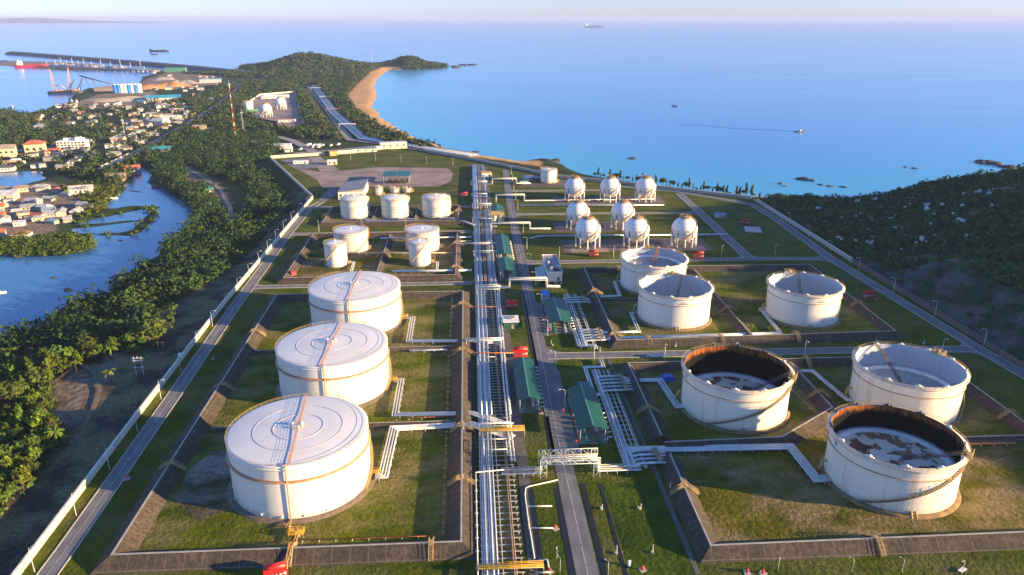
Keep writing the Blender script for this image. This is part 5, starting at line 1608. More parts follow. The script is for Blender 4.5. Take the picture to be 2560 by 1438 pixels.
HYD = [(318, 1197, 'beside the left perimeter road'), (1352, 1033, 'beside the near left pump shelter'), (1440, 1108, 'beside the near right pump shelter'), (1407, 1030, 'between the main road and the near right shelter'), (1388, 1322, 'at the end of the lower white branch pipe'), (1374, 1430, 'at the end of the white elbow pipe at the bottom edge'),
       (1606, 1425, 'on the rough grass at the bottom edge, left of the white post'), (1370, 828, 'beside the partly sunlit pump shelter'), (1868, 1432, 'under the near bund at the bottom edge'), (1907, 1434, 'second along under the near bund at the bottom edge'), (498, 890, 'on the verge past the left wall hydrant bend')]
for i, (px, py, lab) in enumerate(HYD):
    x, y = at(px, py)
    place(hy, i == 0, (x, y, .02), px * .1, 'red hydrant ' + lab, 'red hydrants on concrete pads', 1.1)
# white pipe run with branch stubs on the near lawn
WB = M('white_branch_pipe', (.62, .62, .58), .6, .1, .5)
t = thing('drain_pipe', 'white pipe run turning down the near lawn with two branches', 'pipe', (*at(1320, 1230), 0))
P1 = ats([(1394, 1202), (1322, 1218), (1314, 1222), (1312, 1240), (1320, 1300), (1336, 1398)])
part('pipe', MB().tube([(x, y, .3) for x, y in P1], .24, 6), WB, t)
for a, b_ in (((1317, 1268), (1380, 1267)), ((1328, 1322), (1386, 1322))):
    part('branch', MB().tube([(*at(*a), .3), (*at(*b_), .3)], .26, 6), WB, t)
single('drain_pipe', MB().tube([(*at(*p), .3) for p in ((1346, 1402), (1368, 1402), (1374, 1432), (1340, 1434))], .26, 6), WB, 'white elbow shaped pipe at the bottom edge beside the yellow walkway', 'pipe', (*at(1346, 1402), 0))
# ground level instrument posts on the lawns
ip = thing('marker_post', 'post', 'marker post', (0, 0, 0))
P_('post', MB().cyl(0, 0, 0, 2.4, .09, n=6), WHITEB, ip); P_('box', MB().box((-.9, 0, .3), (1.0, .7, .5)), CONC, ip)
MP = [(1602, 1275, 'highest on the rough grass'), (1505, 1276, 'at the left edge of the rough grass'), (1542, 1380, 'near the bottom left of the rough grass'), (1632, 1378, 'near the bottom right of the rough grass'), (1628, 1010, 'on the lawn before the fan of pipes'), (1378, 862, 'on the grass island'), (1675, 1222, 'beside the bund left of the nearest rust lined tank'),
      (516, 1046, 'on the left verge beside the second roofed tank'), (535, 900, 'on the left verge beside the third roofed tank'), (1500, 880, 'on the crossroad verge'), (2180, 805, 'on the right verge below the cutting'), (2310, 862, 'on the right verge past the lone grey lined tank'), (1690, 868, 'beside the crossroad under the yellow crossings')]
for i, (px, py, lab) in enumerate(MP):
    x, y = at(px, py); place(ip, i == 0, (x, y, .02), px * .07, 'white marker post ' + lab, 'white marker posts with little boxes')

# ================================================================ vegetation
def leafmat(name, dark, lit, rand=.5, sub=.0, tip=None):
    m, nt, b = node_mat(name)
    f = pos_noise(nt, .55, 4); g = pos_noise(nt, .035, 3)
    oi = nt.nodes.new('ShaderNodeObjectInfo')
    hs = nt.nodes.new('ShaderNodeHueSaturation')
    c = mix(nt, ramp(nt, f, [(.36, 0.0), (.66, 1.0)]), dark, lit)
    c = mix(nt, ramp(nt, g, [(.4, 0.0), (.7, .5)]), c, tip or tuple(v * 1.25 for v in lit))
    nt.links.new(c, hs.inputs['Color'])
    nt.links.new(math_n(nt, 'ADD', math_n(nt, 'MULTIPLY', oi.outputs['Random'], rand), 1 - rand * .45), hs.inputs['Value'])
    nt.links.new(math_n(nt, 'ADD', math_n(nt, 'MULTIPLY', oi.outputs['Random'], .05), .475), hs.inputs['Hue'])
    nt.links.new(hs.outputs[0], b.inputs['Base Color'])
    b.inputs['Roughness'].default_value = .75
    b.inputs['Specular IOR Level'].default_value = .2
    return m
LEAF = leafmat('broadleaf_foliage', (.012, .034, .006), (.075, .112, .014), .7)
LEAFY = leafmat('sunny_foliage', (.035, .066, .005), (.145, .175, .012), .5)
LEAFD = leafmat('dark_woodland', (.008, .026, .008), (.042, .078, .018), 0, tip=(.08, .1, .022))
SCRUB = leafmat('hillside_scrub', (.01, .04, .014), (.048, .115, .034), 0)
MANG = leafmat('mangrove', (.03, .055, .006), (.085, .115, .012), .2)
BARK = M('bark', (.09, .065, .045), .9, .3, 2)

def leaf_quads(C, N, size, rng, flat=.5):
    """one randomly turned leaf-clump quad per centre, biased to face along N"""
    n = N + rng.normal(0, flat, N.shape)
    n /= np.linalg.norm(n, axis=1)[:, None] + 1e-9
    a = np.cross(n, rng.normal(0, 1, n.shape)); a /= np.linalg.norm(a, axis=1)[:, None] + 1e-9
    b_ = np.cross(n, a)
    s = size * rng.uniform(.55, 1.35, (len(C), 1))
    s2 = s * rng.uniform(.5, 1, (len(C), 1))
    V = np.stack([C - a * s - b_ * s2 * .6, C + a * s * .3 - b_ * s2, C + a * s + b_ * s2 * .5, C - a * s * .4 + b_ * s2], 1)
    return V.reshape(-1, 3)
def quad_faces(n):
    return np.arange(n * 4).reshape(-1, 4)
def crown_pts(rng, lobes, per):
    Cs, Ns = [], []
    for cx, cy, cz, rx, rz_ in lobes:
        d = rng.normal(0, 1, (per, 3)); d /= np.linalg.norm(d, axis=1)[:, None]
        d[:, 2] = np.abs(d[:, 2]) * 1.0 - .25 * (rng.random(per) < .4)
        r = rng.uniform(.62, 1.06, (per, 1))
        Cs.append(np.array([cx, cy, cz]) + d * r * np.array([rx, rx, rz_])); Ns.append(d)
    return np.concatenate(Cs), np.concatenate(Ns)
def tree_kind(seed, h, spread, lobn, per, leaf, mat, slim=False):
    rng = np.random.default_rng(seed)
    lobes = []
    for k in range(lobn):
        a = rng.uniform(0, 2 * PI); q = rng.uniform(.15, .72) * spread
        z = h * rng.uniform(.45, .82)
        if slim:
            q *= .35; z = h * (.25 + .62 * k / lobn)
        lobes.append((q * math.cos(a), q * math.sin(a), z, spread * rng.uniform(.34, .55) * (1 if not slim else 1.1 - .8 * k / lobn), h * rng.uniform(.14, .24)))
    C, N = crown_pts(rng, lobes, per)
    V = leaf_quads(C, N, leaf, rng)
    me = np_mesh('crown', V, quad_faces(len(C)), mat)
    t = thing('tree', 'tree', 'tree', (0, 0, 0))
    c = link('crown', me, t)
    tr = MB().tube([(0, 0, -1), (rng.uniform(-.2, .2), rng.uniform(-.2, .2), h * .3), (rng.uniform(-.4, .4), rng.uniform(-.4, .4), h * .66)], h * .018 + .05, 6)
    for lx, ly, lz, lr, _ in lobes[:4]:
        tr.tube([(0, 0, h * .32), (lx * .5, ly * .5, lz * .75), (lx * .9, ly * .9, lz)], h * .009 + .02, 5)
    P_('trunk', tr, BARK, t)
    return t
KINDS = [tree_kind(1, 9.5, 4.6, 9, 60, .62, LEAF), tree_kind(2, 8, 4.2, 8, 60, .6, LEAF), tree_kind(3, 11, 4.6, 10, 56, .62, LEAF), tree_kind(4, 7, 3.6, 7, 60, .5, LEAFY), tree_kind(5, 9, 3.6, 9, 56, .52, LEAFY), tree_kind(6, 12, 2.6, 8, 50, .5, LEAF, True)]
KLAB = ['rounded dark green broadleaf tree', 'low spreading dark green tree', 'tall dark green broadleaf tree', 'small bright yellow green tree', 'bright yellow green feathery tree', 'slim upright casuarina tree']
KUSED = [False] * 6
def put_tree(k, x, y, z, s, rz, zone, grp):
    o = place(KINDS[k], not KUSED[k], (x, y, z), rz, KLAB[k] + ' ' + zone, grp, (s, s, s * RNG.uniform(.85, 1.15)))
    KUSED[k] = True
    return o
def poisson(poly, r, rng, zf, maxn=100000, jitter=True):
    P = np.array(poly); lo = P.min(0); hi = P.max(0)
    nx = int((hi[0] - lo[0]) / r) + 1; ny = int((hi[1] - lo[1]) / r) + 1
    gx, gy = np.meshgrid(np.arange(nx), np.arange(ny))
    Q = np.stack([lo[0] + (gx.ravel() + rng.uniform(0, 1, nx * ny)) * r, lo[1] + (gy.ravel() + rng.uniform(0, 1, nx * ny)) * r], 1)
    _, i = seg_d(Q, poly)
    return Q[i][:maxn]
def dirt_at(Q):
    m_ = np.full(len(Q), -1e9)
    for p in DIRT + GRASS + [SAND, SAND2]:
        m_ = np.maximum(m_, sdf(Q, p))
    return m_
# belt between the creek and the perimeter wall
BELT = ats([(-500, 1500), (-200, 1000), (0, 850), (117, 815), (200, 757), (277, 742), (290, 705), (334, 678), (400, 645), (413, 618), (467, 580), (486, 560), (478, 523), (458, 503), (430, 480), (400, 462), (385, 430), (430, 380), (520, 330), (600, 355), (690, 345), (700, 380), (672, 395)], LOW) + \
       [(-158, 655), (-158, 395), (-154, 265), (-151, 177), (-150, 120)]
Q = poisson(BELT, 5.2, RNG, None)
z, d, dp = heights(Q)
gapn = fbm(Q[:, 0] / 17, Q[:, 1] / 17, 77)
ok = (d > 1.5) & (dp > 17.5) & (dirt_at(Q) < .5) & (gapn < .56)
Q, z = Q[ok], z[ok]
# sun-lit brighter kinds grow at the near edge and on the bank foot
dist = np.hypot(Q[:, 0], Q[:, 1] - 0)
vis = (Q[:, 1] > 150)
Q, z, dist = Q[vis], z[vis], dist[vis]
order = np.argsort(dist)
keep = order[:262]
rest = order[262:]
for i in keep:
    x, y = Q[i]
    near = y < 285
    k = int(RNG.choice([0, 1, 4, 3, 2, 5] if near else [0, 1, 2, 3, 0, 4, 2, 5]))
    zone = 'in the near thicket outside the left wall' if near else 'in the belt between the creek and the left wall'
    put_tree(k, x, y, z[i] - .2, RNG.choice([.6, .75, .9, 1.0, 1.15, 1.35]), RNG.uniform(0, 6.28), zone, 'trees %s, %s' % ('in the near thicket' if near else 'in the creek side belt', KLAB[k]))
# casuarinas along the sea wall
n = 0
for k in range(44):
    px = 1478 + k * 9.6 + RNG.uniform(-3, 3)
    if 1620 < px < 1660 and k % 2: continue
    base = 434 + (px - 1478) * .158
    x, y = at(px, base, -2)
    zz = gz(x, y)
    x, y = at(px, base + 3, zz)
    s = RNG.choice([.45, .6, .8, .95, 1.15])
    put_tree(5 if k % 3 else int(RNG.choice([0, 1])), x + 3, y + 4, gz(x + 3, y + 4) - .3, s, RNG.uniform(0, 6), 'in the row behind the sea wall', 'trees in the row behind the sea wall')
# palms
def make_palm():
    t = thing('palm_tree', 'palm', 'palm tree', (0, 0, 0))
    P_('trunk', MB().tube([(0, 0, -.5), (.25, .1, 3.5), (.2, .3, 8)], .16, 6), BARK, t)
    f = MB()
    for k in range(15):
        a = k * 2.4; L = 3.0 + (k % 4) * .25; up = .3 + (k % 5) * .3
        pts = [(.2 + L * q * math.cos(a), .3 + L * q * math.sin(a), 8 + up * 1.6 * q - (1.5 + .8 * (k % 3)) * q * q) for q in (0, .35, .7, 1)]
        for p, q_ in zip(pts, pts[1:]):
            n_ = (-math.sin(a) * .45, math.cos(a) * .45)
            f.quad((p[0] + n_[0], p[1] + n_[1], p[2] - .2), p, q_, (q_[0] + n_[0] * .8, q_[1] + n_[1] * .8, q_[2] - .25))
            f.quad(p, (p[0] - n_[0], p[1] - n_[1], p[2] - .2), (q_[0] - n_[0] * .8, q_[1] - n_[1] * .8, q_[2] - .25), q_)
    P_('fronds', f, LEAFY, t)
    return t
pm = make_palm()
PALMS = [(395, 850, 'beside the utility pole in the scrub'), (150, 1130, 'at the lower end of the bare ground'), (40, 1010, 'at the left edge above the yellow thicket'), (118, 868, 'leaning out of the wood near the creek corner'), (60, 905, 'in the dark wood at the left edge by the creek mouth'), (30, 880, 'at the creek bank by the left edge'), (195, 935, 'on the bare ground left of the transformer'), (285, 905, 'before the transformer on the bare ground'), (283, 960, 'on the dusty track fork'), (330, 870, 'behind the transformer in the clearing'), (330, 765, 'at the creek bend'), (505, 580, 'at the right bank of the creek by the wall'), (540, 470, 'at the clearing by the sandy track'),
         (168, 485, 'behind the village on the point'), (215, 480, 'right edge of the village on the point'), (140, 510, 'among the village roofs on the point'), (58, 600, 'behind the mangrove islet'), (1890, 505, 'beside the end of the sea wall'), (1960, 510, 'on the little beach right of the plant'), (2275, 478, 'on the hill crest against the sea')]
for i, (px, py, lab) in enumerate(PALMS):
    x, y = at(px, py + 8, (-3 if py > 820 else LOW) if px < 1500 else 0); place(pm, i == 0, (x, y, gz(x, y)), px * .3, 'palm tree ' + lab, 'palm trees', RNG.uniform(.8, 1.1))

def woodland(name, Qs, zs, R, Hh, per, leaf, mat, rng):
    n = len(Qs)
    s = rng.uniform(.42, 1.4, n)
    d = rng.normal(0, 1, (n, per, 3)); d /= np.linalg.norm(d, axis=2)[..., None]
    d[..., 2] = np.abs(d[..., 2])
    lump = 1 + .35 * np.sin(d[..., 0] * 5 + rng.uniform(0, 6, (n, 1))) * np.cos(d[..., 1] * 5 + rng.uniform(0, 6, (n, 1)))
    r = rng.uniform(.75, 1.05, (n, per)) * lump
    C = np.empty((n, per, 3))
    C[..., 0] = Qs[:, None, 0] + d[..., 0] * r * R * s[:, None]
    C[..., 1] = Qs[:, None, 1] + d[..., 1] * r * R * s[:, None]
    C[..., 2] = zs[:, None] + (Hh * .25 + d[..., 2] * r * Hh * .75) * (s * rng.uniform(.7, 1.35, n))[:, None]
    C = C.reshape(-1, 3); N = d.reshape(-1, 3)
    sz = leaf
    o = link(name, np_mesh(name, leaf_quads(C, N, sz, rng, .45), quad_faces(len(C)), mat))
    o['kind'] = 'stuff'
    return o
woodland('woodland', Q[rest], z[rest], 4.3, 8.0, 46, .95, LEAFD, RNG)
# woods beyond: village, corridor, headland
FAR = ats([(-500, 640), (-500, 292), (0, 278), (80, 292), (140, 275), (180, 262), (300, 262), (480, 250), (560, 215), (640, 205), (740, 200), (860, 205), (930, 170), (976, 176), (905, 205), (868, 240), (885, 270), (920, 296), (960, 326), (1030, 350), (1100, 374), (1060, 376), (960, 358), (880, 352), (690, 345), (600, 355), (520, 330), (430, 380), (380, 425), (330, 420), (300, 470), (100, 425), (-300, 430)], LOW)
CLEAR = [ats(p, LOW) for p in ([(600, 300), (612, 262), (640, 236), (740, 232), (762, 320), (690, 330), (640, 300)], [(742, 214), (790, 212), (915, 345), (970, 360), (860, 362)], [(620, 345), (700, 345), (745, 395), (870, 380), (860, 362), (760, 352), (700, 335)])]
VILL = [ats(p, LOW) for p in ([(150, 265), (420, 250), (480, 262), (470, 300), (330, 330), (180, 320), (90, 330), (60, 312)], [(270, 330), (470, 270), (480, 300), (400, 352), (300, 410), (240, 400), (150, 380)], [(0, 380), (230, 360), (220, 430), (0, 430)], [(-200, 480), (200, 470), (225, 520), (150, 580), (0, 605), (-200, 610)])]
def scatter_far(step, poly, keepf, rng):
    Q_ = poisson(poly, step, rng, None)
    z_, d_, dp_ = heights(Q_)
    ok_ = (d_ > 2) & (dp_ > 8) & (dirt_at(Q_) < -5)
    for c in CLEAR:
        ok_ &= sdf(Q_, c) < 0
    v = np.zeros(len(Q_), bool)
    for c in VILL:
        v |= sdf(Q_, c) > 0
    ok_ &= (~v) | (rng.random(len(Q_)) < keepf)
    vr, _ = seg_d(Q_, VROAD, False)
    ok_ &= vr > 9
    return Q_[ok_], z_[ok_]
VROAD = ats([(255, 425), (330, 388), (400, 350), (470, 310), (540, 265), (585, 232), (600, 210), (640, 202)], LOW + .3)
Qf, zf = scatter_far(8.5, FAR, .13, RNG)
woodland('woodland', Qf, zf, 5.6, 7.0, 28, 1.7, LEAFD, RNG)
HP = [(HEAD[0] + 380 * math.cos(q), HEAD[1] + 150 + 340 * math.sin(q)) for q in [2 * PI * k / 24 for k in range(24)]]
Qh, zh = scatter_far(10.5, HP, 1, RNG)
woodland('woodland', Qh, zh, 7, 6.5, 18, 2.5, LEAFD, RNG)
HP2 = [(HEAD2[0] + 130 * math.cos(q), HEAD2[1] + 40 + 120 * math.sin(q)) for q in [2 * PI * k / 24 for k in range(24)]]
Qh, zh = scatter_far(10, HP2, 1, RNG)
woodland('woodland', Qh, zh, 7, 7, 20, 2.4, LEAFD, RNG)
# mangroves on the islets and pond dikes
MG = ats([(-30, 638), (-20, 610), (60, 598), (150, 592), (225, 594), (238, 608), (228, 620), (180, 632), (90, 640)], LOW)
Qm = poisson(MG, 3.2, RNG, None); zm, dm, _ = heights(Qm)
mgk = dm > -4
woodland('mangrove_thicket', Qm[mgk], np.maximum(zm[mgk], WATER), 2.6, 3.6, 40, .7, MANG, RNG)
DK = [ats(p, LOW) for p in ([(170, 556), (300, 530), (370, 520), (398, 517), (394, 536), (380, 545), (374, 528), (300, 538), (200, 560)], [(170, 570), (240, 562), (352, 550), (352, 556), (240, 570)], [(380, 545), (394, 536), (352, 584), (330, 592), (322, 584), (345, 575)], [(200, 584), (300, 584), (318, 588), (300, 595), (250, 592)], [(150, 470), (250, 455), (300, 470), (296, 488), (262, 512), (270, 522), (210, 545), (170, 545), (215, 510)])]
for p in DK:
    Qm = poisson(p, 4.4, RNG, None); zm, dm, _ = heights(Qm); mgk = (dm > -1.5) & (RNG.random(len(Qm)) < .75)
    if mgk.sum():
        woodland('mangrove_thicket', Qm[mgk], np.maximum(zm[mgk], WATER), 2.4, 3.2, 34, .75, MANG, RNG)
# undergrowth below the belt trees
Qu = poisson(BELT, 4.0, RNG, None); zu, du, dpu = heights(Qu)
ok = (du > 1) & (dpu > 17.5) & (dirt_at(Qu) < -2) & (Qu[:, 1] > 150) & (Qu[:, 1] < 560)
woodland('undergrowth', Qu[ok], zu[ok], 2.6, 2.6, 26, .7, LEAF, RNG)
# the scrub hill
HILLP = [(256, 445), (262, 640), (330, 672), (480, 640), (700, 560), (700, 150), (330, 150), (300, 260), (286, 330), (280, 400)]
Qs = poisson(HILLP, 5.0, RNG, None); zs_, ds, dps = heights(Qs)
gn = fbm(Qs[:, 0] / 38, Qs[:, 1] / 22, 91)
ok = (ds > 3) & (dps > 6) & (gn < .66)
woodland('hillside_scrub', Qs[ok], zs_[ok] - .4, 3.4, 3.0, 30, 1.0, SCRUB, RNG)
gb = fbm(Qs[:, 0] / 24, Qs[:, 1] / 24, 15)
ok2 = ok & (gb > .5) & (RNG.random(len(Qs)) < .4)
woodland('hillside_scrub', Qs[ok2], zs_[ok2] - .2, 4.2, 5.2, 44, 1.0, leafmat('hillside_bush', (.016, .045, .012), (.06, .115, .03), 0), RNG)
REV = [(254, 250), (253, 440), (284, 440), (292, 250)]
Qs = poisson(REV, 7.5, RNG, None); zs_, _, _ = heights(Qs)
kk = RNG.random(len(Qs)) < .75
woodland('hillside_scrub', Qs[kk], zs_[kk] - .3, 2.4, 2.6, 36, .7, SCRUB, RNG)

# ---------------------------------------------------------------- boulders and sea rocks
def boulder_mesh(seed, mat):
    bm = bmesh.new()
    bmesh.ops.create_icosphere(bm, subdivisions=3, radius=1)
    rg = random.Random(seed)
    ax = [Vector((rg.uniform(-1, 1), rg.uniform(-1, 1), rg.uniform(-1, 1))).normalized() for _ in range(12)]
    for v in bm.verts:
        for a in ax:
            t_ = v.co.dot(a)
            if t_ > .72:
                v.co -= a * (t_ - .72) * .85
        v.co.z *= .62
    me = bpy.data.meshes.new('boulder'); bm.to_mesh(me); bm.free()
    me.materials.append(mat)
    return me
PALEROCK = M('pale_granite', (.42, .42, .4), .9, .25, .8, rand=.4)
DARKROCK = M('wet_dark_rock', (.045, .04, .038), .8, .35, .6)
bms = [boulder_mesh(k, PALEROCK) for k in range(4)]
BO = [(1905, 452 + 0, 4), (2330, 545, 5), (2405, 520, 6), (2440, 515, 5), (2230, 540, 4.5)]
rgb = random.Random(5)
LANDM = [('the end of the sea wall', at(1880, 505)), ('the hill crest', at(2330, 480, 20)), ('the stone pitched cutting', at(2120, 640)), ('the right edge of the picture', at(2550, 600, 30))]
n = 0
Bs = []
while n < 74:
    px, py = rgb.uniform(2010, 2480), rgb.uniform(500, 640)
    if py > 500 + (2560 - px) * .32 + 60: continue
    x, y = at(px, py, 15)
    for _ in range(6):
        x, y = at(px, py, gz(x, y))
    if x < 258: continue
    Bs.append((x, y, rgb.choice([.6, .7, .9, 1.1, 1.4, 2.0]))); n += 1
cnt = {}
lab_of = []
for x, y, s in Bs:
    j = min(range(4), key=lambda q: math.hypot(x - LANDM[q][1][0], y - LANDM[q][1][1]))
    lab_of.append(j)
for j in range(4):
    ids = sorted([i for i in range(len(Bs)) if lab_of[i] == j], key=lambda i: math.hypot(Bs[i][0] - LANDM[j][1][0], Bs[i][1] - LANDM[j][1][1]))
    for r_, i in enumerate(ids):
        x, y, s = Bs[i]
        o = link('boulder', bms[i % 4]); o.location = (x, y, gz(x, y) + 1.9 + s * .35); o.scale = (s * rgb.uniform(.9, 1.6), s, s * rgb.uniform(1.0, 1.7)); o.rotation_euler = (rgb.uniform(-.4, .4), rgb.uniform(-.4, .4), rgb.uniform(0, 6))
        tag(o, '%s pale boulder in the scrub, the %s nearest to %s' % ('big' if s > 1.2 else 'small', nth(r_), LANDM[j][0]), 'boulder', 'pale boulders in the hillside scrub')
rms = [boulder_mesh(20 + k, DARKROCK) for k in range(3)]
RK = [(2010, 449, 9, 3, 'large dark rock in the shallows before the hill'), (2030, 452, 4, 2, 'small dark rock touching the large one before the hill'), (1580, 397, 6, 2.2, 'lone dark rock in the bay above the spheres'), (1950, 460, 3, 2.4, 'pointed dark rock left of the large one'), (1962, 466, 2.5, 1, 'flat rock just under the pointed one'),
      (2050, 462, 3.5, 1.4, 'first of the broken line of rocks near the hill shore'), (2075, 466, 5, 1.2, 'second of the broken line of rocks near the hill shore'), (2108, 468, 4.5, 1.2, 'third of the broken line of rocks near the hill shore'), (2263, 418, 3, 1.4, 'tiny rock offshore, left of a pair'), (2285, 421, 4.5, 1.2, 'tiny rock offshore, right of a pair'),
      (2455, 407, 12, 4, 'long dark reef rock far out on the right'), (2475, 408, 11, 4.5, 'middle reef rock far out on the right'), (2492, 411, 9, 4, 'right reef rock far out on the right'), (2520, 418, 13, 3.5, 'wide reef rock nearer the right edge'), (2515, 431, 8, 2, 'low reef rock beneath the wide one'), (2556, 428, 8, 3, 'reef rock cut by the right edge'),
      (1370, 404, 12, 4, 'dark rock at the beach end behind the lone white tank'), (1352, 402, 9, 3, 'left rock at the beach end behind the lone tank'), (1390, 403, 8, 4, 'right rock at the beach end behind the lone tank'), (1188, 381, 7, 2, 'rock at the beach end of the pipe track'), (1686, 266, 7, 2.5, 'tiny far rock in the open bay'), (1140, 168, 22, 7, 'rock off the headland point'), (1160, 163, 20, 5, 'farther rock off the headland point'), (1180, 162, 26, 5, 'outermost rock off the headland point'),
      (170, 725, 3.2, 1.5, 'low dark rock in the middle of the creek'), (232, 752, 5.5, 3.4, 'left of two bushy dark mounds by the creek bank'), (252, 754, 6, 3.4, 'right of two bushy dark mounds by the creek bank'), (133, 695, 2, .8, 'tiny rock upstream in the creek'), (302, 602, 2, .8, 'tiny rock below the pond dikes')]
for i, (px, py, s, h_, lab) in enumerate(RK):
    x, y = at(px, py, WATER)
    o = link('sea_rock', rms[i % 3]); o.location = (x, y, WATER + .1); o.scale = (s, s * .8, h_ * 1.3); o.rotation_euler = (0, 0, i * 1.7)
    tag(o, lab, 'rock', 'dark rocks in the water')
# ================================================================ roads and yards on the low ground
def ground_strip(name, pts, w, mat, lift=.35):
    out = []
    P = [Vector(p) for p in pts]
    for a, b_ in zip(P, P[1:]):
        n_ = max(1, int((b_ - a).length / 12))
        out += [tuple(a.lerp(b_, k / n_)) for k in range(n_)]
    out.append(tuple(P[-1]))
    zs = [max(gz(*p), LOW) + lift for p in out]
    zs = [max(zs[max(0, i - 2):i + 3]) for i in range(len(zs))]
    return struct(name, MB().ribbon(out, [(w / 2, 0), (-w / 2, 0)], zs=zs), mat)
DUSTY = M('dusty_road', (.24, .22, .21), .9, .15, .1)
ground_strip('village_road', VROAD, 11, DUSTY, .9)
ground_strip('village_road', ats([(-60, 540), (60, 520), (140, 492), (215, 470)], LOW), 7, DUSTY, .9)
ground_strip('gate_road', ats([(795, 386), (760, 368), (735, 355), (700, 345), (640, 335)], LOW), 12, DUSTY, .8)
ground_strip('gate_road', ats([(735, 386), (860, 376), (960, 366), (1060, 378), (1180, 398)], LOW), 9, DUSTY, 1.0)
ground_strip('beach_path', ats([(860, 240), (870, 275), (905, 315), (940, 345)], LOW), 4, DUSTY, .6)
ground_strip('creek_track', ats([(455, 415), (500, 440), (550, 475), (575, 520), (580, 556)], LOW), 4, M('track_dirt', (.3, .25, .19), .95, .2, .2), .4)
ground_strip('creek_track', ats([(60, 958), (150, 905), (260, 868), (290, 848)], -3), 1.4, MATS['track_dirt'], .4)
ground_strip('creek_track', ats([(130, 965), (200, 915), (232, 935), (246, 962), (252, 985), (246, 1010), (232, 1040), (215, 1070)], -3), 1.9, M('dark_track_dirt', (.17, .13, .09), .95, .25, .3), .4)
br = thing('road_bridge', 'concrete bridge carrying the village road over the inlet', 'bridge', (*at(300, 405, LOW), LOW))
A = ats([(268, 420), (335, 388)], LOW)
part('deck', MB().ribbon(A, [(6, LOW + .4), (6, LOW + 1.6), (-6, LOW + 1.6), (-6, LOW + .4)]), CONC, br)
for s in (-1, 1):
    part('parapet', MB().ribbon(A, [(6 * s + .15, LOW + 1.6), (6 * s + .15, LOW + 2.7), (6 * s - .15, LOW + 2.7), (6 * s - .15, LOW + 1.6)]), WALLP, br)
# corridor to the far jetty: verge, service road, pipes
CZ = LOW + 1.0
def cor(px0, px1, w, name, mat, lift):
    return ground_strip(name, ats([px0, px1], LOW), w, mat, lift)
ground_strip('grass_verge', ats([(762, 222), (850, 350)], LOW), 22, lawn_mat('verge_grass', (.06, .075, .015), (.12, .12, .03), (.2, .16, .1), .5, 91), .7)
ground_strip('service_road', ats([(772, 216), (875, 352), (960, 362), (1180, 396)], LOW), 11, M('service_road_grit', (.3, .24, .2), .9, .15, .1), 1.0)
FPC = ats([(786, 215), (835, 285), (908, 349), (960, 357), (1186, 392)], CZ)
t = thing('pipe_track', 'coastal pipe corridor running past the beach to the headland', 'pipe rack', (*FPC[0], CZ), 'stretches of the main pipe track')
for k in range(6):
    L = offset_line(FPC, -6 + 2.6 * k)
    part('pipe', MB().tube([(x, y, CZ + 1.9) for x, y in L], .75, 6), [PIPEW, PIPEB, M('blue_grey_pipe', (.2, .27, .4), .4, .15, .2)][k % 3], t)
for k in range(40):
    q = k / 40 * (len(FPC) - 1); i = int(q); f_ = q - i
    p = Vector(FPC[i]).lerp(Vector(FPC[i + 1]), f_); d = (Vector(FPC[i + 1]) - Vector(FPC[i])).normalized()
    part('sleeper', MB().box((p.x, p.y, CZ + .6), (16, 1.0, 1.0), math.atan2(d.y, d.x) + PI / 2), CONC, t)
for i, (px, py, w, lab) in enumerate([(790, 225, 26, 'farthest'), (815, 247, 26, 'second farthest'), (840, 279, 34, 'reddish'), (868, 318, 26, 'nearest')]):
    x, y = at(px, py, CZ)
    g = thing('pipe_bridge', '%s small footbridge across the coastal pipe corridor' % lab, 'footbridge', (x, y, CZ), 'footbridges over the coastal pipes')
    part('deck', MB().box((x, y, CZ + 5), (w, 4, .6), .05), WHITEB if i != 2 else M('reddish_deck', (.5, .25, .22), .7, .1, .4), g)
    part('post', MB().box((x - w / 2 + 1, y, CZ + 2), (.8, 3, 6)).box((x + w / 2 - 1, y, CZ + 2), (.8, 3, 6)), CONC, g)
wall('pale low wall along the seaward side of the coastal pipe corridor', ats([(808, 218), (862, 292), (905, 345), (960, 352), (1185, 388)], LOW), LOW + 3.2, .7, CONC, LOW - 1)
# far walled yard with two spheres
YP = ats([(612, 266), (650, 240), (737, 233), (760, 318), (700, 328), (690, 306), (640, 296)], LOW)
struct('walled_yard_ground', MB().sheet(YP, LOW + 1.5), PINKG)
wall('cream wall around the far yard with two spheres', YP[:4] + [YP[4]], LOW + 4.5, .8, WALLP, LOW - 1)
x, y = at(622, 276, LOW + 1.5)
dome_tank('white tank on a green bund in the far walled yard', x, y, 8.2, 15, .8, WHITE, None, False, False).location.z = LOW + 1.5
single('green_bund', MB().lathe([(17, LOW + 1.3), (15, LOW + 4.5), (13.5, LOW + 4.5), (12.8, LOW + 1.3)], 20, (x, y, 0)), M('green_bund_paint', (.06, .2, .12), .8, .15, .3), 'green painted bund ring round the far white tank', 'bund wall', (x, y, LOW))
for px, py, w, d, h, mt, lab in ((663, 247, 14, 9, 5, WHITEB, 'white block left of the far yard offices'), (675, 246, 22, 10, 7, WHITEB, 'white office with dark eaves at the back of the far walled yard'), (703, 244, 30, 12, 5, WHITEB, 'long pale office at the back right of the far walled yard'), (718, 305, 26, 9, 4, M('faded_red_roof', (.45, .16, .13), .7, .15, .4), 'low red roofed shed at the front of the far walled yard')):
    x, y = at(px, py, LOW + 1.5); flat_building('yard_building', lab, x, y, w, d, h, .05, WHITEB, mt, 4, z=LOW + 1.5)
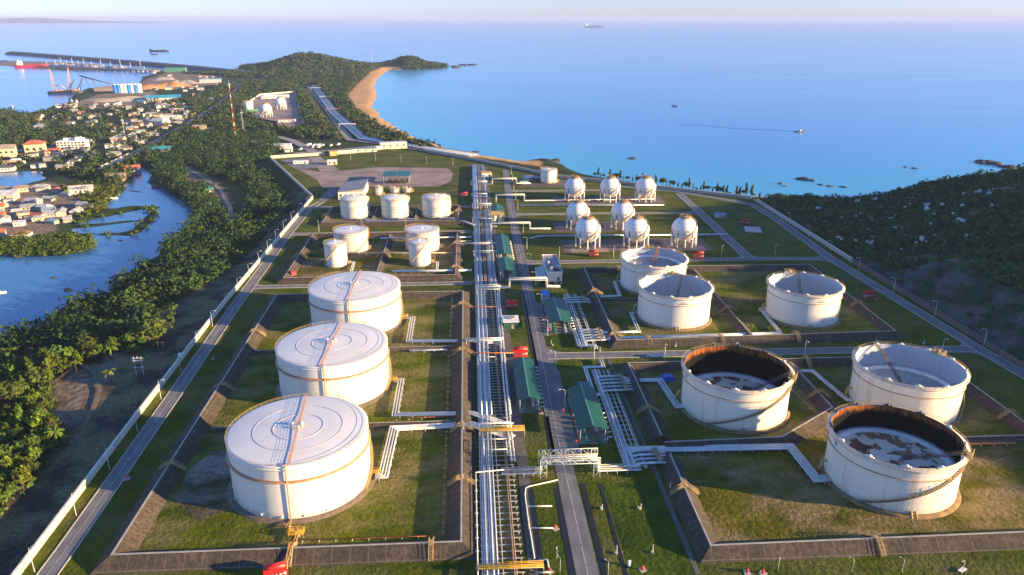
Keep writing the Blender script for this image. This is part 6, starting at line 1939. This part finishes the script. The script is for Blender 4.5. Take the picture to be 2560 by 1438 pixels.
# guard station outside the back wall
for px, py, w, d, h, mt, lab in ((648, 360, 26, 9, 4, WHITEB, 'long white roofed shed among trees outside the back wall'), (688, 372, 40, 14, 5, WHITEB, 'white guard station with flat roofs outside the back wall'), (722, 380, 9, 7, 6, WHITEB, 'small white gate arch outside the back wall')):
    x, y = at(px, py, LOW); flat_building('guard_station', lab, x, y, w, d, h, .1, WHITEB, mt, 4, z=gz(x, y))
def make_car(long=False):
    t = thing('parked_vehicle', 'car', 'car', (0, 0, 0))
    L, w, h = (7.5, 2.3, 2.6) if long else (4.3, 1.8, .75)
    if long:
        P_('body', MB().box((.9, 0, 1.7), (5.6, 2.3, 2.2)).box((-2.8, 0, 1.35), (1.9, 2.2, 1.7), taper=.9), WHITEB, t)
        P_('windscreen', MB().box((-3.7, 0, 1.7), (.12, 1.8, .7)), GLASS, t)
    else:
        P_('body', MB().box((0, 0, .75), (L, w, .75), taper=.96).box((.15, 0, 1.35), (2.4, 1.65, .6), taper=.8), WHITEB, t)
        P_('windscreen', MB().box((-1.0, 0, 1.33), (.2, 1.4, .42)), GLASS, t)
    for sx in (-.32, .32):
        for sy in (-.5, .5):
            P_('wheel', MB().tube([(L * sx, w * sy - .1, .38), (L * sx, w * sy + .1, .38)], .38, 10), BLACK, t)
    return t
c0 = make_car(); c1 = make_car(True)
CARP = [(752, 378, 0, 'leaving the car park'), (772, 371, 1, 'first van from the left in the car park'), (798, 372, 1, 'second van from the left, behind the wall'), (808, 368, 0, 'third vehicle from the left behind the wall'), (846, 366, 0, 'right hand car parked behind the solar shed'), (786, 372, 1, 'dark edged van between the other two vans'), (828, 368, 0, 'reddish lit car near the right hand one')]
u = [True, True]
for px, py, k, lab in CARP:
    x, y = at(px, py, LOW); o = place((c0, c1)[k], u[k], (x, y, gz(x, y) + 1.1), 1.0 + px % 5 * .2, ('white car ' if k == 0 else 'white ') + lab + ('' if 'car' in lab or 'van' in lab else ' outside the back wall'), 'vehicles parked behind the back wall', 1.6)
    u[k] = False

# ================================================================ houses
RCOL = {'pale grey': (.3, .31, .33), 'rust brown': (.2, .1, .07), 'white': (.55, .55, .54), 'terracotta': (.42, .13, .07), 'blue grey': (.2, .28, .36), 'tan': (.3, .24, .19), 'turquoise': (.05, .34, .38), 'weathered dark': (.1, .095, .09)}
RM = {k: M(k.replace(' ', '_') + '_roofing', v, .7, .3, .35, rand=.3) for k, v in RCOL.items()}
WM = [M('house_wall_white', (.62, .6, .56), .8, .12, .4, rand=.3), M('house_wall_cream', (.56, .46, .32), .8, .12, .4, rand=.3), M('house_wall_grey', (.35, .34, .33), .8, .2, .4, rand=.3)]
def house_meshes(w, d, h, rise, kind):
    wm = MB().box((0, 0, h / 2 - .4), (w, d, h + .8))
    rm = MB(); o = .6
    if kind == 'gabled':
        wm._add([(-w / 2, -d / 2, h), (-w / 2, d / 2, h), (-w / 2, 0, h + rise), (w / 2, -d / 2, h), (w / 2, d / 2, h), (w / 2, 0, h + rise)], [(0, 2, 1), (3, 4, 5)])
        for s in (-1, 1):
            a = [(-w / 2 - o, 0, h + rise + .1), (w / 2 + o, 0, h + rise + .1), (w / 2 + o, s * (d / 2 + o), h - rise * o / d * 2 + .1), (-w / 2 - o, s * (d / 2 + o), h - rise * o / d * 2 + .1)]
            fs = [(0, 1, 2, 3), (7, 6, 5, 4), (0, 4, 5, 1), (1, 5, 6, 2), (2, 6, 7, 3), (3, 7, 4, 0)]
            rm._add(a + [(x, y, z - .18) for x, y, z in a], [f[::-1] for f in fs] if s > 0 else fs)
    elif kind == 'hipped':
        k = min(w, d) / 2 * .8
        a = [(-w / 2 - o, -d / 2 - o, h), (w / 2 + o, -d / 2 - o, h), (w / 2 + o, d / 2 + o, h), (-w / 2 - o, d / 2 + o, h), (-w / 2 + k, 0, h + rise), (w / 2 - k, 0, h + rise)]
        rm._add(a, [(0, 1, 5, 4), (1, 2, 5), (2, 3, 4, 5), (3, 0, 4), (3, 2, 1, 0)])
    else:
        a = [(-w / 2 - o, -d / 2 - o, h), (w / 2 + o, -d / 2 - o, h), (w / 2 + o, d / 2 + o, h + rise * .6), (-w / 2 - o, d / 2 + o, h + rise * .6)]
        rm._add([(x, y, z + .2) for x, y, z in a] + a, [(0, 1, 2, 3), (7, 6, 5, 4), (0, 4, 5, 1), (1, 5, 6, 2), (2, 6, 7, 3), (3, 7, 4, 0)])
        wm._add([(-w / 2, d / 2, h), (w / 2, d / 2, h), (w / 2, d / 2, h + rise * .5), (-w / 2, d / 2, h + rise * .5)], [(0, 1, 2, 3)])
    win = MB().box((0, -(d / 2 + .03), h * .55), (1.3, .1, 1.2))
    return [me_.mesh(n_, M('slot_default', (.5, .5, .5))) for n_, me_ in (('wall', wm), ('roof', rm), ('window', win))]
HT = []
for kind in ('gabled', 'hipped', 'lean-to'):
    for w, d, h, r_ in ((11, 7, 3.2, 2.0), (15, 8.5, 3.4, 2.3), (9, 7, 5.6, 1.8)):
        HT.append((kind, house_meshes(w, d, h, r_, kind)))
def mat_on(o, m_):
    o.material_slots[0].link = 'OBJECT'; o.material_slots[0].material = m_
HOUSES = []
def house(x, y, z, rz, ti, roof, wallk, s=1.0, windows=True):
    t = thing('house', 'house', 'house', (x, y, z), 'houses of the harbour village')
    t.rotation_euler = (0, 0, rz); t.scale = (s, s, s)
    kind, ms = HT[ti]
    for n_, me_, m_ in zip(('wall', 'roof', 'window'), ms, (WM[wallk], RM[roof], GLASS)):
        if n_ == 'window' and not windows:
            continue
        for x_ in ((-3, 0, 3) if n_ == 'window' else (0,)):
            o_ = link(n_, me_, t); o_.location.x = x_
            mat_on(o_, m_)
    HOUSES.append([t, x, y, kind, roof, ('white', 'cream', 'grey')[wallk], ti % 3])
    return t
HLM = [('the white hotel block', at(186, 378, LOW)), ('the turquoise roofed hall', at(410, 250, LOW)), ('the blue and white silos', at(318, 232, LOW)), ('the road bridge over the inlet', at(300, 405, LOW)), ('the mangrove islet', at(130, 612, LOW)), ('the tall red and white mast', at(588, 340, LOW)), ('the moored harbour tugs', at(185, 262, LOW)), ('the gravel works', at(420, 205, LOW)), ('the pond dikes', at(230, 540, LOW)), ('the left edge of the picture', at(0, 400, LOW))]
rgh = random.Random(12)
VIL2 = [((VILL[0]), 12, 92), ((VILL[1]), 12, 72), ((VILL[2]), 15, 24), ((VILL[3]), 9.5, 66), (ats([(360, 215), (420, 190), (540, 192), (560, 215), (470, 235), (380, 232)], LOW), 18, 22), (ats([(480, 235), (560, 215), (600, 235), (520, 300), (480, 290)], LOW), 18, 10)]
for poly, step, mx in VIL2:
    Qv = poisson(poly, step, RNG, None)
    zv, dv, _ = heights(Qv)
    vr, _ = seg_d(Qv, VROAD, False)
    ok = (dv > 4) & (vr > 12)
    idx = np.where(ok)[0]; RNG.shuffle(idx)
    for i in idx[:mx]:
        x, y = Qv[i]
        small = y > 900
        house(x, y, zv[i] + .3, rgh.choice([.3, .35, 1.9, .25, -.2, 1.7]) + rgh.uniform(-.15, .15), rgh.choice([0, 0, 1, 1, 2, 3, 4, 6, 7, 7, 8]), rgh.choice(['pale grey', 'pale grey', 'rust brown', 'white', 'white', 'tan', 'blue grey', 'weathered dark', 'terracotta', 'weathered dark', 'pale grey', 'tan']), rgh.choice([0, 1, 2, 2]), rgh.uniform(.65, 1.05), y < 900)
for px, py, ti, roof, wk, s, rz in ((92, 386, 5, 'terracotta', 1, 2.3, .3), (135, 388, 3, 'terracotta', 1, 1.5, .2), (22, 392, 2, 'tan', 1, 1.9, .3), (150, 372, 6, 'terracotta', 1, 1.5, .1), (205, 484, 1, 'white', 0, 1.3, .3), (190, 478, 0, 'terracotta', 0, 1.0, .3), (10, 500, 7, 'white', 1, 1.5, .1), (55, 597, 3, 'rust brown', 0, 1.2, .1), (290, 450, 1, 'tan', 1, 1.2, .2), (400, 385, 7, 'turquoise', 2, 1.6, .1), (520, 480, 0, 'turquoise', 2, .8, .6), (395, 300, 8, 'tan', 1, 1.5, .1), (430, 306, 1, 'white', 0, 1.9, .1), (400, 312, 4, 'white', 0, 1.8, -.4), (500, 325, 1, 'tan', 1, 1.2, .2)):
    x, y = at(px, py, LOW); house(x, y, gz(x, y) + .3, rz, ti, roof, wk, s)
buckets = {}
for h_ in HOUSES:
    j = min(range(len(HLM)), key=lambda q: math.hypot(h_[1] - HLM[q][1][0], h_[2] - HLM[q][1][1]))
    buckets.setdefault((j, h_[3], h_[4]), []).append((math.hypot(h_[1] - HLM[j][1][0], h_[2] - HLM[j][1][1]), h_))
for (j, kind, roof), lst in buckets.items():
    lst.sort(key=lambda q: q[0])
    for r_, (_, h_) in enumerate(lst):
        h_[0]['label'] = '%s %s house, %s nearest %s' % (kind, roof, nth(r_) if r_ else 'its kind', HLM[j][0])

# the white hotel block, hall, silos, harbour
x, y = at(186, 378, LOW); z = gz(x, y)
ht = flat_building('hotel', 'big white four storey hotel block standing above the village trees', x, y, 33, 14, 13, .12, WHITEB, WHITEB, 0, z=z, door=False)
ca, sa = math.cos(.12), math.sin(.12)
for f_ in range(4):
    for k in range(8):
        wq = MB()
        lx, ly = -14.5 + 4.1 * k, -7.1
        wq.box((x + lx * ca - ly * sa, y + lx * sa + ly * ca, z + 2 + 3.1 * f_), (2.4, .2, 1.7), .12)
        part('window', wq, GLASS, ht)
part('roof_screen', MB().box((x + 1, y + 3, z + 14.6), (24, 4, 2.6), .12).box((x + 8, y, z + 15.4), (6, 6, 4), .12), WHITEB, ht)
x, y = at(410, 252, LOW); z = gz(x, y)
tq = thing('hall', 'long hall with a bright turquoise roof in the village', 'hall', (x, y, z))
wl, rf = MB().box((x, y, z + 3.5), (62, 26, 7.5), .35), MB()
c_, s_ = math.cos(.35), math.sin(.35)
for sg in (-1, 1):
    a = [(-33, 0, 11), (33, 0, 11), (33, sg * 15, 7), (-33, sg * 15, 7)]
    a = [(x + p * c_ - q * s_, y + p * s_ + q * c_, z + r_) for p, q, r_ in a]
    fs = [(0, 1, 2, 3), (7, 6, 5, 4), (0, 4, 5, 1), (1, 5, 6, 2), (2, 6, 7, 3), (3, 7, 4, 0)]
    rf._add(a + [(p, q, r_ - .3) for p, q, r_ in a], [f[::-1] for f in fs] if sg > 0 else fs)
part('wall', wl, STEEL, tq); part('roof', rf, M('turquoise_sheet', (.03, .33, .5), .5, .12, .1), tq)
x0, y0 = at(290, 233, LOW); x1, y1 = at(350, 232, LOW)
for k in range(8):
    q = k / 7
    x, y = x0 + (x1 - x0) * q, y0 + (y1 - y0) * q
    bl = k in (0, 1, 6, 4)
    st = thing('silo', '%s upright silo, %s from the left in the harbour row' % ('blue' if bl else 'white', nth(k)), 'silo', (x, y, gz(x, y)), 'blue and white silos in a row')
    part('body', MB().cyl(x, y, LOW, LOW + 18, 5.2, n=18), M('silo_blue', (.02, .2, .55), .5, .1, .2) if bl else WHITEB, st)
    part('cap', MB().dome(x, y, LOW + 18, 5.2, 1.8, 18), WHITEB, st)
# gravel and earth heaps
def heap(px, py, rx, ry, h, rz, mt, lab, z=None):
    x, y = at(px, py, LOW); z = gz(x, y) if z is None else z
    n, mrings = 36, 9
    mb = MB()
    rg = random.Random(int(px * 3 + py))
    ph = [rg.uniform(0, 6) for _ in range(4)]
    prof = []
    for i in range(mrings + 1):
        q = i / mrings
        for j in range(n):
            a = 2 * PI * j / n
            w = 1 + .18 * math.sin(2 * a + ph[0]) + .12 * math.sin(5 * a + ph[1]) + .06 * math.sin(9 * a + ph[2] + q * 4)
            rr = (1 - q) * w
            hh = h * (1 - (1 - q) ** 1.25) * (1 + .18 * math.sin(3 * a + ph[3] + q * 3) * (1 - q))
            lx, ly = rx * rr * math.cos(a), ry * rr * math.sin(a)
            mb.v.append((x + lx * math.cos(rz) - ly * math.sin(rz), y + lx * math.sin(rz) + ly * math.cos(rz), z - 1 + hh))
    for i in range(mrings):
        for j in range(n):
            mb.f.append((i * n + j, i * n + (j + 1) % n, (i + 1) * n + (j + 1) % n, (i + 1) * n + j)); mb.m.append(0); mb.s.append(False)
    single('spoil_heap', mb, mt, lab, 'heap', (x, y, z), 'heaps in the harbour works')
ORE = M('orange_earth', (.5, .24, .09), .95, .3, .06, bmp=.3); GRAV = M('pale_gravel', (.42, .35, .28), .95, .25, .08, bmp=.3); GREYG = M('grey_gravel', (.28, .26, .26), .95, .25, .08, bmp=.3)
heap(380, 222, 60, 30, 11, .2, ORE, 'big orange earth heap behind the silos'); heap(435, 216, 50, 30, 12, -.1, ORE, 'orange earth heap right of the biggest one'); heap(300, 216, 46, 14, 5, .1, ORE, 'low orange earth bank left of the silos')
heap(330, 252, 70, 24, 10, .1, GRAV, 'long pale gravel heap below the silos'); heap(370, 250, 34, 22, 11, .3, GRAV, 'pale gravel heap next to the turquoise roofed hall'); heap(250, 250, 46, 14, 4, .3, GREYG, 'low grey gravel heap at the harbour edge'); heap(405, 200, 40, 22, 9, .1, GREYG, 'grey heap at the inner end of the harbour'); heap(470, 208, 46, 24, 9, .1, GRAV, 'pale heap at the back of the gravel works'); heap(520, 325, 14, 9, 4, .2, ORE, 'small orange heap among the trees below the mast')
x, y = at(527, 207, LOW); flat_building('works_shed', 'turquoise roofed shed in the gravel works', x, y, 50, 24, 9, .2, STEEL, MATS['turquoise_sheet'], 0, z=gz(x, y))
x, y = at(440, 180, LOW); flat_building('works_shed', 'green walled harbour shed by the breakwater', x, y, 60, 22, 12, .1, M('green_shed', (.06, .22, .16), .7, .1, .2), M('green_shed_roof', (.08, .25, .2), .6, .1, .2), 0, z=max(gz(x, y), LOW))
x, y = at(262, 228, LOW); flat_building('works_shed', 'brown open sided shed left of the silos', x, y, 40, 16, 8, .1, M('brown_shed', (.28, .22, .18), .8, .2, .3), GREYROOF, 0, z=gz(x, y))
# breakwater
BW = ats([(23, 136), (60, 138), (300, 158), (500, 176), (636, 191)], WATER)
b_ = single('breakwater', MB().ribbon(BW, [(26, WATER - 4), (9, WATER + 10), (-9, WATER + 10), (-26, WATER - 4)]), M('dark_armour_rock', (.06, .065, .07), .9, .4, .08), 'long dark rock breakwater sheltering the harbour', 'breakwater', (*BW[2], WATER))
part('crown_wall', MB().ribbon(BW, [(9, WATER + 10), (9, WATER + 13), (5, WATER + 13), (5, WATER + 10)]), CONC, b_)
# jetty
JT = ats([(118, 170), (210, 174), (350, 179), (392, 183)], WATER)
jt = single('jetty', MB().ribbon(JT, [(9, WATER + 5), (9, WATER + 7), (-9, WATER + 7), (-9, WATER + 5)]), CONC, 'long concrete jetty on piles inside the breakwater', 'jetty', (*JT[1], WATER))
P = [Vector(p) for p in JT]
for a, b2 in zip(P, P[1:]):
    n_ = int((b2 - a).length / 26)
    for k in range(n_):
        p = a.lerp(b2, (k + .5) / n_)
        part('pile', MB().box((p.x, p.y, WATER + 2), (4, 12, 8)), WHITEB, jt)
for k in range(12):
    q = .06 + k * .07
    i = 0 if q < .45 else 1
    f_ = q / .45 if i == 0 else (q - .45) / .4
    p = P[i].lerp(P[i + 1], min(1, f_))
    sc_ = thing('harbour_stack', '%s from the left of the %s blocks stacked on the jetty' % (nth(k), ['pinkish grey', 'pale', 'blue grey'][k % 3]), 'stack', (p.x, p.y + 14, WATER + 7), 'blocks stacked along the jetty')
    part('block', MB().box((p.x, p.y + 12, WATER + 7 + 3), (26 + 6 * (k % 3), 10, 6 + 3 * (k % 2))), [M('jetty_pink', (.36, .3, .33), .8, .2, .1), M('jetty_pale', (.5, .5, .52), .7, .2, .1), M('jetty_blue', (.1, .2, .4), .7, .2, .1)][k % 3], sc_)
    part('mast', MB().tube([(p.x + 8, p.y + 12, WATER + 7), (p.x + 8, p.y + 12, WATER + 26 + 8 * (k % 2))], .8, 5), STEEL, sc_)
# ships
def ship(label, px, py, L, W_, hull, rz, house_at=-.36, hm_=None, deckm=None, cat='ship', name='cargo_ship', boot=None, sup=1.0):
    x, y = at(px, py, WATER)
    t = thing(name, label, cat, (0, 0, WATER))
    secs = [(-.5, .78, 1.0), (-.42, 1, .98), (.25, 1, 1.0), (.4, .72, 1.06), (.5, .04, 1.2)]
    hh = L * .075
    mb = MB(); k = 4
    for q, w, h_ in secs:
        mb.v += [(q * L, -W_ / 2 * w, hh * h_), (q * L, -W_ / 2 * w * .8, -1.5), (q * L, W_ / 2 * w * .8, -1.5), (q * L, W_ / 2 * w, hh * h_)]
    for i in range(len(secs) - 1):
        for j in range(3):
            mb.f.append((i * 4 + j, i * 4 + j + 1, i * 4 + j + 5, i * 4 + j + 4)[::-1]); mb.m.append(0); mb.s.append(False)
        mb.f.append((i * 4 + 3, i * 4, i * 4 + 4, i * 4 + 7)[::-1]); mb.m.append(0); mb.s.append(False)
    mb.f.append((0, 1, 2, 3)); mb.m.append(0); mb.s.append(False)
    P0 = lambda n_, m_, mt: link(n_, m_.mesh(n_, mt), t)
    P0('hull', mb, hull)
    P0('superstructure', MB().box((house_at * L, 0, hh + L * .045 * sup), (L * .12, W_ * .8, L * .09 * sup)).box((house_at * L, 0, hh + L * .1 * sup), (L * .07, W_ * .95, L * .03)).cyl(house_at * L - L * .03, 0, hh + L * .1 * sup, hh + L * .15 * sup, L * .014, n=8), hm_ or WHITEB, t)if False else P0('superstructure', MB().box((house_at * L, 0, hh + L * .045 * sup), (L * .12, W_ * .8, L * .09 * sup)).box((house_at * L, 0, hh + L * .1 * sup), (L * .07, W_ * .95, L * .03)).cyl(house_at * L - L * .03, 0, hh + L * .1 * sup, hh + L * .15 * sup, L * .014, n=8), hm_ or WHITEB)
    g = MB()
    for q in (-.1, .08, .26):
        g.box((q * L, 0, hh + L * .008), (L * .13, W_ * .6, L * .016))
    P0('hatch', g, deckm or hull)
    g = MB().tube([(.42 * L, 0, hh), (.42 * L, 0, hh + L * .09)], L * .004 + .1, 5)
    P0('mast', g, WHITEB)
    t.location = (x, y, WATER); t.rotation_euler = (0, 0, rz)
    return t
REDH = M('ship_red', (.6, .03, .07), .45, .1, .1); DKH = M('ship_dark', (.03, .03, .05), .5, .2, .1); BLH = M('ship_blue', (.03, .09, .25), .5, .2, .1)
ship('bright red cargo ship with white bridge moored at the jetty', 82, 169, 110, 17, REDH, .04)
ship('dark blue ship with orange deck cut by the left edge behind the breakwater', 2, 157, 80, 14, BLH, .02, -.2, M('ship_orange', (.5, .2, .15), .6, .1, .1))
ship('dark barge on the open sea beyond the breakwater', 398, 129, 92, 14, DKH, .02, -.42, DKH, name='barge', sup=.4)
ship('tiny dark workboat below the barge on the open sea', 387, 137, 30, 7, DKH, .02, -.2, DKH, name='workboat')
ship('hazy tanker near the horizon of the open sea', 1487, 69, 330, 40, BLH, .02, -.4, name='tanker')
ship('red harbour tug with white wheelhouse, left of a pair', 178, 259, 22, 7, REDH, .4, .1, name='tug', sup=2.2)
ship('red harbour tug with white wheelhouse, right of a pair', 190, 260, 22, 7, REDH, .3, .1, name='tug', sup=2.2)
ship('small motor boat drawing a long wake on the blue bay', 2000, 330, 17, 5, DKH, .25, 0, name='motor_boat')
ship('small blue boat lying off the creek mouth at the left', 30, 270, 15, 6, BLH, 1.2, 0, name='fishing_boat', sup=2)
ship('small white boat cut by the left edge on the creek', -2, 733, 8, 3, WHITEB, .3, 0, name='fishing_boat')
ship('blue fishing boat beside the right creek bank', 381, 452, 14, 4.5, M('boat_blue', (.04, .16, .3), .5, .2, .3), 1.4, -.1, MATS['boat_blue'], name='fishing_boat', sup=1.4)
ship('long dark fishing boat moored at the right creek bank', 412, 467, 24, 6, M('boat_brown', (.12, .07, .06), .6, .3, .3), .35, -.1, M('boat_tan', (.4, .3, .22), .6, .2, .3), name='fishing_boat')
ship('pale decked fishing boat moored above the long dark one', 412, 446, 20, 5.5, MATS['boat_brown'], .4, .1, MATS['boat_tan'], name='fishing_boat')
ship('red hulled fishing boat below the pink boat shed', 328, 440, 18, 5, REDH, .6, -.1, MATS['boat_tan'], name='fishing_boat')
ship('skiff floating at the head of the pond dikes', 278, 497, 12, 3, WHITEB, .15, 0, WHITEB, name='fishing_boat', sup=.3)
x, y = at(334, 478, WATER)
single('bamboo_raft', MB().box((x, y, WATER + .2), (14, 1.0, .4), -.6).box((x + 2, y - 1.4, WATER + .2), (13, 1.0, .4), -.5).box((x, y + .4, WATER + .55), (1, 5, .3), -.5), M('raft_wood', (.25, .14, .12), .8, .2, .6), 'slatted wooden raft floating in mid creek', 'raft', (x, y, WATER))
# wake of the motor boat: slight ridges on the water
xa, ya = at(1998, 331, WATER); xb, yb = at(1700, 311, WATER)
WK = [(xa + (xb - xa) * q + 10 * math.sin(q * 9), ya + (yb - ya) * q) for q in [k / 30 for k in range(31)]]
wk_ = MB().ribbon(WK, [(1.2, WATER + .02), (.4, WATER + .25), (-.4, WATER + .25), (-1.2, WATER + .02)])
struct('wake_water', wk_, M('wake_water', (.02, .1, .32), .15, .2, .3))
# crane barge
x, y = at(150, 236, WATER)
cb = ship('orange crane barge with twin raised booms in the harbour', 165, 234, 70, 20, DKH, .1, .3, M('barge_brown', (.3, .2, .15), .7, .2, .2), name='crane_barge', sup=.6)
OR_ = M('crane_orange', (.6, .27, .12), .6, .15, .3)
for k, (x0, x1, z1, mt) in enumerate(((-22, -24, 54, OR_), (8, 14, 56, OR_), (4, 22, 30, DARKST), (26, 40, 34, DARKST))):
    g = MB()
    for s in (-1, 1):
        g.tube([(x0 + s * 3, s * 2, 4), ((x0 + x1) / 2 + s * 1.5, s, z1 * .55), (x1, 0, z1)], .7, 5)
    for q in range(6):
        z_ = 5 + (z1 - 8) * q / 6; xx = x0 + (x1 - x0) * q / 6
        g.tube([(xx - 2.4 + q * .3, 0, z_), (xx + 2.4 - q * .3, 0, z_ + 3)], .4, 4)
    o = link('crane_boom', g.mesh('crane_boom', mt), cb)
g = MB().tube([(-18, 0, 18), (-6, 0, 18), (2, 0, 8)], .9, 5).box((-12, 0, 6), (12, 8, 5))
link('crane_house', g.mesh('crane_house', OR_), cb)
x, y = at(225, 212, LOW)
cy_ = thing('conveyor', 'dark slanting conveyor at the harbour edge', 'conveyor', (x, y, LOW))
part('boom', MB().tube([(x + 50, y, LOW + 2), (x - 22, y, LOW + 22)], 1.6, 5), DARKST, cy_)
part('trestle', MB().tube([(x + 12, y, LOW), (x + 8, y, LOW + 13)], .8, 5).tube([(x - 4, y, LOW), (x - 8, y, LOW + 17)], .8, 5), DARKST, cy_)
# masts
def mast(label, px, py, top, w, banded, cat='mast', name='radio_mast'):
    x, y = at(px, py, LOW); z = gz(x, y)
    # height from the survey
    d = math.hypot(x, y)
    t = thing(name, label, cat, (x, y, z))
    n = 12
    for k in range(n):
        mb = MB(); z0, z1 = z + top * k / n, z + top * (k + 1) / n
        w0, w1 = w * (1 - .75 * k / n), w * (1 - .75 * (k + 1) / n)
        for a in range(3):
            q, q2 = a * 2.094, (a + 1) * 2.094
            mb.tube([(x + w0 * math.cos(q), y + w0 * math.sin(q), z0), (x + w1 * math.cos(q), y + w1 * math.sin(q), z1)], .11, 4)
            mb.tube([(x + w0 * math.cos(q), y + w0 * math.sin(q), z0), (x + w1 * math.cos(q2), y + w1 * math.sin(q2), z1)], .1, 4)
        part('section', mb, (RED if k % 2 == 0 else WHITEB) if banded else STEEL, t)
    part('antenna', MB().box((x, y, z + top), (2.6, 2.6, 1.8)).tube([(x, y, z + top), (x, y, z + top + 5)], .2, 4), STEEL, t)
    return t
mast('tall red and white lattice radio mast in the wood', 590, 352, 74, 1.3, True)
mast('thin grey mast between the tall mast and the far walled yard', 610, 335, 30, 1.2, False)
mast('hair thin mast on the headland', 930, 164, 55, 2.0, False)
mast('slim pole mast on the village hotel slope', 313, 345, 24, .8, False)
# transformer platform and poles near the wall
x, y = at(352, 945, -2.5); z = gz(x, y)
tp = thing('transformer_platform', 'pole mounted transformer platform in the bare clearing by the wall', 'transformer', (x, y, z))
for dx in (-1.6, 1.6):
    part('pole', MB().cyl(x + dx, y, z - .5, z + 9, .2, .14, n=8), CONC, tp)
part('crossarm', MB().box((x, y, z + 8.4), (5, .25, .25)).box((x, y, z + 7.2), (5, .25, .25)).box((x, y, z + 4), (4, 1.2, .2)), STEEL, tp)
part('transformer', MB().box((x, y, z + 4.9), (1.4, 1, 1.5)).cyl(x + .5, y, z + 5.6, z + 6.3, .12).cyl(x - .5, y, z + 5.6, z + 6.3, .12), DARKST, tp)
part('insulator', MB().cyl(x - 1.6, y, z + 8.5, z + 9.2, .12).cyl(x, y, z + 8.5, z + 9.2, .12).cyl(x + 1.6, y, z + 8.5, z + 9.2, .12), WHITEB, tp)
upn = thing('utility_pole', 'twin leg wooden utility pole in the dark scrub beside the wall', 'utility pole', (*at(408, 905, -2.5), gz(*at(408, 905, -2.5))))
x, y, z = upn.location
part('pole', MB().cyl(x - 1.2, y, z - .5, z + 9, .16, .12, n=8).cyl(x + 1.2, y, z - .5, z + 9, .16, .12, n=8), BARK, upn)
part('crossarm', MB().box((x, y, z + 8.6), (4.4, .2, .22)), BARK, upn)
# elevated watch hut on the wall
x, y = at(457, 895, 2)
wt = thing('camera_box', 'small white camera box standing on the left perimeter wall', 'camera', (x - 1.0, y, 0))
part('post', MB().box((x - 1.0, y, 1.4), (.4, .4, 2.8)), STEEL, wt); part('housing', MB().box((x - 1.0, y, 3.6), (1.6, 1.2, 1.5)), WHITEB, wt)
# corrugated boat shed roofs by the creek
x, y = at(330, 428, LOW); house(x, y, LOW + .3, .5, 1, 'terracotta', 2, 1.1)['label'] = 'pinkish red roofed boat shed at the creek bend'
# little bench frame, post on lawn at the bottom right
x, y = at(2405, 1428)
wb = thing('white_bench', 'little white slatted frame lying on the near lawn', 'frame', (x, y, 0))
part('slats', MB().box((x, y, .5), (2.8, 1.2, .12), .5), WHITEB, wb); part('legs', MB().box((x - .8, y, .25), (.12, 1, .5), .5).box((x + .8, y, .25), (.12, 1, .5), .5), STEEL, wb)
x, y = at(1572, 1415)
vp = thing('vent_post', 'stubby white vent post at the foot of the rough grass', 'vent', (x, y, 0))
part('post', MB().cyl(x, y, 0, 1.6, .35, .5, n=10), WHITEB, vp); part('cap', MB().dome(x, y, 1.6, .6, .3, 10), WHITEB, vp)
for o in (lp, ):
    pass
